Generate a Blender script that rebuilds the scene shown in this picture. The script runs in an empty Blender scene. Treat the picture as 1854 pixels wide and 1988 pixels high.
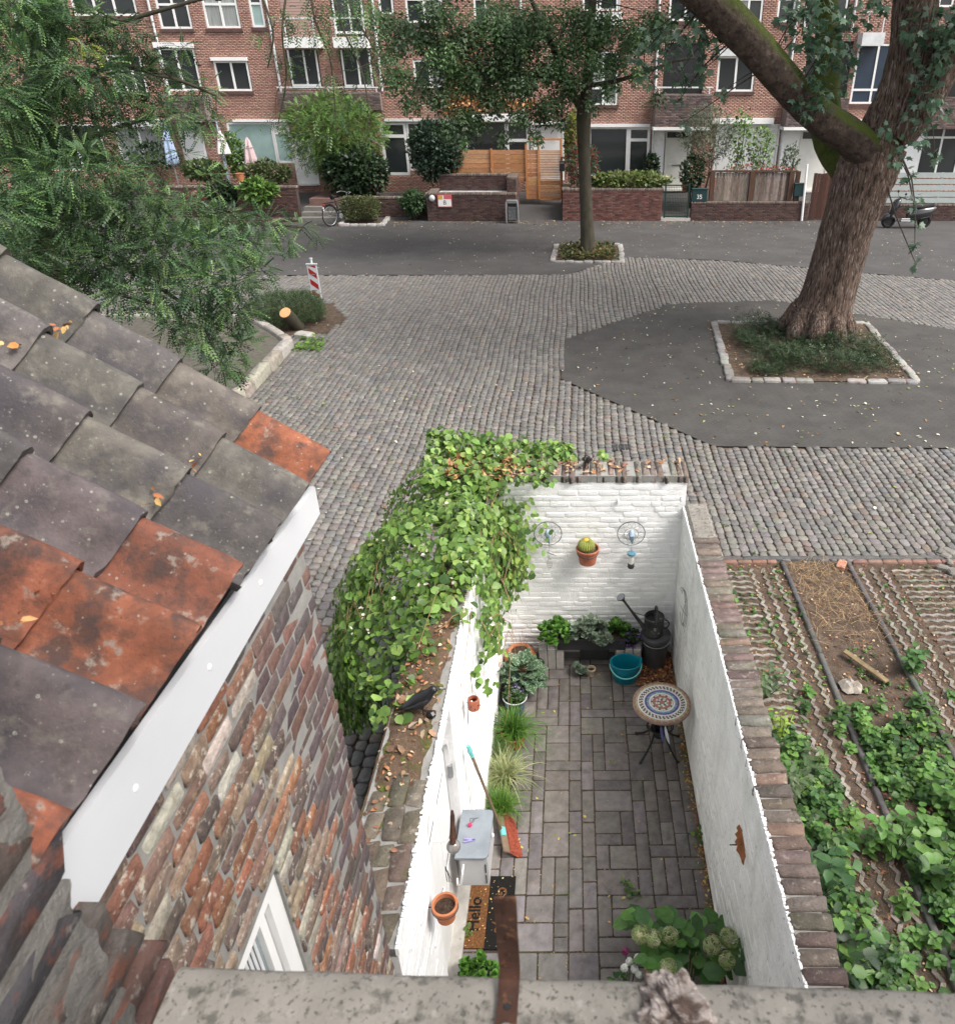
import bpy, math, random
import numpy as np
from mathutils import Vector, Matrix
random.seed(7); RNG = np.random.default_rng(7)
SC = bpy.context.scene
COL = SC.collection
# ------------------------------------------------------------------ camera, sky, sun, exposure
CAMH, FPX, PITCH = 6.0, 2845.0, 0.5294
cam = bpy.data.cameras.new("camera")
cam.sensor_fit = 'HORIZONTAL'; cam.sensor_width = 36.0
cam.lens = FPX / 3581 * 36.0
cam.shift_x = -355.5 / 3581; cam.shift_y = 10.0 / 3581
cam.clip_start = 0.05; cam.clip_end = 3000
cam.dof.use_dof = True; cam.dof.focus_distance = 8.0; cam.dof.aperture_fstop = 8.0
camo = bpy.data.objects.new("camera", cam); COL.objects.link(camo)
camo.location = (0, 0, CAMH); camo.rotation_euler = (math.pi/2 - PITCH, 0, 0)
SC.camera = camo
W = bpy.data.worlds.new("World"); SC.world = W; W.use_nodes = True
wn = W.node_tree.nodes; wl = W.node_tree.links
SUN_EL, SUN_AZ = math.radians(54), math.radians(114)      # azimuth clockwise from +Y
sky = wn.new("ShaderNodeTexSky"); sky.sky_type = 'NISHITA'; sky.sun_disc = False
sky.sun_elevation = SUN_EL; sky.sun_rotation = SUN_AZ
sky.air_density = 1.0; sky.dust_density = 4.0; sky.ozone_density = 1.0
wn["Background"].inputs["Strength"].default_value = 0.145
hs = wn.new("ShaderNodeHueSaturation"); hs.inputs["Saturation"].default_value = 0.35        # overcast: a greyer sky
wl.new(sky.outputs["Color"], hs.inputs["Color"]); wl.new(hs.outputs["Color"], wn["Background"].inputs["Color"])
sun = bpy.data.lights.new("sun", 'SUN'); sun.energy = 1.5; sun.angle = math.radians(24); sun.color = (1.0, 0.97, 0.93)
suno = bpy.data.objects.new("sun", sun); COL.objects.link(suno)
sd = Vector((math.sin(SUN_AZ)*math.cos(SUN_EL), math.cos(SUN_AZ)*math.cos(SUN_EL), math.sin(SUN_EL)))
suno.rotation_euler = sd.to_track_quat('Z', 'Y').to_euler(); suno.location = (0, -10, 30)
vs = SC.view_settings
SC.display_settings.display_device = 'sRGB'
vs.view_transform = 'Standard'; vs.look = 'None'; vs.gamma = 1.0; vs.use_curve_mapping = False
vs.exposure = 1.14
vs.use_white_balance = True; vs.white_balance_temperature = 6700; vs.white_balance_tint = 10
SC.cycles.max_bounces = 6; SC.cycles.diffuse_bounces = 3; SC.cycles.glossy_bounces = 2
SC.cycles.transmission_bounces = 4; SC.cycles.transparent_max_bounces = 6
SC.cycles.use_denoising = True
# ------------------------------------------------------------------ measuring: photo position (1854 x 1988 view) to a real plane
_S = 1.9315; _cp, _sp = math.cos(PITCH), math.sin(PITCH)
def ray(u, v):
    a = (u*_S - 2146)/FPX; b = -(v*_S - 1930)/FPX
    return (a, _cp + b*_sp, -_sp + b*_cp)
def G(u, v, z=0.0):
    d = ray(u, v); t = (z - CAMH)/d[2]; return Vector((d[0]*t, d[1]*t, z))
def FY(u, v, Y):
    d = ray(u, v); t = Y/d[1]; return Vector((d[0]*t, Y, CAMH + d[2]*t))
def FX(u, v, X):
    d = ray(u, v); t = X/d[0]; return Vector((X, d[1]*t, CAMH + d[2]*t))
def PJ(p):
    p = np.asarray(p, float); z = p[..., 2] - CAMH
    b = p[..., 1]*_sp + z*_cp; c = np.maximum(p[..., 1]*_cp - z*_sp, 1e-3)
    return (p[..., 0]/c*FPX + 2146)/_S, (1930 - b/c*FPX)/_S
def U(a, b): return random.uniform(a, b)
# ------------------------------------------------------------------ objects
WL = {}
def tag(o, label=None, cat=None, group=None, kind=None):
    if label: o["label"] = label
    if cat: o["category"] = cat
    if group: o["group"] = group
    if kind: o["kind"] = kind
    return o
def thing(name, label, cat, loc=(0, 0, 0), group=None, kind=None):
    o = bpy.data.objects.new(name, None); COL.objects.link(o)
    o.empty_display_size = 0.1; o.location = loc; WL[o.name] = Vector(loc)
    return tag(o, label, cat, group, kind)
def link(name, me, parent=None, at=None):
    o = bpy.data.objects.new(name, me); COL.objects.link(o)
    if parent is not None:
        o.parent = parent
        if at is None: WL[o.name] = WL[parent.name]
        else:
            o.location = Vector(at) - WL[parent.name]; WL[o.name] = Vector(at)
    else:
        o.location = at if at is not None else (0, 0, 0); WL[o.name] = Vector(o.location)
    return o
def dup(root, loc, rz=None, label=None, group=None, scale=None):
    def cp(o, par):
        c = o.copy(); COL.objects.link(c)
        if par is not None: c.parent = par
        for ch in o.children: cp(ch, c)
        return c
    r = cp(root, None); r.location = loc; WL[r.name] = Vector(loc)
    if rz is not None: r.rotation_euler[2] = rz
    if scale: r.scale = (scale,)*3
    if label: r["label"] = label
    if group: r["group"] = group
    return r
class MB:
    def __init__(s): s.v = []; s.f = []; s.c = []; s.col = (1, 1, 1)
    def add(s, vs_, fs):
        n = len(s.v); s.v += [tuple(p) for p in vs_]; s.c += [s.col]*len(vs_)
        s.f += [tuple(i+n for i in f) for f in fs]; return s
    def box(s, c, d, rz=0, rx=0, ry=0, taper=1.0, j=0):
        M = Matrix.Translation(c) @ Matrix.Rotation(rz, 4, 'Z') @ Matrix.Rotation(ry, 4, 'Y') @ Matrix.Rotation(rx, 4, 'X')
        P = []
        for z in (-1, 1):
            k = taper if z > 0 else 1
            for x, y in ((-1, -1), (1, -1), (1, 1), (-1, 1)):
                P.append(M @ Vector((x*d[0]/2*k + U(-j, j), y*d[1]/2*k + U(-j, j), z*d[2]/2 + U(-j, j))))
        return s.add(P, [(3, 2, 1, 0), (4, 5, 6, 7), (0, 1, 5, 4), (1, 2, 6, 5), (2, 3, 7, 6), (3, 0, 4, 7)])
    def bb(s, x0, x1, y0, y1, z0, z1):
        return s.box(((x0+x1)/2, (y0+y1)/2, (z0+z1)/2), (abs(x1-x0), abs(y1-y0), abs(z1-z0)))
    def bevbox(s, c, d, b=.01, rz=0, rx=0, ry=0):
        M = Matrix.Translation(c) @ Matrix.Rotation(rz, 4, 'Z') @ Matrix.Rotation(ry, 4, 'Y') @ Matrix.Rotation(rx, 4, 'X')
        hx, hy, hz = d[0]/2, d[1]/2, d[2]/2; P = []
        for z, i in ((-hz, b), (-hz+b, 0), (hz-b, 0), (hz, b)):
            x, y = hx-i, hy-i
            P += [M @ Vector(q+(z,)) for q in ((-x+b, -y), (x-b, -y), (x, -y+b), (x, y-b), (x-b, y), (-x+b, y), (-x, y-b), (-x, -y+b))]
        F = [tuple(range(7, -1, -1)), tuple(range(24, 32))]
        for r in range(3):
            for i in range(8): F.append((r*8+i, r*8+(i+1) % 8, r*8+8+(i+1) % 8, r*8+8+i))
        return s.add(P, F)
    def tube(s, pts, r, n=8, cap=True, closed=False):
        pts = [Vector(p) for p in pts]; m = len(pts)
        rs = r if isinstance(r, (list, tuple)) else [r]*m
        P = []; prev = None
        for i, p in enumerate(pts):
            if closed: t = pts[(i+1) % m] - pts[i-1]
            else: t = pts[min(i+1, m-1)] - pts[max(i-1, 0)]
            t.normalize()
            if prev is None:
                a = Vector((0, 0, 1)) if abs(t.z) < .9 else Vector((1, 0, 0)); x = t.cross(a).normalized()
            else:
                x = prev - t*prev.dot(t); x.normalize()
            prev = x; y = t.cross(x)
            for k in range(n):
                a = 2*math.pi*k/n; P.append(p + (x*math.cos(a) + y*math.sin(a))*rs[i])
        F = []
        for i in range(m if closed else m-1):
            for k in range(n):
                F.append((i*n+k, i*n+(k+1) % n, ((i+1) % m)*n+(k+1) % n, ((i+1) % m)*n+k))
        if cap and not closed: F += [tuple(range(n-1, -1, -1)), tuple(range((m-1)*n, m*n))]
        return s.add(P, F)
    def lathe(s, prof, c=(0, 0, 0), n=24, sx=1, sy=1, cap0=True, cap1=False, M=None):
        c = Vector(c); P = []
        for r, z in prof:
            for k in range(n):
                a = 2*math.pi*k/n; q = Vector((r*sx*math.cos(a), r*sy*math.sin(a), z))
                if M: q = M @ q
                P.append(c + q)
        F = []; m = len(prof)
        for i in range(m-1):
            for k in range(n): F.append((i*n+k, i*n+(k+1) % n, (i+1)*n+(k+1) % n, (i+1)*n+k))
        if cap0: F.append(tuple(range(n-1, -1, -1)))
        if cap1: F.append(tuple(range((m-1)*n, m*n)))
        return s.add(P, F)
    def prism(s, poly, z0, z1):
        n = len(poly)
        P = [(x, y, z0) for x, y in poly] + [(x, y, z1) for x, y in poly]
        F = [tuple(range(n-1, -1, -1)), tuple(range(n, 2*n))] + [(i, (i+1) % n, n+(i+1) % n, n+i) for i in range(n)]
        return s.add(P, F)
    def ball(s, c, r, n=12, m=8, sx=1, sy=1, sz=1, M=None):
        prof = [(max(1e-4, r*math.sin(math.pi*i/m)), -r*math.cos(math.pi*i/m)*sz) for i in range(m+1)]
        return s.lathe(prof, c, n, sx, sy, False, False, M)
    def mesh(s, name, m, org=(0, 0, 0), smooth=False, ang=40):
        me = bpy.data.meshes.new(name); o = Vector(org)
        me.from_pydata([(p[0]-o.x, p[1]-o.y, p[2]-o.z) for p in s.v], [], s.f)
        if any(c != (1, 1, 1) for c in s.c):
            at = me.attributes.new("Col", 'FLOAT_COLOR', 'POINT')
            at.data.foreach_set("color", np.array([(*c, 1) for c in s.c], np.float32).ravel())
        me.materials.append(m)
        if smooth: me.shade_smooth() if ang >= 180 else smooth_ang(me, ang)
        me.update(); return me
    def build(s, name, m, parent=None, smooth=False, ang=40, color=None):
        org = WL[parent.name] if parent is not None else (0, 0, 0)
        o = link(name, s.mesh(name, m, org, smooth, ang), parent)
        if color: o.color = (*color, 1)
        return o
def smooth_ang(me, ang):
    me.shade_smooth()
    try: me.set_sharp_from_angle(angle=math.radians(ang))
    except Exception: pass
def np_mesh(name, V, F, m, col=None, smooth=False):
    """V (N,v,3) instances of one topology F (f,k)."""
    N, v, _ = V.shape; f, k = F.shape
    me = bpy.data.meshes.new(name)
    me.vertices.add(N*v); me.vertices.foreach_set("co", V.astype(np.float32).ravel())
    idx = (F[None] + (np.arange(N)*v)[:, None, None]).astype(np.int32).ravel()
    me.loops.add(len(idx)); me.loops.foreach_set("vertex_index", idx)
    me.polygons.add(N*f)
    me.polygons.foreach_set("loop_start", np.arange(0, N*f*k, k, dtype=np.int32))
    me.polygons.foreach_set("loop_total", np.full(N*f, k, np.int32))
    if col is not None:
        c = np.ones((N, v, 4), np.float32); c[..., :3] = col[:, None, :] if col.ndim == 2 else col
        at = me.attributes.new("Col", 'FLOAT_COLOR', 'POINT'); at.data.foreach_set("color", c.ravel())
    me.materials.append(m); me.update(calc_edges=True)
    if smooth: me.shade_smooth()
    return me
# templates -----------------------------------------------------------
def stone_tmpl(ch=.18, b=.25, ins=.12):
    a = .5; c = ch
    ring = [(-a+c, -a), (a-c, -a), (a, -a+c), (a, a-c), (a-c, a), (-a+c, a), (-a, a-c), (-a, -a+c)]
    V = [(x, y, 0) for x, y in ring] + [(x, y, 1-b) for x, y in ring] + [(x*(1-2*ins), y*(1-2*ins), 1) for x, y in ring]
    F = [(r*8+i, r*8+(i+1) % 8, r*8+8+(i+1) % 8, r*8+8+i) for r in range(2) for i in range(8)]
    F += [(16, 17, 18, 19), (16, 19, 20, 23), (20, 21, 22, 23)]
    return np.array(V, float), np.array(F)
def block_tmpl(b=.2, ins=.06):
    r = [(-.5, -.5), (.5, -.5), (.5, .5), (-.5, .5)]; k = 1-2*ins
    V = [(x, y, 0) for x, y in r] + [(x, y, 1-b) for x, y in r] + [(x*k, y*k, 1) for x, y in r]
    F = [(q*4+i, q*4+(i+1) % 4, q*4+4+(i+1) % 4, q*4+4+i) for q in range(2) for i in range(4)] + [(8, 9, 10, 11)]
    return np.array(V, float), np.array(F)
def inst(T, P, S, rot=None, jit=0, nring=None):
    """template T placed at P (N,3), size S (N,3), turned about z."""
    N = len(P); V = np.repeat(T[None], N, 0).copy()
    if jit and nring:
        J = RNG.normal(0, jit, (N, 4, 2))
        if nring == 8: J = J[:, [0, 1, 1, 2, 2, 3, 3, 0]] + RNG.normal(0, jit*.18, (N, 8, 2))      # both ends of a cut corner move together
        J = np.tile(J, (1, len(T)//nring, 1)); V[:, :, :2] += J
    V = V*S[:, None, :]
    if rot is not None:
        c, s = np.cos(rot)[:, None], np.sin(rot)[:, None]; x = V[..., 0].copy(); y = V[..., 1].copy()
        V[..., 0] = x*c - y*s; V[..., 1] = x*s + y*c
    return V + P[:, None, :]
LEAF_V = np.array([(0, 0, 0), (0, .5, -.05), (0, 1, -.16), (-.30, .22, .05), (-.30, .62, .02), (.30, .22, .05), (.30, .62, .02)], float)
LEAF_F = np.array([(0, 1, 3), (1, 4, 3), (1, 2, 4), (0, 5, 1), (1, 5, 6), (1, 6, 2)])
BLADE_V = np.array([(-.5, 0, 0), (.5, 0, 0), (-.4, .4, .28), (.4, .4, .28), (-.25, .75, .34), (.25, .75, .34), (0, 1, .2)], float)
BLADE_F = np.array([(0, 1, 3), (0, 3, 2), (2, 3, 5), (2, 5, 4), (4, 5, 6)])
def pinnate(n, ll, lw, droop=.25, ang=65):
    V = []; F = []
    for i in range(n):
        y = .12 + .85*i/(n-1)
        for sgn in (-1, 1):
            L = ll*(1 - .35*abs(2*i/(n-1)-1)); a = math.radians(ang)
            d = np.array([sgn*math.sin(a), math.cos(a), -.25]); q = np.array([-sgn*math.cos(a)*0 , 1, 0])*lw/2
            b = np.array([0, y, -droop*y*y]); k = len(V)
            V += [b, b+d*L*.5-q, b+d*L, b+d*L*.5+q]; F += [(k, k+1, k+2), (k, k+2, k+3)]
    return np.array(V), np.array(F)
def maple():
    pts = [(0, 0), (-.22, .05), (-.5, .12), (-.3, .3), (-.55, .62), (-.22, .55), (0, 1), (.22, .55), (.55, .62), (.3, .3), (.5, .12), (.22, .05)]
    V = [(0, .35, .0)] + [(x, y, -.12*(abs(x)+.5*max(0, y-.4))) for x, y in pts]
    return np.array(V), np.array([(0, i+1, (i+1) % 12+1) for i in range(12)])
def norm(a): return a/np.maximum(np.linalg.norm(a, axis=-1, keepdims=True), 1e-9)
def leaf_cloud(T, P, D, Nn, S, Wd=1.0):
    D = norm(D); X = norm(np.cross(D, Nn)); Z = np.cross(X, D)
    S = np.asarray(S)[:, None, None]
    Wd = np.asarray(Wd); Wd = Wd[:, None, None] if Wd.ndim else Wd
    V = T[None, :, 0:1]*Wd*X[:, None] + T[None, :, 1:2]*D[:, None] + T[None, :, 2:3]*Z[:, None]
    return P[:, None] + S*V
def rdir(n): return norm(RNG.normal(0, 1, (n, 3)))
def shade(base, n, amp=.25, hue=.08):
    b = np.array(base); k = RNG.uniform(1-amp, 1+amp, (n, 1)); h = RNG.uniform(1-hue, 1+hue, (n, 3))
    return np.clip(b*k*h, .005, .95)
def mixcols(cols, n, amp=.2, hue=.06, w=None):
    c = np.array(cols); i = RNG.choice(len(c), n, p=None if w is None else np.array(w)/sum(w))
    return np.clip(c[i]*RNG.uniform(1-amp, 1+amp, (n, 1))*RNG.uniform(1-hue, 1+hue, (n, 3)), .005, .95)
# ------------------------------------------------------------------ materials
def mat(name, col=(.5, .5, .5), src='const', rough=.85, nscale=6, namp=.25, stains=(), bump=0, bscale=30, bdist=.01,
        spec=.35, metal=0, transl=0, stretch=None, bstretch=None, moss=None, vor=None, coat=0, alpha=None, emit=None):
    m = bpy.data.materials.new(name); m.use_nodes = True; nt = m.node_tree; N = nt.nodes; L = nt.links
    B = N["Principled BSDF"]; geo = N.new("ShaderNodeNewGeometry")
    def vec(st):
        if not st: return geo.outputs["Position"]
        q = N.new("ShaderNodeVectorMath"); q.operation = 'MULTIPLY'; q.inputs[1].default_value = st
        L.new(geo.outputs["Position"], q.inputs[0]); return q.outputs[0]
    def noise(sc, det=4, st=None, ro=.6):
        t = N.new("ShaderNodeTexNoise"); t.inputs["Scale"].default_value = sc; t.inputs["Detail"].default_value = det
        t.inputs["Roughness"].default_value = ro; L.new(vec(st), t.inputs["Vector"]); return t.outputs["Fac"]
    def mapr(s, a, b, c=0, d=1):
        t = N.new("ShaderNodeMapRange"); t.inputs[1].default_value = a; t.inputs[2].default_value = b
        t.inputs[3].default_value = c; t.inputs[4].default_value = d; L.new(s, t.inputs[0]); return t.outputs[0]
    def mix(f, a, b):
        t = N.new("ShaderNodeMix"); t.data_type = 'RGBA'
        if isinstance(f, float): t.inputs[0].default_value = f
        else: L.new(f, t.inputs[0])
        for i, c in ((6, a), (7, b)):
            if isinstance(c, tuple): t.inputs[i].default_value = (*c, 1)
            else: L.new(c, t.inputs[i])
        return t.outputs[2]
    def mul(a, b):
        t = N.new("ShaderNodeMath"); t.operation = 'MULTIPLY'; L.new(a, t.inputs[0])
        if isinstance(b, float): t.inputs[1].default_value = b
        else: L.new(b, t.inputs[1])
        return t.outputs[0]
    if src == 'obj': c = N.new("ShaderNodeObjectInfo").outputs["Color"]
    elif src == 'col':
        t = N.new("ShaderNodeAttribute"); t.attribute_name = "Col"; c = t.outputs["Color"]
    else:
        t = N.new("ShaderNodeRGB"); t.outputs[0].default_value = (*col, 1); c = t.outputs[0]
    if namp:
        f = mapr(noise(nscale, 6, stretch), .3, .7, 1-namp, 1+namp)
        t = N.new("ShaderNodeVectorMath"); t.operation = 'SCALE'; L.new(c, t.inputs[0]); L.new(f, t.inputs["Scale"]); c = t.outputs[0]
    for s in stains:
        kind, scol, sc, lo, hi, amt = s[:6]
        if kind == 'n': f = mapr(noise(sc, 6, s[6] if len(s) > 6 else None), lo, hi, 0, amt)
        else:                                           # round spots
            v = N.new("ShaderNodeTexVoronoi"); v.inputs["Scale"].default_value = sc; L.new(vec(None), v.inputs["Vector"])
            w = N.new("ShaderNodeSeparateColor"); L.new(v.outputs["Color"], w.inputs[0])
            rad = mapr(w.outputs[0], .5, 1.0, lo, hi)
            t = N.new("ShaderNodeMath"); t.operation = 'SUBTRACT'; L.new(rad, t.inputs[0]); L.new(v.outputs["Distance"], t.inputs[1])
            f = mapr(t.outputs[0], 0, .06, 0, amt); f = mul(f, mapr(noise(sc*5, 3), .25, .6))
        c = mix(f, c, scol)
    if vor:                                             # fine joints of a small clinker pavement: (scale, turn, joint colour, amount)
        rt = N.new("ShaderNodeVectorRotate"); rt.rotation_type = 'Z_AXIS'; rt.inputs["Angle"].default_value = vor[1]; L.new(geo.outputs["Position"], rt.inputs[0])
        bt = N.new("ShaderNodeTexBrick"); bt.inputs["Scale"].default_value = vor[0]; bt.inputs["Mortar Size"].default_value = .03; bt.inputs["Brick Width"].default_value = 1.0; bt.inputs["Row Height"].default_value = .45; L.new(rt.outputs[0], bt.inputs["Vector"])
        c = mix(mul(bt.outputs["Fac"], vor[3]), c, vor[2])
    if moss:
        sx = N.new("ShaderNodeSeparateXYZ"); L.new(geo.outputs["Normal"], sx.inputs[0])
        f = mul(mapr(sx.outputs[2], moss[1], moss[2]), mapr(noise(4, 5), .3, .55)); c = mix(f, c, moss[0])
    L.new(c, B.inputs["Base Color"])
    B.inputs["Roughness"].default_value = rough; B.inputs["Metallic"].default_value = metal
    B.inputs["Specular IOR Level"].default_value = spec
    if coat: B.inputs["Coat Weight"].default_value = coat
    if bump:
        b = N.new("ShaderNodeBump"); b.inputs["Strength"].default_value = bump; b.inputs["Distance"].default_value = bdist
        L.new(noise(bscale, 8, bstretch, .65), b.inputs["Height"]); L.new(b.outputs[0], B.inputs["Normal"])
    if transl:
        tr = N.new("ShaderNodeBsdfTranslucent"); L.new(c, tr.inputs["Color"])
        mx = N.new("ShaderNodeMixShader"); mx.inputs[0].default_value = transl
        L.new(B.outputs[0], mx.inputs[1]); L.new(tr.outputs[0], mx.inputs[2]); L.new(mx.outputs[0], N["Material Output"].inputs["Surface"])
    if emit: B.inputs["Emission Color"].default_value = (*emit[0], 1); B.inputs["Emission Strength"].default_value = emit[1]
    return m
LIME = (.62, .58, .52)
M = {}
M['cobble'] = mat('cobble_stone', src='obj', nscale=25, namp=.22, bump=.3, bscale=60, rough=.6, stains=[('n', (.10, .08, .06), 9, .6, .75, .35)])
M['cobble_c'] = mat('cobble_stone_field', src='col', nscale=25, namp=.22, bump=.3, bscale=60, rough=.6, stains=[('n', (.10, .08, .06), 9, .6, .75, .35)])
M['joint'] = mat('joint_soil', (.088, .071, .056), nscale=14, namp=.5, stains=[('n', (.24, .11, .045), 45, .5, .62, .8), ('n', (.06, .09, .025), 3, .58, .7, .8)], bump=.5, bscale=80)
M['asphalt'] = mat('dark_clinker_road', (.072, .07, .07), nscale=1.2, namp=.22, rough=.75, stains=[('n', (.05, .047, .046), .35, .45, .65, .6), ('n', (.12, .11, .10), 150, .6, .75, .5)], bump=.3, bscale=200, bdist=.004, vor=(4.6, .75, (.035, .033, .032), .45))
M['circle'] = mat('dark_clinker_circle', (.062, .059, .056), nscale=1.5, namp=.25, rough=.8, stains=[('n', (.085, .078, .068), .6, .5, .68, .6), ('n', (.04, .038, .034), 2.2, .55, .7, .5), ('n', (.12, .11, .10), 150, .6, .75, .5)], bump=.3, bscale=200, bdist=.004, vor=(4.6, .78, (.03, .028, .026), .5))
M['soil'] = mat('leaf_littered_soil', (.095, .07, .054), nscale=8, namp=.5, stains=[('n', (.2, .11, .05), 60, .52, .66, .8), ('n', (.04, .028, .02), 5, .5, .65, .6)], bump=.9, bscale=60, bdist=.03)
M['ground'] = mat('ground_earth', (.10, .09, .075), nscale=.5, namp=.3, bump=.3, bscale=20)
M['kerb_'] = mat('pale_granite', (.42, .39, .36), src='const', nscale=10, namp=.25, stains=[('n', (.2, .17, .13), 6, .55, .7, .6)], bump=.3, bscale=60)
M['kerb_o'] = mat('granite_kerb', src='obj', nscale=10, namp=.25, stains=[('n', (.2, .17, .13), 6, .55, .7, .6)], bump=.4, bscale=60)
M['white'] = mat('white_frame_paint', (.80, .80, .79), rough=.45, nscale=4, namp=.04, spec=.4)
M['offwhite'] = mat('cream_door_paint', (.70, .69, .64), rough=.5, nscale=3, namp=.06)
M['wpaint'] = mat('white_wall_paint', (.86, .86, .855), rough=.75, nscale=7, namp=.05, stains=[('n', (.55, .55, .50), 3, .58, .75, .5), ('n', (.42, .40, .36), 40, .70, .78, .5)], bump=.5, bscale=45, bdist=.012)
M['wpaint2'] = mat('grey_white_wall_paint', (.80, .80, .785), rough=.75, nscale=7, namp=.06, stains=[('n', (.40, .40, .36), 2.2, .48, .72, .6, (1, 1, .35)), ('n', (.22, .21, .185), 34, .64, .70, .75), ('n', (.33, .36, .26), 1.2, .6, .75, .5, (1, 1, .5))], bump=.6, bscale=45, bdist=.012)  # white wall paint greyed for the shaded right wall, plus real spots and algae
M['oldbrick'] = mat('weathered_brick', src='obj', nscale=33, namp=.35, rough=.92, stains=[('n', (.60, .55, .46), 39.0, .56, .66, .85), ('n', (.42, .30, .18), 25.5, .58, .68, .55), ('n', (.06, .05, .045), 60.0, .62, .72, .6)], bump=1.0, bscale=96, bdist=.012)
M['darkbrick'] = mat('purple_brown_brick', src='obj', nscale=33, namp=.3, rough=.9, stains=[('n', (.45, .42, .40), 42.0, .63, .72, .7), ('n', (.05, .04, .04), 45.0, .6, .7, .5)], bump=.7, bscale=112, bdist=.008)
M['mortar'] = mat('grey_mortar', (.25, .245, .23), nscale=10, namp=.2, rough=.95, bump=.6, bscale=90, bdist=.006)
M['coping'] = mat('mossy_coping_brick', src='obj', nscale=15, namp=.28, rough=.95, stains=[('n', (.38, .34, .29), 24, .58, .70, .65), ('n', (.08, .09, .035), 7, .58, .7, .6), ('n', (.05, .04, .035), 30, .6, .72, .6)], bump=.9, bscale=50, bdist=.015)
M['tile_g'] = mat('grey_roof_tile', src='obj', nscale=13.5, namp=.32, rough=.82, stains=[('n', (.055, .05, .058), 6.8, .46, .62, .8), ('n', (.20, .185, .155), 22.5, .54, .72, .6), ('n', (.045, .04, .038), 33.0, .58, .72, .6), ('v', (.34, .34, .30), 60.0, -.25, .30, .8), ('n', (.30, .29, .25), 105.0, .64, .70, .55), ('n', (.14, .12, .035), 60.0, .70, .76, .7)], bump=.45, bscale=112, bdist=.008)
M['tile_r'] = mat('red_roof_tile', src='obj', nscale=13.5, namp=.35, rough=.82, stains=[('n', (.06, .042, .038), 12.0, .49, .62, .9), ('n', (.11, .05, .034), 28.5, .5, .66, .7), ('n', (.26, .235, .20), 27.0, .60, .68, .75), ('v', (.36, .35, .31), 75.0, -.2, .26, .7), ('n', (.05, .04, .036), 112.5, .60, .70, .7)], bump=.45, bscale=112, bdist=.008)
M['concrete'] = mat('lichened_concrete', (.23, .215, .19), nscale=9, namp=.2, rough=.95, stains=[('n', (.075, .072, .062), 30, .52, .64, .8), ('n', (.06, .058, .05), 110, .57, .64, .8), ('n', (.34, .33, .30), 40, .60, .70, .6), ('n', (.30, .25, .06), 14, .70, .76, .7)], bump=.5, bscale=120, bdist=.004)
M['rust'] = mat('rusted_iron', (.055, .025, .016), nscale=30, namp=.5, rough=.8, metal=.2, stains=[('n', (.055, .03, .022), 25, .5, .65, .8), ('n', (.22, .10, .045), 70, .58, .7, .6), ('n', (.30, .27, .25), 33, .72, .78, .4)], bump=.6, bscale=160, bdist=.002)
M['driftwood'] = mat('weathered_wood', (.42, .365, .335), nscale=18, namp=.45, rough=.95, stains=[('n', (.10, .065, .05), 22, .46, .58, .9, (1, 2.2, 1)), ('n', (.62, .57, .53), 30, .60, .72, .8, (1, 2.5, 1))], bump=1, bscale=60, bdist=.01, bstretch=(1, 2.5, 1))
M['fbrick'] = mat('facade_brick', src='col', nscale=8, namp=.15, rough=.9)
M['fmortar'] = mat('facade_mortar', (.235, .17, .14), nscale=5, namp=.15, rough=.95)
M['glass'] = mat('window_glass', (.028, .033, .036), rough=.06, namp=0, spec=.7)
M['glass_c'] = mat('curtained_glass', (.28, .30, .29), rough=.08, nscale=3, namp=.3, spec=.6, stretch=(8, 8, .4))
M['blind'] = mat('teal_blind', (.30, .42, .40), rough=.5, nscale=2, namp=.12, spec=.6)
M['navy'] = mat('navy_blind', (.02, .035, .06), rough=.4, nscale=2, namp=.15, spec=.5)
M['black'] = mat('black_metal', (.02, .02, .022), rough=.5, namp=.1)
M['rubber'] = mat('black_rubber', (.015, .015, .016), rough=.8, namp=.1)
M['steel'] = mat('grey_steel', (.32, .33, .34), rough=.45, metal=.6, nscale=8, namp=.15)
M['zinc'] = mat('zinc_pipe', (.62, .63, .64), rough=.5, nscale=3, namp=.15)
M['galv'] = mat('tarnished_zinc', (.055, .055, .056), rough=.55, metal=.3, nscale=9, namp=.45, stains=[('n', (.30, .29, .29), 11, .62, .66, .85)], bump=.15, bscale=60)
M['galv2'] = mat('dull_zinc_bin', (.085, .087, .09), rough=.5, metal=.35, nscale=5, namp=.3, stretch=(1, 1, .3))
M['bark'] = mat('furrowed_bark', (.14, .095, .073), nscale=5, namp=.45, rough=.95, stretch=(3, 3, .5), stains=[('n', (.35, .285, .25), 8, .55, .63, .85, (3, 3, .5)), ('n', (.032, .02, .015), 7, .50, .60, .95, (3.5, 3.5, .5))], bump=1, bscale=7, bdist=.10, bstretch=(3, 3, .5))
M['bark_m'] = mat('mossy_bark', (.07, .05, .04), nscale=5, namp=.45, rough=.95, stains=[('n', (.16, .125, .105), 8, .56, .68, .7), ('n', (.028, .019, .015), 7, .50, .62, .85)], bump=.9, bscale=14, bdist=.06, moss=((.055, .078, .010), -.05, .4))  # dark bark, its base darkened further for the shade on the limb
M['bark_g'] = mat('moss_covered_bark', (.045, .062, .010), nscale=7, namp=.4, rough=1, stains=[('n', (.10, .07, .05), 5, .58, .7, .7)], bump=.8, bscale=20, bdist=.03)
M['bark_s'] = mat('smooth_green_bark', (.058, .052, .036), nscale=6, namp=.35, rough=.95, stretch=(1, 1, .4), stains=[('n', (.05, .045, .035), 8, .55, .7, .7)], bump=.6, bscale=25, bdist=.02)
M['twig'] = mat('dark_twig', (.045, .035, .028), namp=.2)
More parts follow.
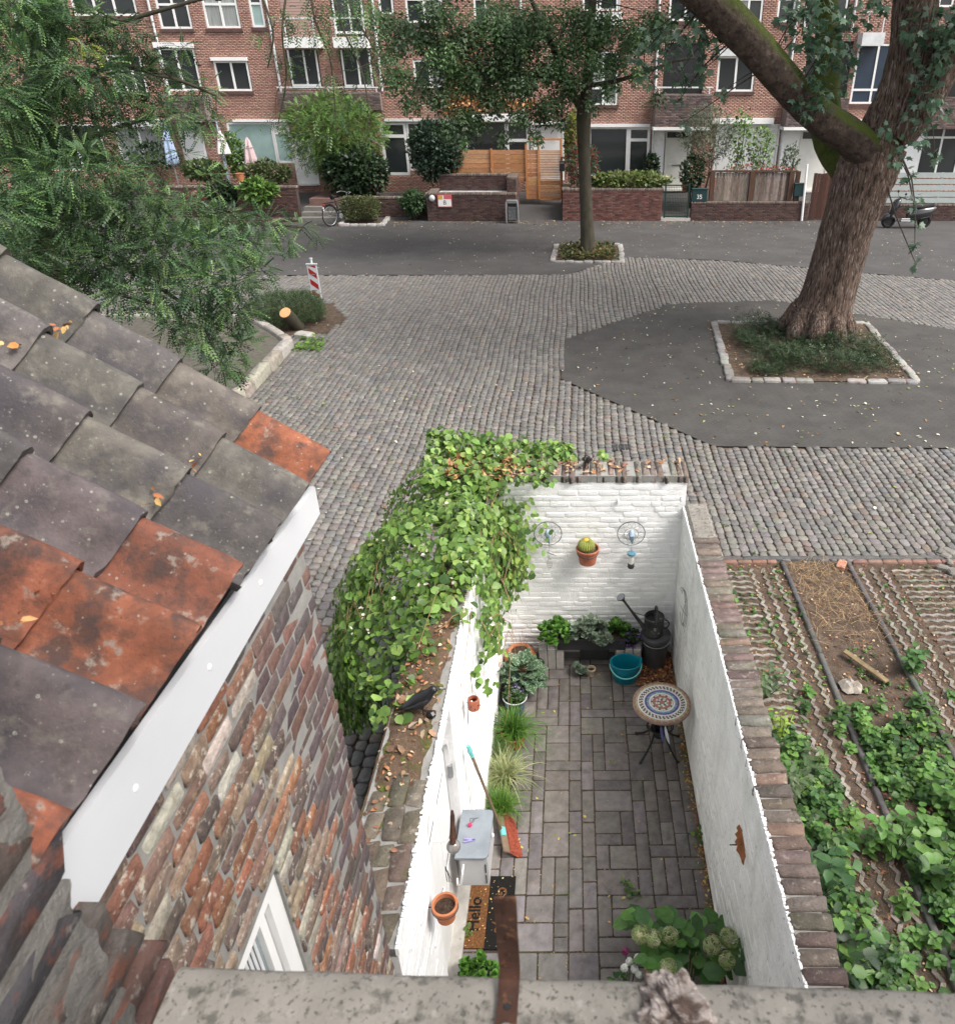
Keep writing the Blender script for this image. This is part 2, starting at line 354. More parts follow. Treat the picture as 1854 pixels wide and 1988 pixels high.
M['leaf'] = mat('leaf_green', src='col', rough=.45, namp=.12, nscale=20, spec=.45, transl=.36)
M['leaf_o'] = mat('large_leaf', src='obj', rough=.42, namp=.22, nscale=28, spec=.45, transl=.28)
M['dry'] = mat('dry_leaf', src='col', rough=.9, namp=.25, nscale=40)
M['terra'] = mat('terracotta', (.44, .16, .075), nscale=12, namp=.2, rough=.8, stains=[('n', (.5, .32, .22), 9, .6, .75, .5)], bump=.2, bscale=70)
M['potsoil'] = mat('potting_soil', (.06, .038, .026), nscale=40, namp=.6, stains=[('n', (.22, .13, .08), 70, .58, .68, .7), ('n', (.4, .36, .3), 90, .68, .74, .8)], bump=1, bscale=90, bdist=.02)
M['turq'] = mat('turquoise_plastic', (.0, .20, .27), rough=.35, nscale=5, namp=.08, spec=.5)
M['turq2'] = mat('pale_turquoise_plastic', (.16, .52, .52), rough=.4, namp=.05)
M['blueglaze'] = mat('blue_glaze', (.055, .10, .16), rough=.3, nscale=15, namp=.4, spec=.6, stains=[('n', (.3, .38, .42), 12, .58, .68, .6)])
M['greyblock'] = mat('concrete_block', (.42, .40, .37), nscale=15, namp=.15, bump=.4, bscale=90, rough=.95)
M['darkplastic'] = mat('dark_plastic', (.035, .035, .038), rough=.5, namp=.1)
M['paver'] = mat('patio_paver', src='obj', nscale=11, namp=.25, rough=.75, stains=[('n', (.20, .185, .17), 30, .60, .72, .35), ('n', (.05, .042, .038), 6, .55, .7, .4)], bump=.35, bscale=80, bdist=.005)
M['pjoint'] = mat('patio_joint', (.05, .04, .032), nscale=30, namp=.5, stains=[('n', (.16, .10, .06), 70, .52, .62, .7), ('n', (.05, .07, .02), 4, .55, .65, .7)])
M['cabinet'] = mat('pale_grey_enamel', (.56, .56, .57), rough=.45, nscale=5, namp=.06)
M['cablid'] = mat('blue_grey_lid', (.22, .25, .28), rough=.4, nscale=6, namp=.15, spec=.5)
M['coir'] = mat('brown_coir', (.17, .075, .028), nscale=60, namp=.5, rough=1, bump=1, bscale=300, bdist=.006)
M['coirblack'] = mat('black_coir', (.012, .011, .010), nscale=60, namp=.5, rough=1, bump=1, bscale=300, bdist=.006)
M['woodgrey'] = mat('grey_wood', (.20, .145, .10), nscale=10, namp=.3, stretch=(1, 1, 1), rough=.85)
M['bristle'] = mat('red_bristle', (.36, .085, .05), nscale=40, namp=.4, rough=.9)
M['obj'] = mat('painted_piece', src='obj', nscale=12, namp=.1, rough=.5)
M['objrough'] = mat('rough_piece', src='obj', nscale=14, namp=.3, rough=.9, bump=.4, bscale=60)
M['larch'] = mat('new_larch_wood', src='obj', nscale=6, namp=.28, stretch=(1, 1, 6), rough=.7, stains=[('n', (.22, .09, .035), 14, .64, .72, .7)])
M['deadwood'] = mat('weathered_fence_wood', src='obj', nscale=8, namp=.4, stretch=(4, 4, .5), rough=.9, stains=[('n', (.48, .45, .42), 6, .62, .68, .8, (5, 5, .5)), ('n', (.06, .07, .03), 3, .58, .7, .6)])
M['darkwood'] = mat('dark_red_fence_wood', src='obj', nscale=8, namp=.3, stretch=(4, 4, .4), rough=.85)
M['greypaint'] = mat('grey_green_paint', (.36, .40, .39), rough=.6, nscale=4, namp=.08)
M['cactus'] = mat('cactus_skin', (.24, .27, .07), nscale=30, namp=.2)
M['spine'] = mat('yellow_spine', (.62, .54, .20), namp=.1)
M['raven'] = mat('black_plastic_bird', (.012, .012, .013), rough=.35, namp=.1, spec=.5)
M['clay'] = mat('red_clay', (.36, .12, .07), nscale=14, namp=.3, rough=.6)
M['wire'] = mat('rusty_wire', (.06, .055, .055), rough=.6, namp=.2)
M['hatblue'] = mat('blue_grey_bird_paint', (.28, .36, .45), nscale=14, namp=.4, rough=.5)
M['rustleaf'] = mat('rust_brown_metal', (.25, .085, .025), nscale=12, namp=.3, rough=.6, stains=[('n', (.42, .2, .1), 9, .55, .7, .5)])
M['concpaver'] = mat('grass_paver_concrete', src='obj', nscale=15, namp=.25, rough=.95, stains=[('n', (.08, .075, .04), 5, .48, .64, .75), ('n', (.085, .058, .04), 24, .52, .66, .8)], bump=.5, bscale=70)
M['red'] = mat('red_reflective', (.33, .02, .018), rough=.45, namp=.05)
M['signwhite'] = mat('grey_white_reflective', (.52, .55, .57), rough=.4, namp=.05)
M['moss'] = mat('moss', (.10, .11, .025), nscale=40, namp=.4, rough=1, stains=[('n', (.16, .13, .06), 20, .5, .65, .6)], bump=1, bscale=150, bdist=.01)
M['hedge'] = mat('hedge_leaf', src='col', rough=.6, namp=.1)
# ================================================================== SETTING
def sheet(name, poly, z, m, kind='structure', z2=None):
    mb = MB(); mb.add([(x, y, z) for x, y in poly], [tuple(range(len(poly)))])
    o = mb.build(name, m); o["kind"] = kind; return o
def inpoly(x, y, poly):
    x = np.asarray(x); y = np.asarray(y); r = np.zeros(x.shape, bool); n = len(poly)
    for i in range(n):
        x0, y0 = poly[i]; x1, y1 = poly[i-1]
        with np.errstate(divide='ignore', invalid='ignore'):
            c = ((y0 > y) != (y1 > y)) & (x < (x1-x0)*(y-y0)/(y1-y0) + x0)
        r ^= c
    return r
def inframe(P, m=60):
    u, v = PJ(P); return (u > -m) & (u < 1854+m) & (v > -m) & (v < 1988+m)
sheet('ground', [(-900, -900), (900, -900), (900, 900), (-900, 900)], -.12, M['ground'])
OCT = [(-.18, 19.3), (-.25, 16.35), (2.62, 12.78), (16, 12.55), (16, 17.2), (10.3, 20.1), (6.1, 23.2), (2.9, 22.75)]
PLN = [(-7.12, 18.6), (-6.98, 15.2), (-9.5, 11.5), (-17, 11.5), (-17, 20.9), (-8.9, 20.75)]
STUMP = [(-8.9, 22.3), (-8.8, 20.6), (-8.05, 19.5), (-6.55, 19.7), (-6.35, 21.2), (-7.2, 22.9)]
SPIT = [(-.71, 28.45), (1.79, 28.35), (1.93, 31.6), (-.64, 31.6)]
BPIT = [(3.55, 16.2), (7.70, 16.1), (8.06, 20.65), (3.88, 20.7)]
ROADEDGE = [(-40, 26.3), (-.2, 26.5), (1.9, 29.3), (5.5, 28.8), (13, 25.5), (30, 22)]
sheet('street_road', ROADEDGE + [(40, 37.6), (-40, 37.6)], -.004, M['asphalt'])
sheet('clinker_circle_road', OCT, -.006, M['circle'])
# the pavement in front of the gardens climbs a little towards the houses
mb = MB(); mb.add([(-40, 37.6, -.004), (40, 37.6, -.004), (40, 39.4, .40), (-40, 39.4, .40), (40, 41.2, .80), (-40, 41.2, .80)], [(0, 1, 2, 3), (3, 2, 4, 5)])
mb.build('front_pavement', M['asphalt'])["kind"] = 'structure'
# ---------------------------------------------------------------- cobbled square
COURT = [(-1.28, -1), (1.44, -1), (1.44, 7.38), (-1.28, 7.38)]
GARD = [(1.40, -1), (9, -1), (9, 9.02), (1.40, 9.02)]
SQ = [(-20, 1.6), (16, 1.6), (16, 24.6), (13, 25.5), (5.5, 28.8), (1.9, 29.3), (-.2, 26.5), (-20, 26.35)]
square = sheet('cobbled_square', SQ, -.045, M['joint'])
xs = []; x = -20.0; CP = []; CSZ = []
while x < 16:
    w = U(.118, .155); y = 1.6 + U(-.2, 0); drift = U(-.01, .01)
    while y < 29.4:
        l = U(.125, .21); CP.append((x+w/2+drift*math.sin(y*.7)+.02*math.sin(y*1.3+x*.8), y+l/2)); CSZ.append((w-.012, l-.013)); y += l
    x += w
CP = np.array(CP); CSZ = np.array(CSZ)
k = inpoly(CP[:, 0], CP[:, 1], SQ)
for poly in (OCT, PLN, STUMP, COURT, GARD): k &= ~inpoly(CP[:, 0], CP[:, 1], poly)
k &= ~((CP[:, 0] < -.88) & (CP[:, 1] < 2.25))
CP = CP[k]; CSZ = CSZ[k]
P3 = np.c_[CP, np.full(len(CP), -.05)]
k = inframe(P3, 130); P3 = P3[k]; CSZ = CSZ[k]
n = len(P3)
P3[:, 2] += RNG.normal(0, .003, n) + .008*np.sin(P3[:, 0]*.9)*np.sin(P3[:, 1]*.7)
S3 = np.c_[CSZ, np.full(n, .045)]
CCOL = mixcols([(.157, .149, .139), (.144, .138, .132), (.167, .156, .142), (.127, .122, .118), (.183, .172, .158), (.168, .138, .12), (.126, .128, .132)], n, .15, .04, [30, 26, 18, 12, 10, 5, 3])
far = np.argsort(np.hypot(P3[:, 0], P3[:, 1]))
u_, v_ = PJ(P3)
vis = (u_ > 5) & (u_ < 1850) & (v_ > 850) & (v_ < 1960) & ~((u_ < 620) & (v_ > 600)) & ~((u_ > 640) & (u_ < 1050) & (v_ > 830)) & ~inpoly(u_, v_, [(930, 890), (1340, 890), (1640, 1920), (740, 1920)])
near = np.array([i for i in far if vis[i]][:296]); rest = np.setdiff1d(np.arange(n), near)
TS, FS = stone_tmpl(.18, .28, .075)
TB, FB = block_tmpl(.25, .06)
rr = RNG.normal(0, .03, n)
dn = P3[rest, 1] < 16
a = rest[dn]; V = inst(TS, P3[a], S3[a], rr[a], .05, 8)
o = link('cobble_field', np_mesh('cobble_field', V, FS, M['cobble_c'], CCOL[a]), square); tag(o, kind='stuff')
a = rest[~dn]; V = inst(TB, P3[a], S3[a], rr[a], .045, 4)
o = link('cobble_field', np_mesh('cobble_field', V, FB, M['cobble_c'], CCOL[a]), square); tag(o, kind='stuff')
def variants(T, F, nm, m, nv=6, jit=.05, nring=8):
    out = []
    for i in range(nv):
        V = inst(T, np.zeros((1, 3)), np.ones((1, 3)), None, jit, nring); out.append(np_mesh(nm, V, F, m))
    return out
def piece(name, me, parent, at, size, rz=0, color=None):
    o = link(name, me, parent, at); o.scale = size; o.rotation_euler = (0, 0, rz) if not isinstance(rz, tuple) else rz
    if color is not None: o.color = (*[float(q) for q in color], 1)
    return o
cobv = variants(TS, FS, 'cobble', M['cobble'], 7, .05)
for i in near: piece('cobble', random.choice(cobv), square, P3[i], S3[i], rr[i], CCOL[i])
# ---------------------------------------------------------------- fallen leaves
def litter(name, P, size, cols, flat=.25, parent=None, tmpl=(LEAF_V, LEAF_F)):
    n = len(P); D = RNG.normal(0, 1, (n, 3)); D[:, 2] *= flat; Nn = np.c_[RNG.normal(0, flat, (n, 2)), np.ones(n)]
    V = leaf_cloud(tmpl[0], np.asarray(P, float), D, Nn, RNG.uniform(*size, n), RNG.uniform(.6, 1.1, n))
    o = link(name, np_mesh(name, V, tmpl[1], M['dry'], mixcols(cols, n, .3)), parent, (0, 0, 0)); o["kind"] = 'stuff'; return o
n = 6500; P = np.c_[RNG.uniform(-12, 14, n), RNG.uniform(9, 37, n), np.full(n, .012)]
k = np.clip(.22 + .55*inpoly(P[:, 0], P[:, 1], OCT) + .3*(P[:, 1] > 27), 0, 1); P = P[RNG.random(n) < k]
litter('fallen_leaves', P, (.03, .085), [(.42, .38, .26), (.30, .22, .12), (.24, .13, .06), (.5, .5, .42), (.2, .24, .08)])
n = 500; P = np.c_[RNG.uniform(-12, 14, n), RNG.normal(36.9, .5, n), np.full(n, .012)]; P = P[P[:, 1] < 37.35]
litter('fallen_leaves', P, (.06, .12), [(.45, .38, .2), (.30, .22, .12), (.3, .15, .06)])
n = 9000; P = np.c_[RNG.uniform(-8, 8, n), RNG.uniform(3.4, 17, n), np.full(n, -.022)]
for poly in (OCT, COURT, GARD): P = P[~inpoly(P[:, 0], P[:, 1], poly)]
litter('joint_litter', P, (.012, .03), [(.34, .15, .06), (.26, .11, .05), (.4, .22, .1), (.1, .16, .04)])
# small weeds in the joints
def weeds(name, P, size, cols, per=7, up=.7, mat_='leaf', spread=1.0, tmpl=(LEAF_V, LEAF_F), wid=(.8, 1.25), parent=None):
    P = np.repeat(np.asarray(P, float), per, 0); n = len(P); s = RNG.uniform(*size, n)
    D = rdir(n); D[:, 2] = np.abs(D[:, 2])*up; P = P + D*s[:, None]*RNG.uniform(0, spread, (n, 1))
    Nn = np.c_[RNG.normal(0, .35, (n, 2)), np.ones(n)]
    V = leaf_cloud(tmpl[0], P, D*np.array([1, 1, .4]), Nn, s, RNG.uniform(*wid, n))
    o = link(name, np_mesh(name, V, tmpl[1], M[mat_], mixcols(cols, n, .3)), parent, (0, 0, 0)); o["kind"] = 'stuff'; return o
WEED = [(.075, .15, .03), (.11, .21, .045), (.05, .11, .03), (.14, .24, .05)]
n = 150; P = np.c_[RNG.uniform(-7, 6, n), RNG.uniform(8, 20, n), np.full(n, -.01)]; P = P[~inpoly(P[:, 0], P[:, 1], OCT) & ~inpoly(P[:, 0], P[:, 1], GARD)]
weeds('joint_weeds', P, (.025, .05), WEED, 5)
# ---------------------------------------------------------------- kerb-edged planting pits
def kerb_run(root, pts, w, h, ln, closed=True, tm=None, gap=(), cols=((.25, .24, .23), (.30, .29, .275), (.20, .19, .18)), z=-.03, name='kerb_stone'):
    vs_ = tm or kerbv; m = len(pts)
    for i in range(m if closed else m-1):
        a = Vector((*pts[i], 0)); b = Vector((*pts[(i+1) % m], 0)); d = b-a; L = d.length; d.normalize(); t = 0
        while t < L-.05:
            l = min(U(*ln), L-t); c = a + d*(t+l/2)
            if not any(g[0] == i and g[1] < t/L < g[2] for g in gap):
                piece(name, random.choice(vs_), root, (c.x+U(-.02, .02), c.y+U(-.02, .02), z), (l-.02, w*U(.85, 1.1), h*U(.9, 1.15)),
                      math.atan2(d.y, d.x)+U(-.05, .05), mixcols(cols, 1, .12)[0])
            t += l
kerbv = variants(*stone_tmpl(.10, .25, .05), 'kerb_stone', M['kerb_o'], 5, .03); kerbl = variants(*stone_tmpl(.03, .15, .03), 'kerb_stone', M['kerb_o'], 5, .012)
pit = thing('kerbed_tree_pit', 'kerbed pit of granite setts holding ground cover around the big leaning tree', 'tree pit', (5.8, 18.4, 0))
mb = MB(); mb.add([(x, y, .012) for x, y in BPIT], [(0, 1, 2, 3)]); mb.build('soil_bed', M['soil'], pit)
kerb_run(pit, BPIT, .19, .085, (.28, .46), gap=((0, .42, .56),))
n = 15000; P = np.c_[RNG.uniform(3.9, 7.8, n), RNG.uniform(16.35, 20.5, n), RNG.uniform(.02, 1, n)]
hh = .22 + .16*np.sin(P[:, 0]*2.1+P[:, 1]) * np.cos(P[:, 1]*1.7)
k = inpoly(P[:, 0], P[:, 1], [(4.15, 16.45), (7.45, 16.5), (7.6, 18.8), (7.0, 19.4), (6.2, 20.3), (4.2, 20.4)]) & (RNG.random(n) < .55+.45*np.sin(P[:, 0]*3.3)*np.sin(P[:, 1]*2.7+1))
P[:, 2] = .03 + P[:, 2]*hh; P = P[k]
tmplP = pinnate(3, .42, .24, .1)
o = weeds('ground_cover', P, (.09, .15), [(.03, .062, .027), (.045, .085, .036), (.06, .10, .034), (.02, .042, .022), (.062, .08, .04)], 1, .9, tmpl=tmplP); o.parent = pit; o.location = -WL[pit.name]
n = 700; P = np.c_[RNG.uniform(3.6, 7.9, n), RNG.uniform(16.0, 20.6, n), np.full(n, .03)]
e = np.minimum.reduce([np.abs(P[:, 0]-3.85), np.abs(P[:, 1]-16.25), np.abs(P[:, 0]-7.8)]); P = P[e < .3]
litter('fallen_leaves', P, (.04, .09), [(.28, .13, .06), (.35, .2, .1), (.42, .36, .24), (.2, .09, .05)])
pit2 = thing('kerbed_tree_pit', 'small kerbed pit of granite setts around the slim street tree', 'tree pit', (.6, 30, 0))
mb = MB(); mb.add([(x, y, .012) for x, y in SPIT], [(0, 1, 2, 3)]); mb.build('soil_bed', M['soil'], pit2)
kerb_run(pit2, SPIT, .2, .085, (.3, .5))
n = 1500; P = np.c_[RNG.uniform(-.4, 1.6, n), RNG.uniform(28.7, 31.3, n), RNG.uniform(.02, .16, n)]
o = weeds('ground_cover', P, (.08, .17), [(.06, .09, .03), (.045, .07, .025), (.12, .11, .04), (.18, .13, .05)], 1, .9); o.parent = pit2; o.location = -WL[pit2.name]
# left kerbed bed with stone coping
bed = thing('kerbed_bed', 'grey paved bed edged by long pale stone kerbs below the feathery tree', 'planter', (-9, 16.5, 0))
mb = MB(); mb.prism([(x, y) for x, y in PLN][::-1], -.1, .16); mb.build('bed_surface', mat('bed_gravel', (.115, .105, .088), nscale=9, namp=.3, bump=.5, bscale=60, stains=[('n', (.09, .10, .05), 1.5, .5, .7, .6)]), bed)
kerb_run(bed, [PLN[5], PLN[0], PLN[1], PLN[2]], .24, .27, (.85, 1.35), closed=False, tm=kerbl, cols=((.33, .30, .265), (.28, .26, .235), (.36, .335, .295)), z=-.05)
kerb_run(bed, [PLN[4], PLN[5]], .24, .27, (.85, 1.35), closed=False, tm=kerbl, cols=((.33, .30, .265), (.28, .26, .235)), z=-.05)
# stump patch
sheet('stump_bed', STUMP, -.02, M['soil'])
st = thing('tree_stump', 'cut pale tree stump leaning out of the low bush beside the striped post', 'tree stump', (-8.25, 21.6, 0))
c = G(553, 606, .55); tp = Vector(c); ax = Vector((-.18, -.62, .72)).normalized()
mb = MB(); mb.tube([tp-ax*.7, tp-ax*.3, tp-ax*.02], [.17, .16, .165], 14); mb.build('trunk', M['bark_s'], st, True)
mb = MB(); mb.tube([tp-ax*.02, tp], [.155, .15], 14); mb.build('cut_face', mat('fresh_cut_wood', (.62, .36, .17), nscale=6, namp=.15), st)
def bush(name, label, cat, c, r, n, size, cols, tmpl=(LEAF_V, LEAF_F), group=None, boxy=2.0, up=.3, shell=.55, wid=(.7, 1.1), trunk=None, kind_mat='leaf', drop=0, stem=True, part='foliage', ids=None):
    t = thing(name, label, cat, (c[0], c[1], c[2]-r[2] if trunk is None else trunk), group)
    d = RNG.uniform(-1, 1, (n*3, 3)); q = (np.abs(d)**boxy).sum(1); d = d[q < 1][:n]; q = (np.abs(d)**boxy).sum(1)
    lump = .82 + .18*np.sin(d[:, 0]*5+c[0])*np.cos(d[:, 1]*4+c[1]) * np.sin(d[:, 2]*4+1)
    d = d*np.where(RNG.random(len(d)) < shell, 1/np.maximum(q, .05)**(1/boxy)*RNG.uniform(.8, 1.02, len(d)), 1)[:, None]*lump[:, None]
    P = np.array(c) + d*np.array(r); m = len(P)
    D = norm(d + rdir(m)*.8 + np.array([0, 0, up - drop])); Nn = norm(d*.6 + np.array([0, 0, .8]) + rdir(m)*.5)
    V = leaf_cloud(tmpl[0], P, D, Nn, RNG.uniform(*size, m), RNG.uniform(*wid, m))
    link(part, np_mesh(part, V, tmpl[1], M[kind_mat], mixcols(cols, m, .28)), t, (0, 0, 0))
    if stem:
        mb = MB(); z0 = trunk if trunk is not None else c[2]-r[2]
        for i in range(5):
            mb.tube([(c[0]+U(-.05, .05), c[1]+U(-.05, .05), z0-.02), (c[0]+U(-.3, .3)*r[0], c[1]+U(-.3, .3)*r[1], (z0+c[2])/2), (c[0]+U(-.7, .7)*r[0], c[1]+U(-.7, .7)*r[1], c[2]+U(-.2, .6)*r[2])], [.025, .018, .008], 5)
        mb.build('stem', M['twig'], t)
    return t
DKG = [(.03, .06, .028), (.045, .085, .035), (.02, .042, .022), (.06, .10, .045)]
bush('low_bush', 'low spreading evergreen bush around the stump and striped post', 'bush', (-7.85, 20.95, .36), (1.25, 1.15, .46), 6200, (.06, .13), [(.065, .115, .045), (.09, .14, .058), (.04, .07, .03), (.11, .15, .07)], tmpl=pinnate(3, .4, .22))
for i, (x, y) in enumerate([(-8.9, 20.5), (-7.9, 19.55), (-7.0, 19.5)]):
    mb = MB(); mb.bevbox((x, y, .03), (.5, .3, .16), .04, rz=.2-.3*i); mb.build('loose_stone', M['greyblock'])
    tag(bpy.data.objects[sorted([o.name for o in bpy.data.objects if o.name.startswith('loose_stone')])[-1]], ['grey boulder at the left corner of the stump bed', 'long flat stone along the near edge of the stump bed', 'darker flat stone right along the near edge of the stump bed'][i], 'stone', 'edging stones of the stump bed')
weeds('weed_tuft', [(G(605, 668, 0).x+U(-.35, .35), G(605, 668, 0).y+U(-.5, .5), .02) for i in range(40)], (.06, .12), [(.13, .26, .05), (.17, .3, .06)], 5)
# drain
dr = thing('drain_grate', 'small dark iron drain grate in the cobbles behind the courtyard wall', 'drain', G(1207, 868))
g = G(1207, 868); mb = MB(); mb.bb(g.x-.2, g.x+.2, g.y-.14, g.y+.14, -.05, -.01); mb.build('frame', M['black'], dr)
for i in range(6):
    mb = MB(); mb.bb(g.x-.17+i*.06, g.x-.135+i*.06, g.y-.12, g.y+.12, -.012, .006); mb.build('bar', M['galv'], dr)

# ================================================================== COURTYARD
XI0, XI1, YB, ZL, ZR, ZBK = -.87, 1.168, 7.0, 2.20, 2.03, 2.38
# paved floor
patio = thing('patio_floor', None, None, (0, 4.5, 0), kind='structure')
mb = MB(); mb.bb(-1.2, 1.4, -.9, 7.2, -.12, -.006); o = mb.build('bedding', M['pjoint'], patio)
pavv = variants(*stone_tmpl(.03, .3, .012), 'paver', M['paver'], 5, .006)
cw = (XI1-XI0)/17; ch = .12; NX, NY = 17, 42; y0 = 1.98
occ = np.zeros((NX, NY), bool); order = [(i, j) for j in range(NY-1, -1, -1) for i in range(NX)]
np_ = 0
for i, j in order:
    if occ[i, j]: continue
    lowy = y0 + j*ch < 3.6 and i < 10; opts = [(2, 1, 2.5), (1, 2, 2), (2, 2, 3), (3, 1, 2), (1, 3, 2), (3, 2, 1.5), (2, 3, 1), (4, 1, .8), (4, 2, .3), (1, 1, .1)] if not lowy else [(3, 2, 3), (2, 3, 2), (4, 2, 3), (3, 1, 1), (5, 2, 1), (2, 2, 1.5)]
    random.shuffle(opts); best = None; opts.sort(key=lambda q: -random.random()**(1/q[2]))
    for w, h, _ in opts:
        if i+w <= NX and j-h+1 >= 0 and not occ[i:i+w, j-h+1:j+1].any(): best = (w, h); break
    if not best: best = (1, 1)
    w, h = best; occ[i:i+w, j-h+1:j+1] = True
    cx = XI0 + (i+w/2)*cw; cy = y0 + (j+1-h/2)*ch
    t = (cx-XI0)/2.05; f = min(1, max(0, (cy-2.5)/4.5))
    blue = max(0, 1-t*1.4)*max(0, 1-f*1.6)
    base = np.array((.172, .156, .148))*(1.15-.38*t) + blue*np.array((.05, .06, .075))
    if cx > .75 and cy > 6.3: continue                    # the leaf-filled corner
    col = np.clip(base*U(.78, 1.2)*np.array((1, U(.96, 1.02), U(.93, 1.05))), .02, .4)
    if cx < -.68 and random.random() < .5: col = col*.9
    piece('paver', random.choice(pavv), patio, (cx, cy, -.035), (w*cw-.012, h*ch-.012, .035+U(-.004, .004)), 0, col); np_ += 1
n = 1500; P = np.c_[RNG.uniform(.72, 1.16, n), RNG.uniform(6.1, 6.98, n), RNG.uniform(0, .03, n)]; P = P[(P[:, 0]-.72)*1.6+(P[:, 1]-6.1) > .35]
litter('corner_leaf_litter', P, (.02, .05), [(.34, .13, .05), (.22, .09, .04), (.40, .2, .09), (.12, .07, .05)])
n = 900; P = np.c_[XI1-np.abs(RNG.normal(0, .03, n))-.005, RNG.uniform(2.2, 6.6, n), np.full(n, .006)]
litter('wall_foot_litter', P, (.012, .035), [(.34, .15, .05), (.45, .33, .1), (.16, .08, .05), (.1, .15, .04)])
n = 900; q = RNG.integers(0, 2, n); P = np.c_[XI0 + RNG.integers(0, 18, n)*cw + RNG.normal(0, .006, n), RNG.uniform(2.2, 6.9, n), np.full(n, .002)]
P2 = np.c_[RNG.uniform(XI0, XI1, n), y0 + RNG.integers(0, 42, n)*ch + RNG.normal(0, .006, n), np.full(n, .002)]
litter('joint_crumbs', np.r_[P, P2], (.006, .016), [(.3, .16, .07), (.2, .13, .08), (.42, .3, .12), (.1, .13, .04)])
n = 60; P = np.c_[RNG.uniform(-.8, 1.1, n), RNG.uniform(2.5, 6.6, n), np.full(n, .01)]
litter('fallen_leaves', P, (.02, .045), [(.5, .42, .1), (.2, .3, .05), (.5, .3, .1)])

def wall_box(root, x0, x1, y0_, y1_, z0, z1, m, name='core'):
    mb = MB(); mb.bb(x0, x1, y0_, y1_, z0, z1); return mb.build(name, m, root)
TBR, FBR = stone_tmpl(.05, .3, .03)
def face_bricks(root, name, plane, a0, a1, z0, z1, off, bl, bh, meshes, cols, nlim, key, m_col, skip=None, depth=.02, jr=.012, hv=.0, amp=.15, proud=(.8, 1.25)):
    """courses of bricks on a vertical face; plane 'x+','x-','y-' gives the outward normal."""
    items = []; z = z0; r = 0
    while z < z1-bh*.5:
        h = min(bh*U(1-hv, 1+hv), z1-z); a = a0 - (U(.3, .6)*bl if r % 2 else U(0, .15)*bl)
        while a < a1-.01:
            l = bl*random.choice((1, 1, 1, .5, .92)); s, e = max(a, a0), min(a+l, a1)
            if e-s > .03 and not (skip and skip((s+e)/2, z+h/2, e-s, h)): items.append(((s+e)/2, z+h/2, e-s-.012, h-.011))
            a += l
        z += h; r += 1
    rotm = {'x+': (math.pi/2, 0, math.pi/2), 'x-': (math.pi/2, 0, -math.pi/2), 'y-': (math.pi/2, 0, 0)}[plane]
    items.sort(key=lambda q: key(q)); n = len(items); cc = mixcols(cols, n, amp)
    R = Matrix.Identity(3)
    from mathutils import Euler
    R = np.array(Euler(rotm).to_matrix())
    def pos(q):
        return (off, q[0], q[1]) if plane[0] == 'x' else (q[0], off, q[1])
    for i, q in enumerate(items[:nlim]):
        piece(name, random.choice(meshes), root, pos(q), (q[2], q[3], depth*U(*proud)), (rotm[0]+U(-jr, jr), rotm[1], rotm[2]+U(-jr, jr)*.5), cc[i])
    rest_ = items[nlim:]
    if rest_:
        P = np.array([pos(q) for q in rest_]); S = np.array([(q[2], q[3], depth*U(*proud)) for q in rest_])
        V = inst(TBR, np.zeros_like(P), S, None, .025, 8) @ R.T + P[:, None]
        o = link(name+'work', np_mesh(name+'work', V, FBR, m_col, cc[nlim:]), root, (0, 0, 0)); o["kind"] = 'stuff'
    return n
wbrick = variants(TBR, FBR, 'painted_brick', M['wpaint'], 6, .03)
wbrick2 = variants(TBR, FBR, 'painted_brick', M['wpaint2'], 6, .03)
copv = variants(*stone_tmpl(.07, .22, .03), 'coping_brick', M['coping'], 6, .045)
CPC = [(.165, .128, .11), (.15, .122, .105), (.18, .122, .098), (.155, .14, .122), (.13, .10, .09)]
# back wall
bw = thing('courtyard_wall', 'white painted brick wall closing the far end of the courtyard', 'wall', (.15, 7.15, 0))
wall_box(bw, -1.24, 1.2, 7.008, 7.36, -.1, ZBK-.075, M['wpaint']); 
face_bricks(bw, 'painted_brick', 'y-', XI0, XI1, .02, ZBK-.085, 7.01, .215, .066, wbrick, [(.8, .8, .8)], 298, lambda q: -q[1], M['wpaint'], depth=.007, proud=(.35, 1.4))
x = -1.24
while x < 1.19:
    w = U(.062, .078); z = ZBK-.085
    piece('coping_brick', random.choice(copv), bw, (x+w/2, 7.17+U(-.01, .01), z-.002), (w-.007, .35+U(-.015, .015), .082+U(-.005, .005)), U(-.02, .02), mixcols(CPC, 1, .2)[0]); x += w
mb = MB(); mb.bb(-1.24, 1.195, 7.0, 7.335, ZBK-.08, ZBK-.009); mb.build('mortar_bed', M['mortar'], bw)
# right wall
rw = thing('courtyard_wall', 'right courtyard wall, white inside, greyed for shade, with a brick on edge coping', 'wall', (1.3, 4, 0))
wall_box(rw, XI1+.008, 1.37, -.5, 7.007, -.1, ZR-.08, M['wpaint2'])
face_bricks(rw, 'painted_brick', 'x-', .6, 7.0, .02, ZR-.07, XI1+.012, .215, .064, wbrick2, [(.7, .7, .68)], 298, lambda q: abs(q[0]-3.6)*.5 - q[1], M['wpaint2'], depth=.007, proud=(.3, 1.4))
y = 2.0-1.2
while y < 6.28:
    w = U(.088, .108)
    sh = .010*math.sin(y*3)
    piece('coping_brick', random.choice(copv), rw, (1.270+.006*y+sh*.6, y+w/2, ZR-.075), (.200+.006*y+U(-.010, .012), w-.013, .083+U(-.008, .008)), U(-.035, .035), mixcols(CPC, 1, .22)[0]); y += w
mb = MB(); mb.bb(XI1+.02, 1.365, -.4, 6.29, ZR-.085, ZR-.010); mb.build('mortar_bed', M['mortar'], rw)
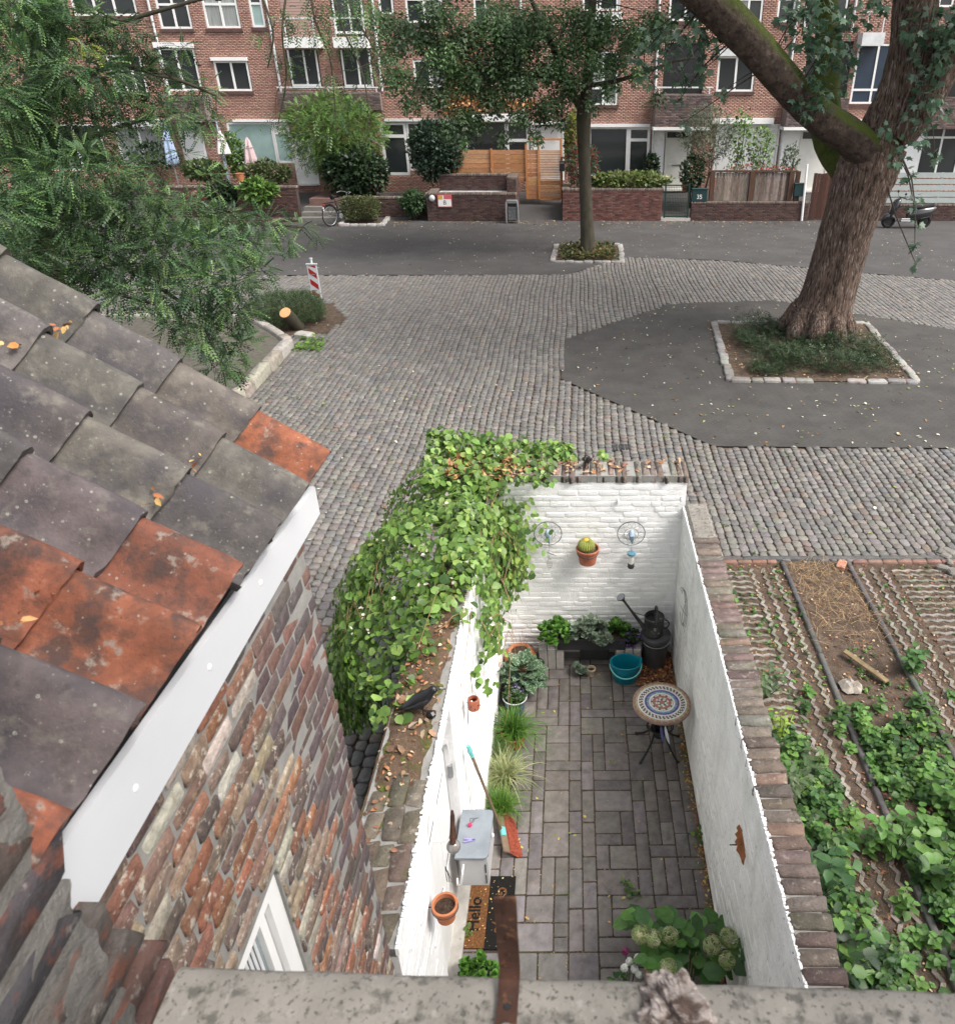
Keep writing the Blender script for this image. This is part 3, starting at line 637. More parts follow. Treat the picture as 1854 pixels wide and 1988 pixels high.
mb = MB(); mb.bevbox((1.305, 6.65, ZR-.03), (.24, .72, .10), .03); mb.build('concrete_cap', M['concrete'], rw)
# ragged white paint edge along the inner top of the right wall
def ragged(root, x, y0_, y1_, z, dirx, m, n=420, w=.014):
    mb = MB()
    ys = np.linspace(y0_, y1_, n)
    for i in range(n-1):
        a = abs(RNG.normal(0, 1))*w*.45*(1+.8*math.sin(ys[i]*2.7))+.003; yy = (ys[i]+ys[i+1])/2
        mb.box((x+dirx*a*.4, yy, z-.03+U(-.006, .012)), (a+.010, (ys[i+1]-ys[i])*U(1.0, 1.6), .05+U(0, .014)), rz=U(-.2, .2), j=.002)
    mb.build('paint_edge', m, root)
ragged(rw, XI1+.004, .7, 6.95, ZR-.002, 1, M['wpaint'], 520, .009)
# left wall with door niche
lw = thing('courtyard_wall', 'left courtyard wall with white door, mossy top and climbing hydrangea', 'wall', (-1.05, 4, 0))
DY0, DY1, DZ = 3.0, 4.0, 1.98
wall_box(lw, -1.25, XI0-.012, DY1, 7.007, -.1, ZL-.06, M['wpaint']); wall_box(lw, -1.25, XI0-.012, 2.19, DY0, -.1, ZL-.06, M['wpaint'])
mb = MB(); mb.bb(-1.25, XI0-.012, DY0, DY1, 2.05, ZL-.06)
mb.build('lintel', M['wpaint'], lw)
wall_box(lw, -1.25, -1.08, DY0, DY1, -.1, 2.05, M['mortar'], 'back_panel')
face_bricks(lw, 'painted_brick', 'x+', 2.19, 7.0, .02, ZL-.05, XI0-.016, .215, .064, wbrick, [(.8, .8, .8)], 298, lambda q: abs(q[0]-2.6)*.5 - q[1], M['wpaint'], depth=.007, proud=(.3, 1.4),
            skip=lambda a, z, l, h: DY0-l/2 < a < DY1+l/2 and z < 2.05)
mb = MB()
mb.bb(-.90, -.80, 4.55, 6.98, 0, .28); mb.build('plinth', M['wpaint'], lw)
# mossy brick top of the left wall: bricks laid along and across, open joints
for r, x in enumerate((-1.17, -1.06, -.955)):
    y = 2.19 + U(0, .02)
    while y < 7.3:
        l = U(.14, .25)
        c = mixcols([(.16, .12, .095), (.125, .105, .08), (.15, .13, .10), (.10, .085, .065)], 1, .2)[0]
        piece('coping_brick', random.choice(copv), lw, (x+U(-.012, .012), y+l/2, ZL-.075), (.105+U(-.008, .008), l-.014, .070+U(-.010, .006) - (.022 if y > 3.2 else 0)), U(-.06, .06), c); y += l
mb = MB(); mb.bb(-1.245, XI0-.02, 2.19, 7.0, ZL-.085, ZL-.018); mb.build('mortar_bed', M['mortar'], lw)
ragged(lw, XI0-.012, 2.19, 7.0, ZL-.004, -1, M['wpaint'], 520, .010)
# earth and moss lying over the far part of the wall top
nx, ny = 14, 130; P = []
for i in range(nx):
    for j in range(ny):
        x = -1.262+.34*i/(nx-1); y = 2.75+4.5*j/(ny-1); ed = min(i, nx-1-i)/3
        h = -.03 + .036*min(1, ed)*min(1, max(0, (y-2.85)/.7)) + .010*math.sin(x*31+y*5)*math.sin(y*11) + U(-.004, .004); P.append((x, y, ZL+h))
mb = MB(); mb.add(P, [(i*ny+j, (i+1)*ny+j, (i+1)*ny+j+1, i*ny+j+1) for i in range(nx-1) for j in range(ny-1)])
mb.build('earth_layer', mat('wall_top_earth', (.115, .075, .05), nscale=9, namp=.35, rough=1, stains=[('n', (.085, .085, .028), 5, .50, .60, .9), ('n', (.20, .13, .085), 35, .55, .66, .7), ('n', (.05, .035, .025), 18, .56, .68, .6)], bump=1, bscale=70, bdist=.015), lw, True)
n = 60
mb = MB()
for i in range(60):
    y = U(2.9, 5.2); x = U(-1.22, -.93); r = U(.02, .055)
    if y < 3.3 and random.random() < .6: continue
    mb.ball((x, y, ZL-.008), r, 8, 6, 1, U(.8, 1.6), U(.10, .2))
mb.build('moss_cushion', M['moss'], lw, True)
n = 1500; P = np.c_[RNG.uniform(-1.24, -.92, n), RNG.uniform(2.6, 6.0, n), RNG.uniform(ZL, ZL+.025, n)]
k = RNG.random(n) < np.clip((P[:, 1]-2.8)/1.6, .05, 1)*np.clip((-.86-P[:, 0])*4, .2, 1); P = P[k]
litter('wall_top_litter', P, (.015, .045), [(.30, .13, .06), (.36, .2, .1), (.2, .1, .06), (.42, .33, .22)], .5)
P = np.array([[U(-1.2, -.95), U(3.2, 4.0), ZL+.02] for i in range(22)]); litter('wall_top_litter', P, (.04, .085), [(.26, .17, .11), (.22, .14, .09), (.32, .25, .18)], .6)
P = np.c_[RNG.uniform(-1.0, 1.15, 500), RNG.uniform(7.03, 7.33, 500), RNG.uniform(ZBK, ZBK+.02, 500)]
P = P[RNG.random(500) < np.clip(.9-(P[:, 0]+1)*.4, .12, 1)]; litter('wall_top_litter', P, (.03, .07), [(.30, .13, .06), (.40, .24, .13), (.2, .1, .06), (.45, .33, .2)], .5)
# white door in the left wall
dr = thing('courtyard_door', 'white arched door set into the left courtyard wall', 'door', (-.98, 3.5, 0))
ym, hw = (DY0+DY1)/2, (DY1-DY0)/2
mb = MB(); arch = [(DY0+.02, 0)] + [(ym - (hw-.02)*math.cos(math.pi*i/16), 1.62+.36*math.sin(math.pi*i/16)) for i in range(17)] + [(DY1-.02, 0)]
mb.add([(-1.0, y, z) for y, z in arch] + [(-.955, y, z) for y, z in arch], [tuple(range(len(arch)-1, -1, -1)), tuple(range(len(arch), 2*len(arch)))] + [(i, (i+1) % len(arch), len(arch)+(i+1) % len(arch), len(arch)+i) for i in range(len(arch))])
mb.build('door_leaf', M['white'], dr)
mb = MB(); mb.tube([(-.945, y, z) for y, z in arch], .035, 6); mb.build('door_frame', M['cabinet'], dr)
for y0_, y1_ in ((DY0+.14, ym-.05), (ym+.05, DY1-.14)):
    for z0, z1 in ((.15, .8), (.95, 1.55)):
        mb = MB(); mb.bevbox((-.955, (y0_+y1_)/2, (z0+z1)/2), (.03, y1_-y0_, z1-z0), .01); mb.build('door_panel', M['white'], dr)
for z in (.5, 1.45):
    mb = MB(); mb.bb(-.93, -.90, DY1-.06, DY1-.03, z-.06, z+.06); mb.build('hinge', M['steel'], dr)
mb = MB(); mb.bb(-.955, -.86, DY0, DY1, -.01, .05); mb.build('door_sill', M['greyblock'], dr)
# ================================================================== NEIGHBOUR HOUSE
XW = -.90; YC = 2.173
nh = thing('neighbour_house', 'old brick house at the left with lichened pantile roof and white eaves board', 'house', (-2.0, 1, 0))
WY0, WY1, WZ0, WZ1 = .74, 1.466, 3.0, 3.878
mb = MB()
mb.bb(-3.5, XW-.014, -1.0, WY0, -.1, 4.74); mb.bb(-3.5, XW-.014, WY1, YC-.014, -.1, 4.74)
mb.bb(-3.5, XW-.014, WY0, WY1, -.1, WZ0); mb.bb(-3.5, XW-.014, WY0, WY1, WZ1, 4.74)
mb.build('wall', M['mortar'], nh)
obv = variants(*stone_tmpl(.09, .22, .035), 'brick', M['oldbrick'], 10, .045)
dbv = variants(*stone_tmpl(.05, .15, .02), 'brick', M['darkbrick'], 8, .022)
OLDC = [(.25, .16, .125), (.27, .135, .095), (.20, .145, .12), (.34, .26, .19), (.15, .11, .10), (.29, .21, .165), (.31, .14, .085)]
DRKC = [(.115, .082, .08), (.14, .088, .078), (.10, .08, .085), (.17, .095, .075), (.125, .10, .095)]
items = []
z = 4.725; r = 0
while z > 1.6:
    h = U(.060, .068); y = YC - U(0, .015) - (.07 if r % 2 else 0)
    e = y
    if r % 2: items.append((YC-.035+.005, z-h/2, .07, h))
    else: pass
    while e > .3:
        old = e < 1.67 + .03*math.sin(z*13) + .21*(4.71-z)
        l = U(.12, .20) if old else U(.13, .17)
        a = e-l; c = (a+e)/2
        a2, e2 = a, e
        if WZ0-h*.4 < z-h/2 < WZ1+h*.3:
            if a < WY1 < e: a2 = WY1
            elif a < WY0 < e: e2 = WY0
            elif WY0 <= a and e <= WY1: a2 = e2
        if e2-a2 > .03: items.append(((a2+e2)/2, z-h/2, e2-a2, h))
        e = a
    z -= h; r += 1
rX = (math.pi/2, 0, math.pi/2)
from mathutils import Euler
RX = np.array(Euler(rX).to_matrix())
itm = []
for c, z, l, h in items:
    u, v = PJ(np.array([XW, c, z])); itm.append((c, z, l, h, (-20 < u < 780 and 900 < v < 1900), -z - .2*(2-c)))
itm.sort(key=lambda q: (not q[4], q[5]))
lime_c = mixcols([(.48, .44, .38)], 400, .2)
rest_ = []
for i, (c, z, l, h, vis_, _) in enumerate(itm):
    old = c < 1.67 + .03*math.sin(z*13) + .21*(4.71-z) - .1
    m_ = .016 if old else .0075
    col = mixcols(OLDC, 1, .22)[0] if old else mixcols(DRKC, 1, .2)[0]
    if old and random.random() < .10: col = lime_c[i % 400]
    if i < 296: piece('brick', random.choice(obv if old else dbv), nh, (XW-.0295+U(-.001, .002), c, z), (l-m_*U(.7, 1.4), h-m_*U(.6, 1.2), (.021 if old else .0165)*U(.9, 1.2)), (rX[0]+U(-.06, .06), 0, rX[2]+U(-.03, .03)), col)
    else: rest_.append((c, z, l-m_, h-m_, col))
if rest_:
    P = np.array([(XW-.027, q[0], q[1]) for q in rest_]); S = np.array([(q[2], q[3], .019) for q in rest_])
    m2 = mat('weathered_brick_field', src='col', nscale=22, namp=.35, rough=.92, stains=[('n', (.55, .5, .42), 26, .58, .68, .8)], bump=.8, bscale=60)
    V = inst(*[stone_tmpl(.08, .2, .03)[0]], np.zeros_like(P), S, None, .04, 8) @ RX.T + P[:, None]
    o = link('brickwork', np_mesh('brickwork', V, FS, m2, np.array([q[4] for q in rest_])), nh, (0, 0, 0)); o["kind"] = 'stuff'
# window
wf = MB(); d = XW-.045
for y0_, y1_, z0, z1 in ((WY1-.07, WY1, WZ0, WZ1), (WY0, WY0+.07, WZ0, WZ1), (WY0+.07, WY1-.07, WZ1-.065, WZ1), (WY0+.07, WY1-.07, WZ0, WZ0+.065)): wf.bb(d-.03, d+.02, y0_, y1_, z0, z1)
win = wf.build('window', M['white'], nh)
wf = MB()
for y0_, y1_, z0, z1 in ((WY1-.11, WY1-.073, WZ0+.065, WZ1-.065), (WY0+.073, WY0+.11, WZ0+.065, WZ1-.065), (WY0+.11, WY1-.11, WZ1-.11, WZ1-.068), (WY0+.11, WY1-.11, WZ0+.068, WZ0+.11)): wf.bb(d-.03, d-.003, y0_, y1_, z0, z1)
wf.build('window_sash', M['white'], win)
mb = MB(); mb.bb(d-.028, d-.022, WY0+.11, WY1-.11, WZ0+.11, WZ1-.11); mb.build('pane', mat('shaded_window_pane', (.22, .26, .28), rough=.1, nscale=2, namp=.2, spec=.6), win)
for i in range(22):
    mb = MB(); mb.box((d-.016, WY0+.125+i*.0218, (WZ0+WZ1)/2), (.003, .019, WZ1-WZ0-.23), rz=.25); mb.build('blind_slat', M['zinc'], win)
# eaves board
EB0, EB1 = 4.668, 4.815
mb = MB(); P = [(x, y, z) for y, zt_ in ((.2, 4.875), (2.285, 4.775)) for x in (XW+.002, XW+.021) for z in (EB0, zt_)]
mb.add(P, [(0, 1, 3, 2), (4, 6, 7, 5), (0, 4, 5, 1), (2, 3, 7, 6), (1, 5, 7, 3), (0, 2, 6, 4)])
fb = mb.build('eaves_board', mat('white_eaves_board', (.58, .595, .62), rough=.28, nscale=3, namp=.03, spec=.5), nh)
for y in (.76, 1.04, 1.40, 1.75):
    mb = MB(); mb.ball((XW+.021, y, EB0+.085), .009, 10, 6, .5, 1, 1); mb.build('screw_cap', M['white'], fb, True)
# pantiles
SL = math.radians(38); UPV = np.array([-math.cos(SL), 0, math.sin(SL)]); NRM = np.array([math.sin(SL), 0, math.cos(SL)])
tp = [0, .08, .16, .28, .40, .49, .56, .63, .70, .77, .84, .91, .97, 1.03, 1.07]
hp = [.002, -.012, -.022, -.028, -.027, -.021, -.010, .008, .026, .040, .049, .052, .047, .033, .014]
TW, TL, TP = .2475, .302, .2636
def tile_mesh(seed):
    rg = np.random.default_rng(seed); ns = 7; nt = len(tp); V = []
    for lay in (0, 1):
        for i in range(ns):
            s = TL*i/(ns-1)
            for t, h in zip(tp, hp):
                e = rg.normal(0, .0009)
                q = UPV*(s + (rg.normal(0, .002) if i == 0 else 0)) + np.array([0, 1, 0])*(t*TW) + NRM*(1.5*h + .030*(1-s/TL) - lay*.019 + e)
                if i == 0: q = q - NRM*.004
                V.append(q)
    F = []; k = ns*nt
    for lay in (0, 1):
        for i in range(ns-1):
            for j in range(nt-1):
                a = lay*k+i*nt+j; f = (a, a+1, a+nt+1, a+nt); F.append(f if lay else f[::-1])
    for j in range(nt-1):
        F.append((j, j+1, k+j+1, k+j)); b = (ns-1)*nt; F.append((b+j+1, b+j, k+b+j, k+b+j+1))
    for i in range(ns-1):
        F.append((i*nt+nt, i*nt, k+i*nt, k+i*nt+nt)); a = i*nt+nt-1; F.append((a, a+nt, k+a+nt, k+a))
    return V, F
tmg, tmr = [], []
for i in range(5):
    V, F = tile_mesh(i)
    for lst, m_ in ((tmg, 'tile_g'), (tmr, 'tile_r')):
        me = bpy.data.meshes.new('roof_tile'); me.from_pydata([tuple(p) for p in V], [], F); me.materials.append(M[m_]); smooth_ang(me, 50); me.update(); lst.append(me)
RED = {(0, 0), (3, 0), (4, 0), (4, 1), (6, 0)}
EX, EZ = -.864, 4.815
for cidx in range(8):
    for rw_ in range(8):
        y = 2.305 - (cidx+1)*TW + U(-.006, .006)
        b = np.array([EX, y, EZ + .052*(2.3-y)]) + UPV*(rw_*TP + U(-.009, .009))
        red = (cidx, rw_) in RED
        o = link('roof_tile', random.choice(tmr if red else tmg), nh, tuple(b)); o.rotation_euler = (U(-.012, .012), U(-.012, .012), U(-.015, .015))
        c = mixcols([(.22, .078, .046)] if red else [(.088, .082, .080), (.10, .09, .084), (.072, .068, .07), (.112, .103, .094)], 1, .15)[0]
        if (cidx, rw_) == (3, 0): c = np.array((.19, .072, .046))
        o.color = (*[float(q) for q in c], 1)
mb = MB()
P = [np.array([EX, y, EZ]) + UPV*s - NRM*.06 for y, s in ((.2, .03), (2.25, .03), (2.25, 3), (.2, 3))]
mb.add(P, [(0, 1, 2, 3)]); mb.build('roof_boarding', M['darkplastic'], nh)
# dry leaves caught under tile edges
pts = []
for cidx, rw_, n in ((0, 3, 9), (1, 3, 6), (1, 1, 8), (2, 1, 9), (0, 4, 4), (4, 1, 9)):
    for i in range(n):
        b = np.array([EX, 2.305-(cidx+1)*TW+U(.02, .2), EZ+.06+.052*(cidx+1)*TW]) + UPV*(rw_*TP - U(.0, .03)) + NRM*U(.0, .012); pts.append(b)
litter('caught_leaves', pts, (.012, .03), [(.40, .17, .05), (.3, .12, .05), (.5, .3, .12)], .7)
# ================================================================== OUR SILL, BRACKET, DRIFTWOOD, BRICK PIER
sl = thing('window_parapet', 'lichen spotted concrete sill running along the bottom of the view', 'sill', (0.5, .4, 4.8))
mb = MB()
nx, ny = 60, 9; P = []
for i in range(nx+1):
    x = -.575 + 3.0*i/nx; yf = .632 - .032*(x+.6)
    for j in range(ny):
        a = [(-.5, -.1), (-.5, 0), (-.2, 0), (-.1, 0), (-.03, -.001), (-.012, -.004), (-.004, -.012), (0, -.03), (0, -.1)][j]
        P.append((x, yf+a[0]+.0012*math.sin(x*31+j)+U(-.0006, .0006), 4.872+a[1]+.001*math.sin(x*17)*math.cos(x*5)))
mb.add(P, [(i*ny+j, i*ny+j+1, (i+1)*ny+j+1, (i+1)*ny+j) for i in range(nx) for j in range(ny-1)] + [tuple(range(ny-1, -1, -1)), tuple(range(nx*ny, nx*ny+ny))])
mb.build('coping', M['concrete'], sl, True)
mb = MB(); mb.bb(-.7, 2.3, .2, .52, -.1, 4.771); mb.bb(1.35, 9, .05, .40, -.1, 7.6); mb.bb(-1.31, 1.349, .05, .40, 7.2, 7.6); mb.bb(-1.31, 1.349, .05, .13, -.1, 4.6)
mb.build('wall', M['darkbrick'], sl)
# rusted strap
br = thing('iron_bracket', 'rusted flat iron strap bolted on the sill and standing up in front of the patio', 'bracket', (-.1, .58, 4.875))
xb, xm, xt = G(984, 1975, 4.8765).x, G(990, 1885, 4.88).x, FY(981, 1756, .609).x
path = [(xb-.002, .47, 4.8765), (xb-.001, .53, 4.8765), (xb*.5+xm*.5, .575, 4.8775), (xm, .598, 4.884), (xm+.001, .606, 4.90), (xm*.8+xt*.2, .609, 4.93), (xm*.5+xt*.5, .609, 4.98), (xm*.2+xt*.8, .609, 5.02), (xt, .609, 5.058)]
mb = MB(); w = .0148; th = .0035; P = []
for i, p in enumerate(path):
    a = Vector(path[max(i-1, 0)]); b = Vector(path[min(i+1, len(path)-1)]); t = (b-a).normalized(); n = t.cross(Vector((1, 0, 0))).normalized()*-1
    if i < 2: n = Vector((0, 0, 1))
    ww = w*(1.02 if i % 2 else .98)
    for sx, sn in ((-1, 1), (1, 1), (1, -1), (-1, -1)): P.append(Vector(p) + Vector((sx*ww, 0, 0)) + n*th*sn*.5)
m_ = len(path)
mb.add(P, [(i*4+k, i*4+(k+1) % 4, i*4+4+(k+1) % 4, i*4+4+k) for i in range(m_-1) for k in range(4)] + [(3, 2, 1, 0), (m_*4-4, m_*4-3, m_*4-2, m_*4-1)])
mb.build('strap', M['rust'], br)
mb = MB(); mb.lathe([(.0045, 0), (.0045, .0012)], (xb*.5+xm*.5, .563, 4.8795), 14, cap1=True); mb.build('bolt_hole', M['black'], br)
mb = MB(); mb.lathe([(.014, 0), (.0135, .004), (.009, .006)], (xb, .528, 4.878), 14, cap1=True); mb.lathe([(.006, .006), (.006, .0095)], (xb, .528, 4.878), 6, cap1=True); mb.build('bolt', M['steel'], br)
for z in (4.93, 4.97, 5.025):
    mb = MB(); mb.ball((xt-.001, .6065, z), .0035, 8, 5, 1, .4, 1); mb.build('rivet', M['rust'], br)
# driftwood lump
from mathutils import noise as MN
dw = MB(); c = Vector((.150, .552, 4.872)); n1, n2 = 120, 80; P = []
Rz = Matrix.Rotation(.5, 3, 'Z')
for i in range(n2+1):
    th_ = math.pi*i/n2
    for k in range(n1):
        a = 2*math.pi*k/n1; d = Vector((math.sin(th_)*math.cos(a), math.sin(th_)*math.sin(a), math.cos(th_)))
        f = 1 + .30*MN.noise(d*1.7+Vector((3, 1, 0))) + .22*MN.noise(Vector((d.x*6.0, d.y*1.6, d.z*5))+Vector((9, 2, 4))) + .13*MN.noise(Vector((d.x*16, d.y*4, d.z*13))) + .05*MN.noise(d*34)
        P.append((d.x*.040*f, d.y*.062*f, max(-.05, d.z)*.030*f))
dw.add([c + Rz @ Vector(p) for p in P], [(i*n1+k, i*n1+(k+1) % n1, (i+1)*n1+(k+1) % n1, (i+1)*n1+k) for i in range(n2) for k in range(n1)])
o = dw.build('driftwood', M['driftwood'], None, True, 60); tag(o, 'gnarled pale lump of driftwood lying on the concrete sill', 'driftwood')
mb = MB(); P = []
for i in range(9):
    for k in range(12):
        t_ = math.pi*i/8; a = 2*math.pi*k/12; r_ = 1+.3*math.sin(3*a+i)+U(-.1, .1); P.append((.108+.016*math.sin(t_)*math.cos(a)*r_, .552+.013*math.sin(t_)*math.sin(a)*r_, 4.880-.010*math.cos(t_)*r_))
mb.add(P, [(i*12+k, i*12+(k+1) % 12, i*12+12+(k+1) % 12, i*12+12+k) for i in range(8) for k in range(12)])
tag(mb.build('bark_fragment', M['driftwood'], None, True, 60), 'small brown bark crumb beside the driftwood lump on the sill', 'bark')
# pier of rough bricks
pr = thing('brick_pier', 'out of focus broken brick pier with smeared mortar at the lower left corner', 'pier', (-1.0, .3, 4.5))
prm = MB(); prm.bb(-1.3, -.832, -.6, .755, 3.6, 5.9); prm.build('mortar_core', mat('pale_mortar', (.20, .19, .175), nscale=14, namp=.3, bump=1, bscale=60, bdist=.02, rough=.95, stains=[('n', (.12, .10, .09), 12, .55, .7, .7)]), pr)
pbv = variants(*stone_tmpl(.06, .10, .02), 'brick', mat('dark_broken_brick', src='obj', nscale=12, namp=.35, rough=.9, stains=[('n', (.19, .07, .045), 15, .54, .64, .8), ('n', (.33, .31, .28), 22, .60, .70, .7), ('n', (.04, .035, .035), 10, .52, .66, .7)], bump=1, bscale=50, bdist=.012), 8, .06)
z = 3.9; r = 0
while z < 5.8:
    h = U(.10, .118); e = .78 - (0.0 if r % 2 else .012) + U(-.012, .012) + max(0, 4.75-z)*.35
    y = e
    while y > -.3:
        l = U(.20, .32); piece('brick', random.choice(pbv), pr, (-.885+U(-.003, .003), y-l/2, z+h/2), (l-.03, h-.034, .055*U(.97, 1.06)), (rX[0]+U(-.03, .03), U(-.05, .05), rX[2]+U(-.02, .02)), mixcols([(.085, .075, .07), (.10, .08, .072), (.12, .07, .058), (.075, .07, .075)], 1, .2)[0]); y -= l
    z += h; r += 1

# mortar smeared unevenly over the pier face, so the bricks only show through in patches
ny, nz = 90, 150; P = []
for i in range(ny):
    for j in range(nz):
        y, z = -.2+.965*i/(ny-1), 4.05+1.6*j/(nz-1)
        f = MN.noise(Vector((y*7, z*15, 1.3)))*.55 + MN.noise(Vector((y*19, z*30, 5)))*.35 + MN.noise(Vector((y*60, z*70, 9)))*.18
        P.append((-.8315 + .012*f, y + .010*MN.noise(Vector((z*22, 3, 0)))*(i/(ny-1))**6*3, z))
mb = MB(); mb.add(P, [(i*nz+j, (i+1)*nz+j, (i+1)*nz+j+1, i*nz+j+1) for i in range(ny-1) for j in range(nz-1)])
mb.build('mortar_smear', bpy.data.materials['pale_mortar'], pr, True)
# ================================================================== THINGS IN THE COURTYARD
# --- mosaic bistro table
tb = thing('bistro_table', 'round mosaic topped bistro table with black iron legs beside the right wall', 'table', (.868, 5.422, 0))
cx, cy, tz = .868, 5.422, .72
mb = MB(); mb.lathe([(.275, tz-.03), (.283, tz-.022), (.283, tz-.004), (.278, tz)], (cx, cy, 0), 56, cap1=True); mb.build('table_top', mat('mosaic_rim', (.25, .17, .13), nscale=10, namp=.25, rough=.5), tb)
mo = MB()
def ring(r0, r1, n, cols, gap=.0022, off=0.0, h=.0025):
    for i in range(n):
        a0 = 2*math.pi*(i+off)/n; a1 = 2*math.pi*(i+1+off)/n; g0, g1 = gap/r0/2, gap/r1/2; ra, rb = r0+gap/2, r1-gap/2
        c = cols[i % len(cols)]; mo.col = tuple(max(.01, q*U(.85, 1.12)) for q in c)
        P = []
        for z in (tz-.002, tz+h): P += [(cx+ra*math.cos(a0+g0), cy+ra*math.sin(a0+g0), z), (cx+rb*math.cos(a0+g1), cy+rb*math.sin(a0+g1), z), (cx+rb*math.cos(a1-g1), cy+rb*math.sin(a1-g1), z), (cx+ra*math.cos(a1-g0), cy+ra*math.sin(a1-g0), z)]
        mo.add(P, [(7, 6, 5, 4), (0, 1, 5, 4), (1, 2, 6, 5), (2, 3, 7, 6), (3, 0, 4, 7)])
WH, GRN, OCH, BRN = (.68, .67, .62), (.045, .07, .05), (.40, .30, .14), (.24, .12, .08)
ring(.258, .275, 84, [BRN, (.30, .20, .17), (.27, .15, .1)]); ring(.241, .257, 80, [OCH, (.46, .36, .2), (.36, .26, .12)])
for q, (r0, r1) in enumerate(((.222, .239), (.204, .221), (.186, .203), (.168, .185))):
    ring(r0, r1, 72, [WH, GRN] if q in (1, 2) else [WH, WH, WH], off=.5*(q % 2), gap=.004 if q in (1, 2) else .002)
ring(.149, .166, 52, [(.075, .055, .30), (.10, .07, .36), (.05, .045, .22)]); ring(.130, .147, 46, [(.12, .33, .44), (.18, .40, .5), (.10, .25, .36)])
ring(.108, .128, 40, [WH]); ring(.090, .106, 28, [WH, GRN, WH], gap=.004); ring(.068, .088, 22, [(.40, .15, .10), (.36, .13, .09)]); ring(.048, .066, 16, [WH, (.42, .18, .12)]); ring(.026, .046, 10, [(.05, .14, .09), WH]); ring(.004, .024, 6, [(.40, .16, .11)])
mo.col = (1, 1, 1); mo.build('mosaic', mat('glazed_tesserae', src='col', rough=.28, namp=.08, nscale=60, spec=.55), tb)
mb = MB(); mb.lathe([(.2, tz-.012), (.2, tz-.0015)], (cx, cy, 0), 32); mb.build('grout_bed', M['greyblock'], tb)
for fx, fy in ((.682, 5.306), (1.056, 5.315), (.672, 5.70), (1.10, 5.66)):
    d = Vector((fx-cx, fy-cy, 0)); mb = MB()
    pts = [Vector((cx, cy, 0)) + d*k + Vector((0, 0, z)) for k, z in ((.85, tz-.035), (.62, .60), (.36, .46), (.30, .36), (.40, .24), (.66, .12), (.92, .035), (1.04, .012))]
    mb.tube(pts, .0105, 8); mb.ball((fx, fy, .014), .018, 8, 6, 1, 1, .7); mb.build('leg', M['black'], tb, True)
mb = MB(); mb.tube([(cx+.13*math.cos(a), cy+.10*math.sin(a), .40) for a in np.linspace(0, 2*math.pi, 24)[:-1]], .008, 6, closed=True); mb.lathe([(.06, .26), (.085, .33), (.08, .335)], (cx, cy+.02, 0), 14); mb.build('leg_ring', M['black'], tb, True)
orn = thing('hanging_ornament', 'blue and white painted leaf ornament hanging under the mosaic table', 'ornament', (.86, 5.16, .5))
for k, (dx, c) in enumerate(((-.02, (.08, .09, .22)), (.02, (.62, .64, .68)))):
    mb = MB(); P = [(cx+dx-.012+.03*s+.02*s*s*k, 5.17-.03*s, .66-.20*s) for s in np.linspace(0, 1, 7)]; mb.tube(P, [.004, .012, .016, .017, .015, .010, .003], 6); mb.build('ornament_blade', M['obj'], orn, True, color=c)
mb = MB(); mb.tube([(cx-.012, 5.17, .66), (cx+.0, 5.19, .70)], .002, 5); mb.build('hanging_wire', M['wire'], orn)
# --- turquoise bucket
bk = thing('bucket', 'turquoise plastic mop bucket standing on the pavers before the planter', 'bucket', (.60, 6.53, 0))
def oval(r, z, lip=0):
    return [(.60 + r*math.cos(a)*(1 + .0), 6.53 + r*.80*math.sin(a) - (lip*max(0, math.cos(a+.25))**14*0), z) for a in np.linspace(0, 2*math.pi, 41)[:-1]]
mb = MB(); rows = []
for r, z in ((.118, .0), (.124, .006), (.160, .235), (.160, .25), (.170, .252), (.172, .262), (.166, .266), (.155, .262), (.153, .24), (.118, .012)):
    P = []
    for a in np.linspace(0, 2*math.pi, 41)[:-1]:
        k = 1 + (.10*math.exp(-((a-.3)/.16)**2) if z > .22 else .0) + .04*abs(math.cos(a))**3
        P.append((.60+r*k*math.cos(a), 6.53+r*.82*k*math.sin(a), z + (.012*math.exp(-((a-.3)/.2)**2) if z > .22 else 0)))
    rows.append(P)
mb.add([p for R_ in rows for p in R_], [(i*40+k, i*40+(k+1) % 40, i*40+40+(k+1) % 40, i*40+40+k) for i in range(len(rows)-1) for k in range(40)] + [tuple(range(39, -1, -1)), tuple(range(360, 400))])
mb.build('bucket_body', M['turq'], bk, True)
mb = MB(); mb.tube([(.60+.178*math.cos(a), 6.53-.145*math.sin(a)*1.12-.012, .245-.085*math.sin(a)) for a in np.linspace(.02, math.pi-.02, 20)], .0075, 8); mb.build('handle', M['turq2'], bk, True)
# --- zinc bin and watering can
bn = thing('zinc_bin', 'dull zinc lidded bin in the far right corner under the watering can', 'bin', (.955, 6.81, 0))
mb = MB(); mb.lathe([(.130, 0), (.133, .01), (.133, .03), (.158, .40), (.163, .41), (.158, .42)], (.955, 6.81, 0), 36); mb.build('bin_body', M['galv2'], bn, True)
mb = MB(); mb.lathe([(.172, .395), (.174, .43), (.168, .44), (.06, .475), (.0, .48)], (.955, 6.81, 0), 36, cap0=False); mb.build('lid', M['galv2'], bn, True)
mb = MB(); mb.tube([(.955+.17*math.cos(a), 6.81-.175*abs(math.sin(a))**.7, .43-.07*math.sin(a)) for a in np.linspace(.1, 2.6, 16)], .004, 6); mb.build('handle', M['steel'], bn, True)
wc = thing('watering_can', 'old tarnished zinc watering can with long spout standing on the bin', 'watering can', (.925, 6.79, .48))
ox, oy, oz = .925, 6.79, .482
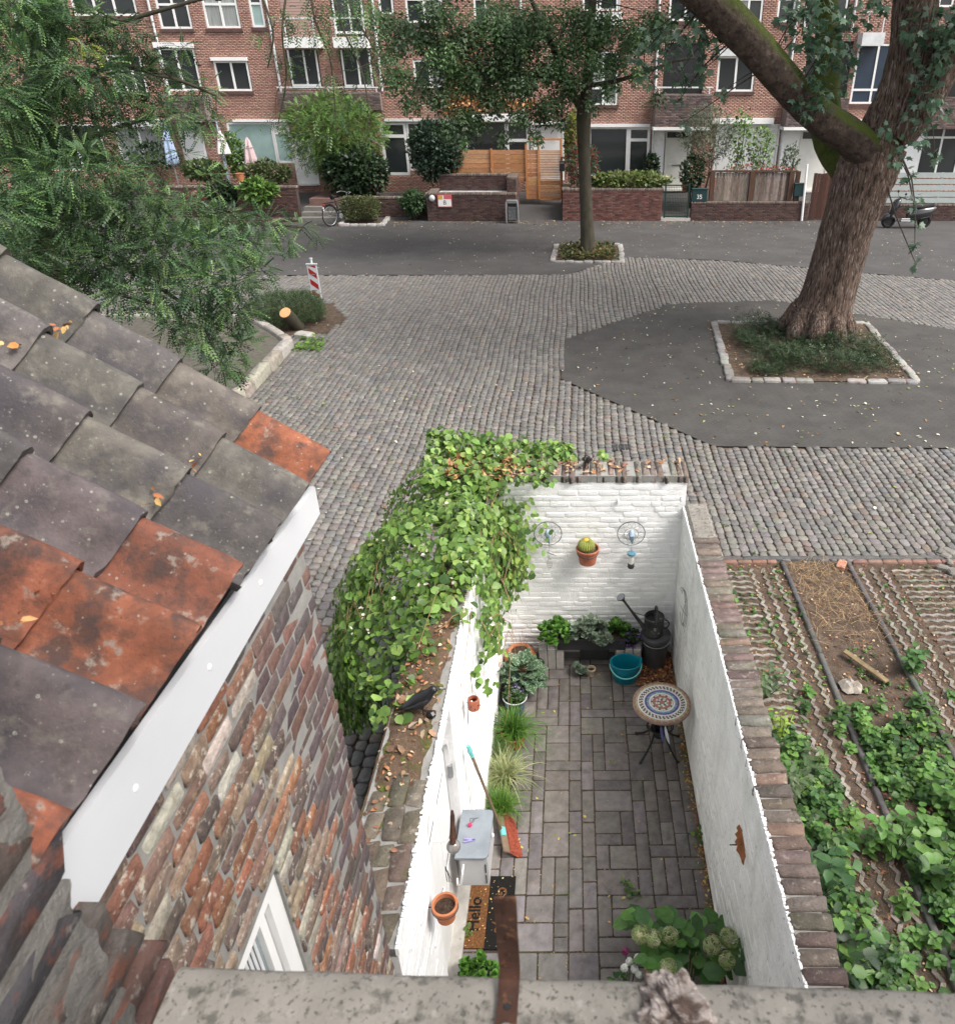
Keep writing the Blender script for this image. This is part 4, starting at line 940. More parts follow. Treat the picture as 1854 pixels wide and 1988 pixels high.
mb = MB(); mb.lathe([(.118, 0), (.120, .008), (.118, .02), (.112, .03), (.110, .20), (.114, .205), (.114, .215), (.108, .225), (.104, .226)], (ox, oy, oz), 32)
mb.build('can_body', M['galv'], wc, True)
mb = MB(); P = []; n = 18
for k in range(n): a = -math.pi*.5+math.pi*k/(n-1); P.append((ox+.105*math.cos(a), oy+.105*math.sin(a), oz+.215))
mb.add(P + [(ox-.0, p[1], p[2]+.012) for p in P], [tuple(range(n))]); mb.build('half_lid', M['galv'], wc)
mb = MB(); mb.lathe([(.100, 0), (.0, .001)], (ox, oy, oz+.17), 20, cap0=False); mb.build('inside', M['black'], wc)
s0, s1 = Vector((ox-.10, oy-.01, oz+.05)), Vector((.575, 6.77, .925))
mb = MB(); mb.tube([s0, s0.lerp(s1, .35), s0.lerp(s1, .75), s1], [.028, .020, .014, .013], 12); mb.build('spout', M['galv'], wc, True)
d = (s1-s0).normalized(); dd = (d*.4 + Vector((-.3, -.15, .5))).normalized()
mb = MB(); mb.tube([s1-d*.005, s1+d*.02, s1+d*.02+dd*.055, s1+d*.02+dd*.06], [.014, .017, .052, .050], 16); rs = mb.build('rose', M['galv'], wc, True)
mb = MB(); mb.tube([s1+d*.02+dd*.0602, s1+d*.02+dd*.0625], [.046, .045], 16); mb.build('rose_face', mat('pierced_rose', (.22, .24, .26), rough=.5, nscale=120, namp=.4, metal=.3), wc)
mb = MB(); mb.tube([s0.lerp(s1, .62), (ox-.10, oy, oz+.22)], .004, 6); mb.build('stay', M['galv'], wc)
mb = MB(); mb.tube([(ox+.02, oy+.105*math.cos(a), oz+.22+.115*math.sin(a)) for a in np.linspace(0, math.pi, 16)], .011, 8); mb.build('handle', M['galv'], wc, True)
mb = MB(); mb.tube([(ox+.108+.06*math.sin(a), oy-.01, oz+.115+.062*math.cos(a)) for a in np.linspace(.1, 3.0, 14)], .008, 8); mb.build('handle', M['galv'], wc, True)
# --- trough on blocks
pl = thing('planter_trough', 'long dark plastic trough raised on pale concrete blocks at the back wall', 'planter', (.2, 6.8, 0))
for x0, n_ in ((-.385, 3), (.50, 3)):
    for i in range(n_):
        mb = MB(); mb.bevbox((x0+.05+i*.096, 6.83, .15), (.09, .27, .30), .006); mb.build('block', M['greyblock'], pl)
mb = MB(); x0, x1, y0_, y1_ = -.17, .60, 6.68, 6.90
mb.bb(x0, x1, y0_, y0_+.012, .302, .46); mb.bb(x0, x1, y1_-.012, y1_, .302, .46); mb.bb(x0, x0+.012, y0_+.012, y1_-.012, .302, .46); mb.bb(x1-.012, x1, y0_+.012, y1_-.012, .302, .46); mb.bb(x0+.012, x1-.012, y0_+.012, y1_-.012, .302, .315)
mb.bb(x0-.012, x1+.012, y0_-.012, y0_-.001, .44, .465)
mb.build('trough', M['darkplastic'], pl)
mb = MB(); mb.bb(x0+.014, x1-.014, y0_+.014, y1_-.014, .32, .445); mb.build('soil', M['potsoil'], pl)
mb = MB(); mb.bevbox((.26, 6.9, .09), (.34, .12, .18), .02); tag(mb.build('dark_stone', M['galv2']), 'dark block lying in the shade under the planter trough', 'stone')
SEDG = [(.20, .27, .19), (.27, .33, .25), (.15, .21, .14), (.32, .38, .30)]
BRG = [(.07, .19, .025), (.11, .27, .04), (.05, .13, .02), (.15, .32, .06)]
ROUND_V = LEAF_V*np.array([1.35, 1, .6])
def rosettes(name, label, cat, pts, size, cols, n=14, parent_z=None, up=.5, tm=ROUND_V, wid=(.75, 1.0), stems=True, group=None):
    pts = np.asarray(pts, float); t = thing(name, label, cat, tuple(pts.mean(0)*np.array([1, 1, 0]) + np.array([0, 0, pts[:, 2].min()-.05])), group)
    P = np.repeat(pts, n, 0); m = len(P); a = np.tile(np.arange(n)*2.4, len(pts)) + RNG.uniform(0, .6, m); e = np.tile(np.linspace(.05, 1.25, n), len(pts))*up/.5*.8 + RNG.normal(0, .15, m)
    D = np.c_[np.cos(a)*np.cos(e), np.sin(a)*np.cos(e), np.sin(e)]; tilt = np.repeat(RNG.normal(0, .25, (len(pts), 3)), n, 0); D = norm(D+tilt*.6)
    Nn = norm(np.array([0, 0, 1.0]) - D*.3 + RNG.normal(0, .1, (m, 3)))
    V = leaf_cloud(tm, P + D*.006, D, Nn, RNG.uniform(*size, m), RNG.uniform(*wid, m))
    link('foliage', np_mesh('foliage', V, LEAF_F, M['leaf'], mixcols(cols, m, .22)), t, (0, 0, 0))
    if stems:
        mb = MB(); c = pts.mean(0)
        for q in pts[:60]: mb.tube([(c[0]+(q[0]-c[0])*.4, c[1]+(q[1]-c[1])*.4, pts[:, 2].min()-.06), ((q[0]*.8+c[0]*.2), (q[1]*.8+c[1]*.2), q[2]-.04), tuple(q)], [.004, .003, .002], 4)
        mb.build('stem', M['twig'], t)
    return t
def blob(c, r, n, top=True):
    d = norm(RNG.normal(0, 1, (n, 3))); d[:, 2] = np.abs(d[:, 2]) if top else d[:, 2]; return np.array(c) + d*np.array(r)*RNG.uniform(.55, 1, (n, 1))
rosettes('stonecrop_plant', 'bright green bushy stonecrop at the left end of the trough planter', 'plant', blob((-.20, 6.77, .43), (.20, .15, .24), 75), (.03, .05), BRG, 12, wid=(.9, 1.2))
rosettes('sedum_plant', 'silvery grey green sedum spilling over the middle of the trough', 'plant', np.r_[blob((.20, 6.76, .44), (.25, .16, .26), 80), blob((.34, 6.66, .42), (.14, .05, .12), 18)], (.04, .065), SEDG, 12)
rosettes('stonecrop_plant', 'fresh green stonecrop at the right part of the trough behind the bucket', 'plant', blob((.50, 6.80, .43), (.17, .12, .22), 55), (.03, .05), BRG, 12, wid=(.9, 1.2))
rosettes('bellflower_plant', 'dark green bellflower clump with violet flowers on the right end blocks', 'plant', blob((.665, 6.76, .36), (.13, .12, .16), 50), (.022, .036), DKG, 11, wid=(.9, 1.3))
q = blob((.655, 6.74, .36), (.15, .14, .16), 60); q = q[(q[:, 1] < 6.76) | (q[:, 0] > .72)]
weeds('violet_flowers', q, (.012, .022), [(.22, .09, .42), (.30, .14, .5)], 4, .8, parent=bpy.data.objects['bellflower_plant'])
# small succulent pot
def pot(name, label, cat, c, r, h, m, soil='potsoil', taper=.72, rim=.02, group=None, rimcol=None, n=28, soil_d=.03, sx=1.0):
    t = thing(name, label, cat, c, group); r0 = r*taper
    mb = MB(); mb.lathe([(r0, 0), (r-.012, h-rim*1.5), (r, h-rim*1.5), (r+.003, h-.004), (r-.002, h), (r-.012, h-.002), (r-.016, h-soil_d-.01)], c, n); mb.build('pot_body', M[m], t, True)
    mb = MB(); mb.lathe([(r-.014, h-soil_d), (.0, h-soil_d+.008)], c, n, cap0=False); mb.build('soil', M[soil], t, True)
    if rimcol: mb = MB(); mb.tube([(c[0]+r*math.cos(a), c[1]+r*math.sin(a), c[2]+h) for a in np.linspace(0, 2*math.pi, 33)[:-1]], .006, 6, closed=True); mb.build('rim', M[rimcol], t, True)
    return t
M['pale_pot'] = mat('pale_clay', (.48, .38, .27), nscale=15, namp=.25)
pot('small_pot', 'little pale clay pot on the pavers in front of the trough', 'flower pot', (.215, 6.60, 0), .052, .105, 'pale_pot', taper=.7)
rosettes('succulent', 'grey green succulent leaning out beside the little pale clay pot', 'plant', blob((.085, 6.60, .06), (.085, .05, .09), 12), (.04, .06), SEDG, 12)
# left row of pots
t = thing('terracotta_jar', 'squat round terracotta jar of soil in the far left corner', 'flower pot', (-.60, 6.72, 0))
c = (-.60, 6.72, 0); mb = MB(); mb.lathe([(.10, 0), (.15, .05), (.185, .14), (.18, .21), (.14, .265), (.125, .275), (.115, .27), (.105, .25), (.10, .235)], c, 32); mb.build('pot_body', M['terra'], t, True)
mb = MB(); mb.lathe([(.112, .245), (0, .255)], c, 24, cap0=False); mb.build('soil', M['potsoil'], t)
mb = MB()
for i in range(9): a = U(0, 6.3); mb.tube([(c[0]+.05*math.cos(a), c[1]+.05*math.sin(a), .25), (c[0]+.07*math.cos(a+.3), c[1]+.05*math.sin(a), .33+U(0, .1)), (c[0]+.09*math.cos(a+.5), c[1]+.04*math.sin(a), .38+U(0, .2))], .0015, 4)
mb.build('stem', M['woodgrey'], t)
pot('plum_pot', 'dark plum glazed pot half hidden behind the lungwort', 'flower pot', (-.42, 6.62, 0), .10, .17, 'darkplastic', rimcol=None)
pot('dark_blue_pot', 'dark blue pot holding the silver spotted lungwort', 'flower pot', (-.58, 6.30, 0), .13, .2, 'blueglaze')
t = thing('lungwort_plant', 'large leaved lungwort with silver spotted leaves in the dark blue pot', 'plant', (-.55, 6.3, .2))
M['spotted'] = mat('silver_spotted_leaf', src='obj', rough=.5, namp=.15, nscale=30, spec=.4, transl=.2, stains=[('n', (.42, .50, .44), 55, .52, .60, .75)])
LF = np_mesh('leaf', LEAF_V[None]*np.array([1.05, 1, 1.0]), LEAF_F, M['spotted'], smooth=True)
def leaf_part(root, me, at, D, Nn, s, col):
    D = Vector(D).normalized(); X = D.cross(Vector(Nn)).normalized(); Z = X.cross(D)
    o = link('leaf', me, root, at); o.rotation_euler = Matrix((X, D, Z)).transposed().to_euler(); o.scale = (s, s, s); o.color = (*[float(q) for q in col], 1); return o
for i in range(46):
    a = i*2.4; e = .2 + 1.0*(i/46); R_ = .05+.16*(1-i/46); p = Vector((-.54+R_*math.cos(a)*.7, 6.28+R_*math.sin(a)*.7, .24+.18*(i/46)))
    D = Vector((math.cos(a)*math.cos(e), math.sin(a)*math.cos(e), math.sin(e)*.6-.1)); leaf_part(t, LF, p, D, Vector((0, 0, 1))+D*-.2, U(.13, .21), mixcols([(.055, .115, .045), (.075, .15, .06), (.04, .09, .035)], 1, .2)[0])
pot('blue_pot', 'blue glazed bowl with a small violet flowered bush', 'flower pot', (-.615, 6.03, 0), .128, .215, 'blueglaze', rimcol='zinc')
rosettes('dwarf_bush', 'small round bush with tiny violet flowers in the blue bowl', 'plant', blob((-.625, 6.03, .21), (.12, .12, .14), 60), (.018, .03), [(.06, .13, .035), (.10, .18, .06), (.04, .09, .03)], 10, wid=(.8, 1.2))
weeds('violet_flowers', blob((-.62, 6.03, .23), (.11, .11, .14), 22), (.012, .02), [(.30, .2, .5), (.4, .28, .6)], 4, .8, parent=bpy.data.objects['dwarf_bush'])
def grass(name, label, c, n, ln, wd, cols, spread=.75, z=.1, group=None, droop=1.0):
    t = thing(name, label, 'plant', (c[0], c[1], z), group); a = RNG.uniform(0, 2*math.pi, n); e = RNG.uniform(.25, 1.45, n)
    D = np.c_[np.cos(a)*np.cos(e)*spread, np.sin(a)*np.cos(e)*spread, np.sin(e)]; D = norm(D)
    P = np.array([c[0], c[1], z]) + np.c_[RNG.normal(0, .035, (n, 2)), np.zeros(n)]
    L_ = RNG.uniform(*ln, n); S = 5; V = np.zeros((n, 2*S, 3)); side = norm(np.cross(D, np.array([0, 0, 1.0])) + 1e-6)
    for i in range(S):
        f = i/(S-1); q = P + D*(L_*f)[:, None]; h = np.hypot(D[:, 0], D[:, 1]); q[:, 2] -= droop*L_*.62*f*f*f*(h+.15); q[:, :2] += (D[:, :2]*(L_*.22*f*f)[:, None])
        w_ = wd*(1-f**2*.92)/2; V[:, 2*i] = q - side*w_; V[:, 2*i+1] = q + side*w_
    V[:, :, 2] = np.maximum(V[:, :, 2], .012)
    F = np.array([(2*i, 2*i+1, 2*i+3, 2*i+2) for i in range(S-1)])
    link('blades', np_mesh('blades', V, F, M['leaf'], mixcols(cols, n, .25)), t, (0, 0, 0)); return t
pot('terracotta_pot', 'terracotta pot under the tall green grass tuft', 'flower pot', (-.60, 5.56, 0), .13, .17, 'terra')
grass('grass_tuft', 'arching bright green grass tuft in the terracotta pot below the blue bowl', (-.61, 5.58), 330, (.28, .46), .008, [(.10, .23, .035), (.15, .30, .05), (.07, .16, .03)], .85, .15)
grass('grass_tuft', 'thin dark grass tuft between the green and the striped tufts', (-.72, 5.32), 120, (.22, .36), .006, [(.09, .16, .05), (.13, .2, .06)], .9, .05)
pot('dark_pot', 'dark plastic pot under the variegated grass tuft', 'flower pot', (-.645, 5.04, 0), .10, .13, 'darkplastic')
grass('grass_tuft', 'variegated cream and green grass tuft, middle of the pot row', (-.65, 5.04), 360, (.24, .42), .007, [(.42, .45, .22), (.52, .52, .32), (.22, .32, .10), (.36, .40, .18)], .9, .11)
pot('brown_pot', 'brown pot under the short grass tuft nearest the broom', 'flower pot', (-.65, 4.70, 0), .085, .11, 'clay')
grass('grass_tuft', 'short dense bright green grass tuft nearest the broom', (-.65, 4.71), 420, (.18, .33), .006, [(.12, .25, .035), (.17, .32, .05), (.08, .18, .03)], .75, .09)
pot('orange_pot', 'orange terracotta pot behind the parsley at the doorstep', 'flower pot', (-.52, 3.10, 0), .11, .15, 'terra')
P = blob((-.68, 3.16, .08), (.2, .15, .22), 60); rosettes('parsley_plant', 'bright green curly parsley by the lower end of the doormat', 'plant', P, (.025, .045), BRG, 9, wid=(.9, 1.3), up=.8)
# --- broom
bo = thing('broom', 'yard broom with wooden stick and red bristles leaning on the left wall', 'broom', (-.62, 4.42, 0))
h0 = Vector((-.635, 4.45, .10)); h1 = Vector((-.825, 4.27, 1.36))
mb = MB(); mb.tube([h0, h1], .0125, 10); mb.build('stick', M['woodgrey'], bo, True)
mb = MB(); mb.tube([h1.lerp(h0, .10), h1, h1+Vector((-.003, -.003, .02))], [.0165, .0165, .012], 10); mb.tube([h1.lerp(h0, .05), h1.lerp(h0, .035)], .021, 10); mb.build('grip', M['turq2'], bo, True)
bd = Vector((-.10, .42, 0)).normalized(); bc = Vector((-.62, 4.43, .095))
mb = MB(); mb.bevbox(bc, (.40, .062, .032), .008, rz=math.atan2(bd.y, bd.x), rx=.5); mb.build('broom_head', M['woodgrey'], bo)
mb = MB(); mb.bevbox(bc+Vector((0, 0, .024)), (.09, .05, .035), .008, rz=math.atan2(bd.y, bd.x), rx=.4); mb.build('socket', M['turq2'], bo)
mb = MB(); sdv = Vector((bd.y, -bd.x, 0))
for i in range(26):
    for j in range(4):
        b = bc + bd*(-.18+.36*i/25) + sdv*(.012+.010*j) + Vector((0, 0, -.012)); fl = (i/25-.5)*.06
        mb.tube([b, b + sdv*.05 + bd*(fl*.5) + Vector((0, 0, -.045)), b + sdv*(.085+U(0, .012)) + bd*fl + Vector((0, 0, -.072))], [.0055, .0055, .0065], 5)
mb.build('bristles', M['bristle'], bo)
# --- grill cabinet and what lies on it
cb = thing('grill_cabinet', 'pale grey metal cabinet with blue grey lid mounted on the left wall by the broom', 'cabinet', (-.76, 3.83, 0))
X0, X1, Y0, Y1 = -.855, -.645, 3.63, 4.03
mb = MB(); mb.bb(X0, X1, Y0, Y1, .54, .865); mb.build('cabinet_body', M['cabinet'], cb)
poly = [(X0-.03, Y0-.015), (X1-.03, Y0-.015), (X1-.006, Y0-.008), (X1+.012, Y0+.02), (X1+.016, Y1-.02), (X1+.006, Y1+.012), (X1-.02, Y1+.02), (X0-.03, Y1+.02)]
mb = MB(); mb.prism(poly, .868, .89); mb.build('lid', M['cablid'], cb)
mb = MB(); mb.bb(X1+.0005, X1+.003, Y0+.006, Y1-.006, .55, .85); dp = mb.build('door_panel', M['cabinet'], cb)
mb = MB(); mb.bb(X0+.006, X1-.03, Y0-.003, Y0-.0005, .55, .85); mb.build('front_panel', M['cabinet'], cb)
for z in (.57, .70): mb = MB(); mb.bb(X1-.02, X1-.012, Y0-.0055, Y0-.003, z, z+.10); mb.build('slot', M['black'], cb)
mb = MB(); mb.tube([(X0+.03, Y0-.004, .80), (X0+.03, Y0-.06, .80), (X0+.03, Y0-.07, .79), (X0+.01, Y0-.075, .66), (X0-.02, Y0-.06, .63), (X0-.03, Y0-.004, .63)], .008, 8); mb.build('handle', M['white'], cb, True)
mb = MB(); mb.ball((X1+.02, Y0+.25, .80), .018, 10, 6, .6, 1, 1.4); mb.build('knob', M['white'], cb, True)
mb = MB(); mb.ball((-.80, 3.895, .91), .017, 12, 8); tag(mb.build('bead', M['obj'], None, True, color=(.75, .03, .12)), 'small pink ball lying on the cabinet lid', 'ball')
mb = MB()
for k, a in enumerate((0, .5, 1.1)): mb.tube([(-.80, 3.91, .893), (-.795+.02*math.cos(a*2), 3.94+.012*k, .897), (-.78+.02*k, 3.96+.005*k, .893)], .0016, 4)
tag(mb.build('wire_clip', M['wire'], None), 'bent wire clip next to the pink ball on the lid', 'clip')
pg = thing('clothes_peg', 'lilac plastic clothes peg lying on the cabinet lid', 'clothes peg', (-.79, 3.76, .893))
for k, a in ((0, .16), (1, -.16)): mb = MB(); mb.box((-.79, 3.758+.012*k, .899), (.085, .009, .010), rz=.1+a); mb.build('peg_arm', M['obj'], pg, color=(.33, .29, .62))
# --- wall lamp with glass globe hooked over the left wall
wlamp = thing('wall_lantern', 'rusted lantern with round glass hanging from a white hook on the left wall', 'lantern', (-.78, 3.1, 1.85))
c = FX(880, 1640, -.745)
M['clearglass'] = mat('dark_clear_glass', (.20, .19, .18), rough=.05, namp=.1, spec=.8)
mb = MB(); mb.ball(c+Vector((0, 0, -.02)), .045, 20, 12); mb.build('globe', M['clearglass'], wlamp, True)
mb = MB(); mb.tube([c+Vector((0, -.012, .02)), c+Vector((0, .02, .055)), c+Vector((-.004, .055, .10)), c+Vector((-.004, .085, .16)), c+Vector((-.004, .09, .20))], [.018, .022, .016, .014, .009], 12); mb.build('lantern_neck', M['rust'], wlamp, True)
mb = MB(); mb.tube([(-.875, c.y, c.z+.03), (-.80, c.y+.005, c.z+.03), c+Vector((-.004, .03, .05))], .006, 8); mb.build('hook', M['white'], wlamp, True)
mb = MB()
for k in range(3): mb.tube([c+Vector((-.05, -.07, -.12)), c+Vector((-.045+.02*k, -.10-.02*k, -.15)), c+Vector((-.03+.015*k, -.14-.01*k, -.17+.01*k))], .003, 5)
tag(mb.build('twig_hook', M['wire'], None), 'small bent twig hanging on the white wall under the lantern', 'twig')
# --- doormats
dm = thing('doormat', 'two part coir doormat, brown half reading Hello and black half', 'doormat', (-.7, 3.76, 0))
mb = MB(); mb.bb(-.915, -.70, 3.44, 4.07, .002, .020); mb.build('mat_half', M['coir'], dm)
mb = MB(); mb.bb(-.699, -.485, 3.43, 4.06, .002, .020); mb.build('mat_half', M['coirblack'], dm)
def text(body, size, loc, rz, m, parent, rot=None, ext=.0008, name='lettering', ax='CENTER', bold=0):
    cu = bpy.data.curves.new(name, 'FONT'); cu.body = body; cu.size = size; cu.extrude = ext; cu.align_x = ax; cu.align_y = 'CENTER'; cu.offset = bold
    to = bpy.data.objects.new('tmp', cu); COL.objects.link(to); dg = bpy.context.evaluated_depsgraph_get()
    me = bpy.data.meshes.new_from_object(to.evaluated_get(dg)); COL.objects.unlink(to); bpy.data.objects.remove(to)
    me.materials.clear(); me.materials.append(m); o = link(name, me, parent, loc); o.rotation_euler = rot if rot else (0, 0, rz); return o
text('Hello', .135, (-.80, 3.72, .0212), math.pi/2, M['coirblack'], dm, bold=.003)
text('Goodbye', .105, (-.595, 3.76, .0212), -math.pi/2, M['coir'], dm, bold=.002)
P = [(U(-.91, -.49), U(3.45, 4.05), .024) for i in range(90)]; litter('fallen_leaves', P, (.008, .022), [(.6, .42, .12), (.5, .35, .15), (.55, .5, .3)])
weeds('weed_tuft', [(-.86+U(-.03, .03), 3.55+U(-.03, .03), .02) for i in range(7)], (.03, .05), [(.14, .22, .06)], 3)
# --- pots on the walls
pt = pot('hanging_pot', 'terracotta pot of dry soil hung on the left white wall', 'flower pot', (-.775, 2.78, 1.50), .078, .135, 'terra', soil_d=.035)
mb = MB(); mb.tube([(-.775+.08*math.cos(a), 2.78+.08*math.sin(a), 1.60) for a in np.linspace(0, 2*math.pi, 25)[:-1]], .003, 5, closed=True); mb.tube([(-.852, 2.78, 1.60), (-.875, 2.78, 1.60)], .004, 5); mb.build('wall_ring', M['wire'], pt)
pt = pot('cactus_pot', 'terracotta pot with round cactus hung on the back wall', 'flower pot', (.165, 6.865, 1.385), .125, .185, 'clay', soil_d=.03)
mb = MB(); mb.tube([(.165+.112*math.cos(a), 6.865+.112*math.sin(a), 1.50) for a in np.linspace(0, 2*math.pi, 25)[:-1]], .004, 5, closed=True); mb.build('wall_ring', M['wire'], pt)
ct = thing('cactus', 'round golden barrel cactus in the terracotta pot on the back wall', 'cactus', (.15, 6.86, 1.55))
mb = MB(); n = 44; P = []; cc = Vector((.15, 6.865, 1.60))
for i in range(15):
    th_ = math.pi*(i/14)*.80
    for k in range(n): r_ = .088*(1+.06*(1 if k % 2 else -1)); P.append(cc + Vector((r_*math.sin(th_)*math.cos(2*math.pi*k/n), r_*math.sin(th_)*math.sin(2*math.pi*k/n), r_*.85*math.cos(th_))))
mb.add(P, [(i*n+k, i*n+n+k, i*n+n+(k+1) % n, i*n+(k+1) % n) for i in range(14) for k in range(n)]); mb.build('cactus_body', M['cactus'], ct, True)
mb = MB()
for i in range(2, 14):
    th_ = math.pi*(i/14)*.78
    for k in range(1, n, 2):
        d = Vector((math.sin(th_)*math.cos(2*math.pi*k/n), math.sin(th_)*math.sin(2*math.pi*k/n), math.cos(th_)*.85)); b = cc + d*.09
        for q in range(3): e = b + (d + Vector((U(-.8, .8), U(-.8, .8), U(-.8, .8)))).normalized()*U(.012, .02); mb.add([b, b+Vector((.0013, 0, .0013)), e], [(0, 1, 2)])
mb.build('spines', M['spine'], ct)
mb = MB(); mb.ball(cc+Vector((0, 0, .070)), .03, 12, 6, 1, 1, .4); mb.build('crown_wool', mat('cactus_wool', (.62, .38, .05), namp=.3, nscale=60), ct, True)
# --- wire hats with birds, feeders
def hat(label, cx_, grp=None):
    t = thing('wire_bird_ornament', label, 'ornament', (cx_, 6.95, 1.7)); c = Vector((cx_, 6.93, 1.71))
    mb = MB()
    for r_, d in ((.150, .0), (.146, .002), (.075, .012), (.045, .05)): mb.tube([c+Vector((r_*math.cos(a), -d, r_*math.sin(a))) for a in np.linspace(0, 2*math.pi, 37)[:-1]], .0022, 5, closed=True)
    for k in range(14):
        a = 2*math.pi*k/14; b = a+.45
        mb.tube([c+Vector((.15*math.cos(a), 0, .15*math.sin(a))), c+Vector((.072*math.cos(b), -.012, .072*math.sin(b)))], .0009, 4); mb.tube([c+Vector((.15*math.cos(a), 0, .15*math.sin(a))), c+Vector((.072*math.cos(2*a-b), -.012, .072*math.sin(2*a-b)))], .0009, 4)
    mb.build('wire_disc', M['wire'], t)
    mb = MB(); mb.tube([c+Vector((0, -.02, .06)), c+Vector((0, -.035, .045)), c+Vector((.002, -.05, .01)), c+Vector((.006, -.04, -.05)), c+Vector((.014, -.02, -.115))], [.012, .027, .036, .024, .006], 12); mb.build('bird', M['hatblue'], t, True)
    mb = MB(); mb.tube([c+Vector((.01, 0, -.115)), c+Vector((.01, 0, -.22))], .0012, 4); mb.tube([c, c+Vector((0, .07, 0))], .003, 5); mb.build('hanging_wire', M['wire'], t)
    return c
c = hat('round wire mesh ornament with blue bird, right of the cactus pot', .632)
fd = thing('bird_feeder', 'tube bird feeder with blue cap hanging under the right wire ornament', 'bird feeder', (.645, 6.93, 1.27))
mb = MB(); mb.lathe([(.034, .0), (.036, .01), (.036, .055), (.033, .06)], (.645, 6.93, 1.27), 20, cap1=True); mb.build('seed_base', M['galv'], fd, True)
mb = MB(); mb.lathe([(.032, .06), (.032, .17)], (.645, 6.93, 1.27), 20, cap1=True); mb.build('tube', mat('milky_tube', (.66, .66, .62), rough=.25, namp=.1, spec=.5), fd, True)
mb = MB(); mb.lathe([(.040, .168), (.047, .175), (.045, .195), (.038, .198), (.0, .19)], (.645, 6.93, 1.27), 20); mb.build('cap', M['obj'], fd, True, color=(.10, .24, .32))
mb = MB(); mb.tube([(.645, 6.93, 1.46), (.645, 6.93, 1.50)], .0015, 4); mb.tube([(.60, 6.93, 1.285), (.69, 6.93, 1.285)], .003, 5); mb.build('perch', M['wire'], fd)
c = hat('round wire mesh ornament with blue bird, left of the cactus pot by the climber', -.262)
sp = thing('wire_spiral', 'little metal bird and wire spiral hanging below the left wire ornament', 'ornament', (-.25, 6.94, 1.3))
mb = MB(); mb.tube([(-.275, 6.93, 1.475), (-.255, 6.925, 1.472), (-.225, 6.925, 1.455), (-.17, 6.93, 1.425)], [.004, .012, .010, .002], 8); mb.build('metal_bird', M['steel'], sp, True)
mb = MB(); mb.tube([(-.25+.035*math.sin(math.pi*i/60)*math.cos(i*.75), 6.93+.035*math.sin(math.pi*i/60)*math.sin(i*.75), 1.41-.17*i/60) for i in range(61)], .0016, 4); mb.tube([(-.25, 6.93, 1.50), (-.25, 6.93, 1.41)], .0012, 4); mb.build('spiral', M['wire'], sp)
mb = MB(); mb.bevbox((.48, 6.985, 2.07), (.022, .03, .05), .006); mb.tube([(.48, 6.97, 2.09), (.48, 6.99, 2.11)], .006, 6)
tag(mb.build('wall_hook', M['zinc']), 'small pale hook high on the back wall, right of centre', 'hook')
# wire heart and rusty leaf on the right wall
ht = thing('wire_heart', 'loose loops of thin rusty wire hung on the right wall', 'ornament', (1.16, 6.35, 1.2))
mb = MB()
for k in range(3): mb.tube([(1.155-.01*k, 6.28+.20*math.cos(a)+.01*k, 1.22+.19*math.sin(a)*(1-.25*math.cos(a))+.01*k) for a in np.linspace(.2+.1*k, 3.9+.6*k, 22)], .0024, 5)
mb.tube([(1.15, 6.46, 1.10), (1.14, 6.25, 1.20), (1.15, 6.05, 1.28)], .0024, 5); mb.tube([(1.15, 6.18, 1.40), (1.13, 6.22, 1.15), (1.15, 6.10, 1.02)], .002, 5)
mb.build('wire_loops', M['wire'], ht)
lf = thing('metal_leaf', 'rust brown metal oak leaf fixed to the right white wall', 'ornament', (1.15, 3.45, 1.35))
a = FX(1437, 1606, 1.165); b = FX(1441, 1676, 1.14); ax = (b-a); L_ = ax.length; ax.normalize(); sdv = Vector((-1, .15, .15)).normalized(); sdv = (sdv - ax*sdv.dot(ax)).normalized()
edge = [(0, .02), (.1, .16), (.2, .10), (.3, .24), (.4, .15), (.52, .27), (.62, .16), (.75, .22), (.85, .10), (1, .02)]
P = []
for t_, w_ in edge: P += [a+ax*(t_*L_)+sdv*(w_*L_*.65)+Vector((0, .02, 0)), a+ax*(t_*L_)-sdv*(.0)+Vector((-.008*math.sin(t_*9), 0, 0)), a+ax*(t_*L_)-sdv*(w_*L_*.35)+Vector((0, -.025, .01))]
mb = MB(); mb.add(P, [(i*3+k, i*3+k+1, i*3+4+k, i*3+3+k) for i in range(9) for k in range(2)]); mb.add([p+Vector((.003, 0, -.002)) for p in P], [(i*3+3+k, i*3+4+k, i*3+k+1, i*3+k) for i in range(9) for k in range(2)]); mb.build('leaf_blade', M['rustleaf'], lf)
s = FX(1417, 1641, 1.10); m_ = a.lerp(b, .5); mb = MB(); mb.tube([m_, m_.lerp(s, .6), s], [.006, .005, .004], 6); mb.build('leaf_stalk', M['rust'], lf)
